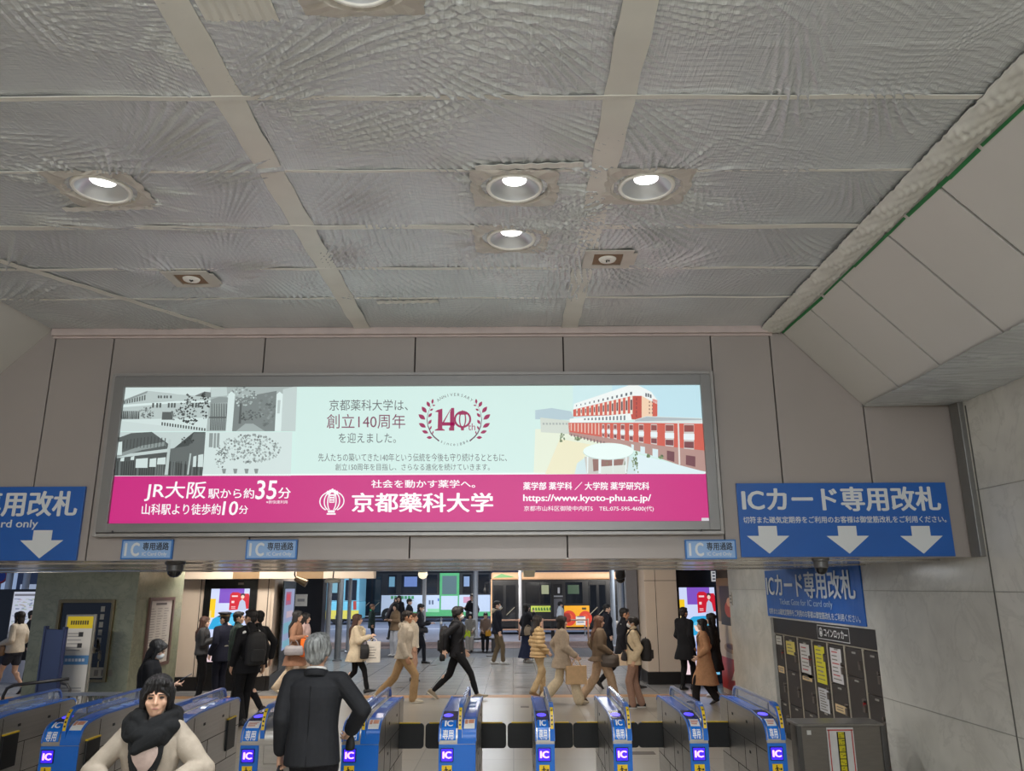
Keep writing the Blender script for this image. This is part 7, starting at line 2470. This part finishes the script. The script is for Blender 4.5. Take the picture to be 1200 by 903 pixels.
# ---- woman with the white paper bag
P = cast('woman with long auburn hair in a cream coat carrying a white paper bag', 417, 718, -84, vf=812, sex='f', hair=('long', 'brown', .36), top=('coat', (206, 190, 164), -.22, .03, 1.15), bottom=('trousers', (22, 22, 25), .95), legs=WK2, arms={'R': (.0, .30, -.16), 'L': (.02, .24, -.2)})
m = MB(); T = P.T
m.tube([T(.07 * math.cos(q), .03 + .09 * math.sin(q), .50 - .02 * math.sin(q)) for q in [2 * math.pi * i / 20 for i in range(20)]], .035, 10, loop=True); m.cap(T(.0, .15, .42), T(.0, .15, .36), .05, .05)
P.kid(m, 'fluffy_collar', cloth((214, 200, 170), .95, key='_fluff'), .008, 1, folds(.010, 3, 60)); finish(P)
def print_(part, c, ax, ay):
    mm = MB()
    for j in range(5):
        z = .10 - j * .055
        mm.bx(-.09, .02 + .06 * ((j * 37) % 10) / 10, .066, .069, z - .006, z + .006, M=Matrix.Translation(c) @ Matrix((ax, ay, (0, 0, 1))).transposed().to_4x4()); mm.bx(-.09, .02 + .06 * ((j * 37) % 10) / 10, -.069, -.066, z - .006, z + .006, M=Matrix.Translation(c) @ Matrix((ax, ay, (0, 0, 1))).transposed().to_4x4())
    part(mm, 'print', mat('print_grey', (110, 108, 104), .7), smooth=False)
handbag(P, 'white printed paper bag carried by the auburn-haired woman', (222, 216, 206), P.wr[1] + V((.03, .10, -.03)), w=.15, d=.065, h=.44, soft=False, hdrop=.07, extra=print_, name='paper_bag')
handbag(P, 'black bag hanging from the arm of the auburn-haired woman', (22, 22, 25), (P.wr[1] + P.el[1]) * .5 + V((.08, .02, -.03)), w=.10, d=.05, h=.30, hdrop=.08)

# ---- people waiting at the kerb in front of the white and green bus
P = cast('man in a dark green jacket with a bright green collar at the kerb', 435.5, 707, -86, vf=757, sex='m', skin='tan', hair=('short', 'mid'), top=('jacket', (38, 50, 46), -.2, .026), bottom=('trousers', (32, 34, 40)))
m = MB(); T = P.T; m.tube([T(.075 * math.cos(q), -.01 + .075 * math.sin(q), .51 - .03 * math.sin(q)) for q in [2 * math.pi * i / 18 for i in range(18)]], .03, 8, loop=True); P.kid(m, 'green_collar', cloth((34, 140, 84)), 0); finish(P)
P = cast('stooping person in black with a rucksack in front of the bus doors', 456, 699.5, -80, vf=749, sex='m', hair=('short', 'black'), lean=24, top=('jacket', (30, 28, 36), -.14, .03), bottom=('trousers', (30, 30, 36)), arms={'R': (.0, .26, -.3), 'L': (.0, .26, -.3)}, eyes=False)
finish(P)
P = cast('woman with long black hair in the middle of the waiting cluster', 467, 697, 170, vf=751, sex='f', hair=('long', 'black', .4), top=('coat', (26, 25, 30), -.4, .03), bottom=('trousers', (26, 26, 30)), eyes=False)
finish(P)
P = cast('person in a khaki jacket and white trousers holding up a phone', 463, 706, 140, vf=768, sex='f', hair=('bob', 'black', .2), top=('jacket', (142, 118, 92), -.1, .026), bottom=('trousers', (206, 206, 210), 1.3), arms={'L': (.0, .27, -.22), 'R': (.0, .26, -.22)}, shoes=((214, 212, 210), None))
finish(P); phone(P, 'phone held up by the person in the khaki jacket', P.wr[1] + V((-.04, .04, .0)), (0, .7, .7))
handbag(P, 'black shoulder bag beside the person in the khaki jacket', (24, 24, 27), P.T(.19, -.06, .16), w=.15, d=.06, h=.28, hdrop=.05)
P = cast('man in a black cap and black jacket facing the bus stop', 479, 701, -85, vf=756, hair_top=.015, sex='m', hair=('short', 'black'), hat='cap', top=('jacket', (27, 27, 31), -.14, .028), bottom=('trousers', (26, 26, 30)))
finish(P)
P = cast('masked man in a black jacket looking at a phone, shoulder bag at the waist', 491, 706.5, -78, vf=777, sex='m', hair=('short', 'black'), mask=True, nod=14, top=('blouson', (28, 30, 38), -.12, .032), bottom=('trousers', (26, 28, 36), 1.1), arms={'R': (.0, .30, -.24), 'L': (.04, .1, -.42)}, legs=((-.16, 14), (.16, 0)), shoes=((24, 24, 26), None))
finish(P); phone(P, 'phone in the hand of the masked man in the black jacket', P.wr[1] + V((0, .04, .02)), (0, .9, .4))
handbag(P, 'dark waist bag of the masked man with the phone', (30, 30, 36), P.T(.17, .10, .14), w=.15, d=.07, h=.17, hdrop=.02)
P = cast('person in a cream hooded top half hidden behind the man in the beige hoodie', 484, 717, -86, vf=798, sex='m', skin='mid', hair=('short', 'mid'), top=('hoodie', (212, 198, 176), -.1, .03), bottom=('trousers', (176, 140, 118), 1.0), eyes=True)
finish(P)
P = cast('man in a beige hooded top and khaki trousers striding past the gates', 473, 714, -88, vf=823, sex='m', skin='tan', hair=('short', 'dark'), top=('hoodie', (182, 170, 154), -.08, .030), bottom=('trousers', (164, 134, 98), 1.3), legs=((-.44, 40), (.20, -4)), arms=dict(L=(.05, .0, -.48), R=(.05, .04, -.49)), shoes=((190, 178, 156), (214, 206, 190)), lean=4)
finish(P)
P = cast('young masked man all in black walking with a black backpack', 535.5, 710, -88, vf=819, sex='m', skin='pale', hair=('full', 'black'), mask=True, top=('blouson', (30, 30, 34), -.10, .022), bottom=('trousers', (26, 26, 29), .95), legs=((-.44, 34), (.38, -14)), arms=dict(R=(.06, -.22, -.42), L=(.05, .12, -.46)), shoes=((140, 126, 106), (206, 196, 178)), nod=4)
finish(P); backpack(P, 'black backpack on the young masked man in black', (26, 26, 28), w=.16, d=.10, h=.50, z=.20)
handbag(P, 'small black pouch in the trailing hand of the young masked man', (22, 22, 24), P.wr[1] + V((0, -.03, -.07)), w=.05, d=.03, h=.13, hdrop=.01, name='pouch')

# ---- at the bench and the kerb in front of the orange-topped bus
def seated(label, u, vh, dx, **k):
    Y = BENCHY + .5
    x = PY(u, 740, Y).x
    P = person(label, V((x, Y, 0)), 180, H=1.6, sit=.62, legs=((.36, 0), (.34, 0)), arms={'L': (-.02, .30, -.34), 'R': (-.02, .28, -.34)}, **k)
    return finish(P)
P = seated('seated person in pale grey clothes with a lime bag on the stone bench', 551, 716, 0, sex='f', hair=('bob', 'black', .22), top=('jacket', (150, 146, 140), -.1, .03), bottom=('trousers', (176, 170, 164), 1.4), nod=18)
handbag(P, 'lime green bag on the lap of the person in pale grey', (196, 220, 40), P.wr[1] + V((-.02, .06, .02)), w=.13, d=.06, h=.26, hdrop=.02, ax=(1, 0, 0))
P = seated('seated person in black trousers with a mustard bag on the stone bench', 569, 714, 0, sex='f', hair=('short', 'dark'), top=('jacket', (132, 112, 100), -.1, .03), bottom=('trousers', (28, 28, 32), 1.1), nod=20)
handbag(P, 'mustard yellow bag on the lap of the person in black trousers', (206, 150, 30), P.wr[0] + V((.0, .08, .03)), w=.11, d=.05, h=.2, hdrop=.02, ax=(1, 0, 0))
P = cast('man standing behind the canopy post by the stone bench', 553, 695, 150, vf=750, sex='m', hair=('short', 'black'), inner=(206, 206, 208), top=('jacket', (34, 34, 40), -.15, .024), bottom=('trousers', (34, 34, 40)), arms={'R': (.0, .28, -.2), 'L': (.05, .05, -.46)})
finish(P)
P = cast('masked man in a navy jacket with a pale hood and olive trousers', 582.5, 703, -82, vf=778, sex='m', hair=('short', 'black'), mask=True, top=('jacket', (28, 31, 42), -.1, .03), bottom=('trousers', (104, 90, 70), 1.15), shoes=((206, 204, 200), None), legs=((-.1, 0), (.16, 0)), arms=dict(R=(.04, .02, -.48)))
m = MB(); T = P.T; m.ell(T(0, -.10, .51), (.10, .06, .075)); m.ell(T(0, -.03, .535), (.095, .085, .035)); P.kid(m, 'hood', cloth((176, 166, 146)), .009, 2); finish(P)
P = cast('woman in a black coat and long navy skirt holding a hand to her mouth', 617, 706, -72, vf=776, sex='f', hair=('bob', 'black', .26), top=('coat', (30, 30, 36), -.16, .026), bottom=('skirt', (30, 36, 58), 1.5, .14), arms={'R': (-.06, .22, .02, (.6, -.5, -.8)), 'L': (.03, .02, -.46)}, shoes=((190, 186, 180), None))
finish(P)
handbag(P, 'beige bag at the side of the woman in the long navy skirt', (140, 124, 104), P.T(.2, -.02, .16), w=.12, d=.05, h=.26, hdrop=.04)
P = cast('woman in a white top with a bun waiting beside the bus stop pillar', 657, 704, -70, vf=753, sex='f', hair=('tied', 'black'), top=('jacket', (206, 210, 216), -.08, .026), bottom=('trousers', (26, 26, 30)))
finish(P)
handbag(P, 'round red bag behind the woman in the beige sweater', (206, 70, 56), P.T(.1, .26, .30), w=.16, d=.08, h=.34, hdrop=.03, name='shoulder_bag')

# ---- the row of women walking behind the narrow gates
P = cast('woman with wavy brown hair in a sand-coloured puffer jacket', 630.5, 720, -76, vf=815, sex='f', hair=('long', 'dark', .2), top=('puffer', (196, 166, 122), -.10, .040, 1.25), bottom=('trousers', (192, 168, 130), 1.25), legs=((.12, 0), (-.14, 14)), arms=dict(R=(.05, .16, -.44), L=(.05, .06, -.46)), shoes=((132, 112, 84), None))
finish(P)
P = cast('woman in a loose beige sweater and wide cream trousers with a tan bag', 659, 720, -84, vf=825, sex='f', hair=('bob', 'dark', .40), top=('sweater', (176, 158, 138), -.20, .034, 1.2), bottom=('trousers', (212, 194, 164), 1.75), legs=((-.34, 26), (.30, -8)), arms=dict(R=(.05, .22, -.42), L=(.05, -.06, -.46)), shoes=((176, 160, 136), (150, 136, 114)), wide=.98)
finish(P)
handbag(P, 'tan paper tote in the hand of the woman in the beige sweater', (206, 170, 128), P.wr[1] + V((0, .02, -.07)), w=.20, d=.06, h=.34, soft=False, hdrop=.12, name='paper_tote')
P = cast('man in black behind the woman in the tweed jacket', 712, 707, -84, vf=782, sex='m', hair=('short', 'black'), top=('jacket', (26, 27, 34), -.15, .026), bottom=('trousers', (24, 25, 30)))
finish(P)
P = cast('long-haired woman in a flared tweed jacket and wide beige trousers', 703, 720, -84, vf=822, sex='f', hair=('long', 'mid', .24), top=('cape', (118, 100, 82), -.10, .032, 1.25), bottom=('trousers', (192, 164, 136), 1.7), legs=((-.36, 34), (.26, -8)), arms=dict(R=(.06, .18, -.40), L=(.05, .0, -.44)), shoes=((60, 44, 36), (170, 150, 126)))
finish(P)
handbag(P, 'grey leather bag at the hip of the woman in the tweed jacket', (84, 74, 66), P.wr[1] + V((.02, -.01, .03)), w=.19, d=.08, h=.24, hdrop=.06)
P = cast('man in a black suit striding with a pale flat bag', 730, 711, -86, vf=807, sex='m', skin='tan', hair=('short', 'black'), inner=(222, 224, 228), top=('jacket', (27, 27, 32), -.16, .024), bottom=('trousers', (24, 24, 28)), legs=((-.50, 42), (.26, -6)), arms=dict(R=(.05, -.04, -.48), L=(.05, .12, -.46)), lean=5)
finish(P)
handbag(P, 'pale flat bag in the hand of the striding suited man', (214, 192, 164), P.wr[1] + V((0, .0, -.06)), w=.18, d=.03, h=.22, soft=False, hdrop=.05)
P = cast('masked woman in a cream fleece and brown trousers facing the others', 743, 721, 84, vf=829, sex='f', skin='mid', hair=('tied', 'dark'), mask=True, top=('blouson', (214, 192, 158), -.12, .028, 1.1), bottom=('trousers', (158, 124, 106), 1.3), legs=((.06, 0), (-.12, 0)), arms=dict(L=(.05, .0, -.48), R=(.04, .14, -.42)), shoes=((36, 32, 32), (214, 210, 204)), nod=-4)
finish(P); backpack(P, 'rounded black backpack on the masked woman in cream', (34, 30, 30), w=.16, d=.11, h=.42, z=.16)
handbag(P, 'dark crossbody bag in front of the masked woman in cream', (38, 34, 36), P.T(-.02, .19, .14), w=.10, d=.05, h=.17, hdrop=.02, strap=[P.T(-.10, .12, .34), P.T(-.07, .0, .53), P.T(.07, -.12, .42)], ax=(.9, .3, 0))

# ---- in front of the second digital screen
P = cast('man in a long black coat carrying a briefcase before the digital screen', 803.5, 710, -48, vf=808, sex='m', skin='tan', hair=('short', 'dark'), top=('coat', (28, 28, 31), -.30, .034), bottom=('trousers', (24, 24, 26)), arms=dict(L=(.0, .16, -.42), R=(.05, .02, -.48)), legs=((-.08, 0), (.1, 0)))
finish(P)
handbag(P, 'black briefcase carried by the man in the long black coat', (26, 26, 28), P.wr[0] + V((0, .02, -.07)), w=.19, d=.06, h=.28, hdrop=.04, name='briefcase')
P = cast('dark-haired woman in black behind the woman in the tan coat', 836, 717, 60, vf=816, sex='f', hair=('bob', 'black', .28), top=('coat', (30, 28, 30), -.4, .026), bottom=('trousers', (26, 26, 28)), shoes=((200, 200, 206), None))
finish(P)
P = cast('long-haired woman in a long tan coat walking before the red poster', 825.5, 723.5, 80, vf=825, sex='f', hair=('long', 'black', .24), top=('coat', (188, 140, 104), -.52, .026), bottom=('trousers', (34, 30, 30), 1.4), legs=((.22, -8), (-.20, 24)), arms=dict(L=(.05, .14, -.42), R=(.05, .0, -.46)), shoes=((40, 34, 32), None))
m = MB(); T = P.T; m.tube([T(-.13, -.10, .2), T(-.10, -.1, .44), T(-.09, .03, .53), T(-.11, .13, .42), T(-.13, .12, .25)], .02, 8, flat=(1, .4)); P.kid(m, 'shoulder_strap', cloth((24, 24, 26)), 0); finish(P)

# ---- in the opening by the map board
P = cast('dark-clothed person at the edge of the green marble behind the woman in shorts', 33, 714, -70, vf=802, sex='m', hair=('short', 'black'), top=('coat', (26, 26, 29), -.35, .028), bottom=('trousers', (24, 24, 27)))
finish(P)
P = cast('woman in a cream top and dark shorts walking past the map board', 17, 715, 82, vf=813, sex='f', skin='mid', hair=('bob', 'dark', .3), top=('blouson', (206, 190, 168), -.06, .03, 1.15), bottom=('shorts', (54, 54, 60)), legs=((.24, -8), (-.26, 30)), arms=dict(L=(.03, .2, -.34), R=(.05, .08, -.4)), shoes=((40, 38, 38), None))
finish(P)
handbag(P, 'tan handbag on the arm of the woman in shorts', (150, 116, 86), P.wr[0] + V((0, .02, .02)), w=.12, d=.06, h=.2, hdrop=.06)
bpy.data.scenes.remove(TMP)

for o in list(bpy.data.objects):
    if o.parent is None and 'label' in o and 'group' not in o:
        g = {'ticket_gate': 'ticket gates in the row', 'coin_locker': 'coin locker columns in the wall recess', 'ceiling_downlight': 'lit downlights in the sheeted ceiling', 'ceiling_speaker': 'ceiling speakers',
             'tape_strip': 'tape strips on the sheeted ceiling', 'lane_sign': 'small blue lane signs on the header', 'gate_sign': 'big blue arrow signs on the header', 'canopy_post': 'canopy posts along the street side',
             'street_building': 'buildings across the road', 'person': 'people in the station and the street', 'city_bus': 'buses on the road', 'backpack': 'backpacks people carry', 'mobile_phone': 'phones people hold',
             'handbag': 'bags people carry', 'dome_camera': 'dome cameras under the soffit', 'digital_screen': 'digital advertising screens', 'light_panel': 'lit poster cases', 'notice_stand': 'notice stands by the marble'}.get(o.name.split('.')[0])
        if g: o['group'] = g
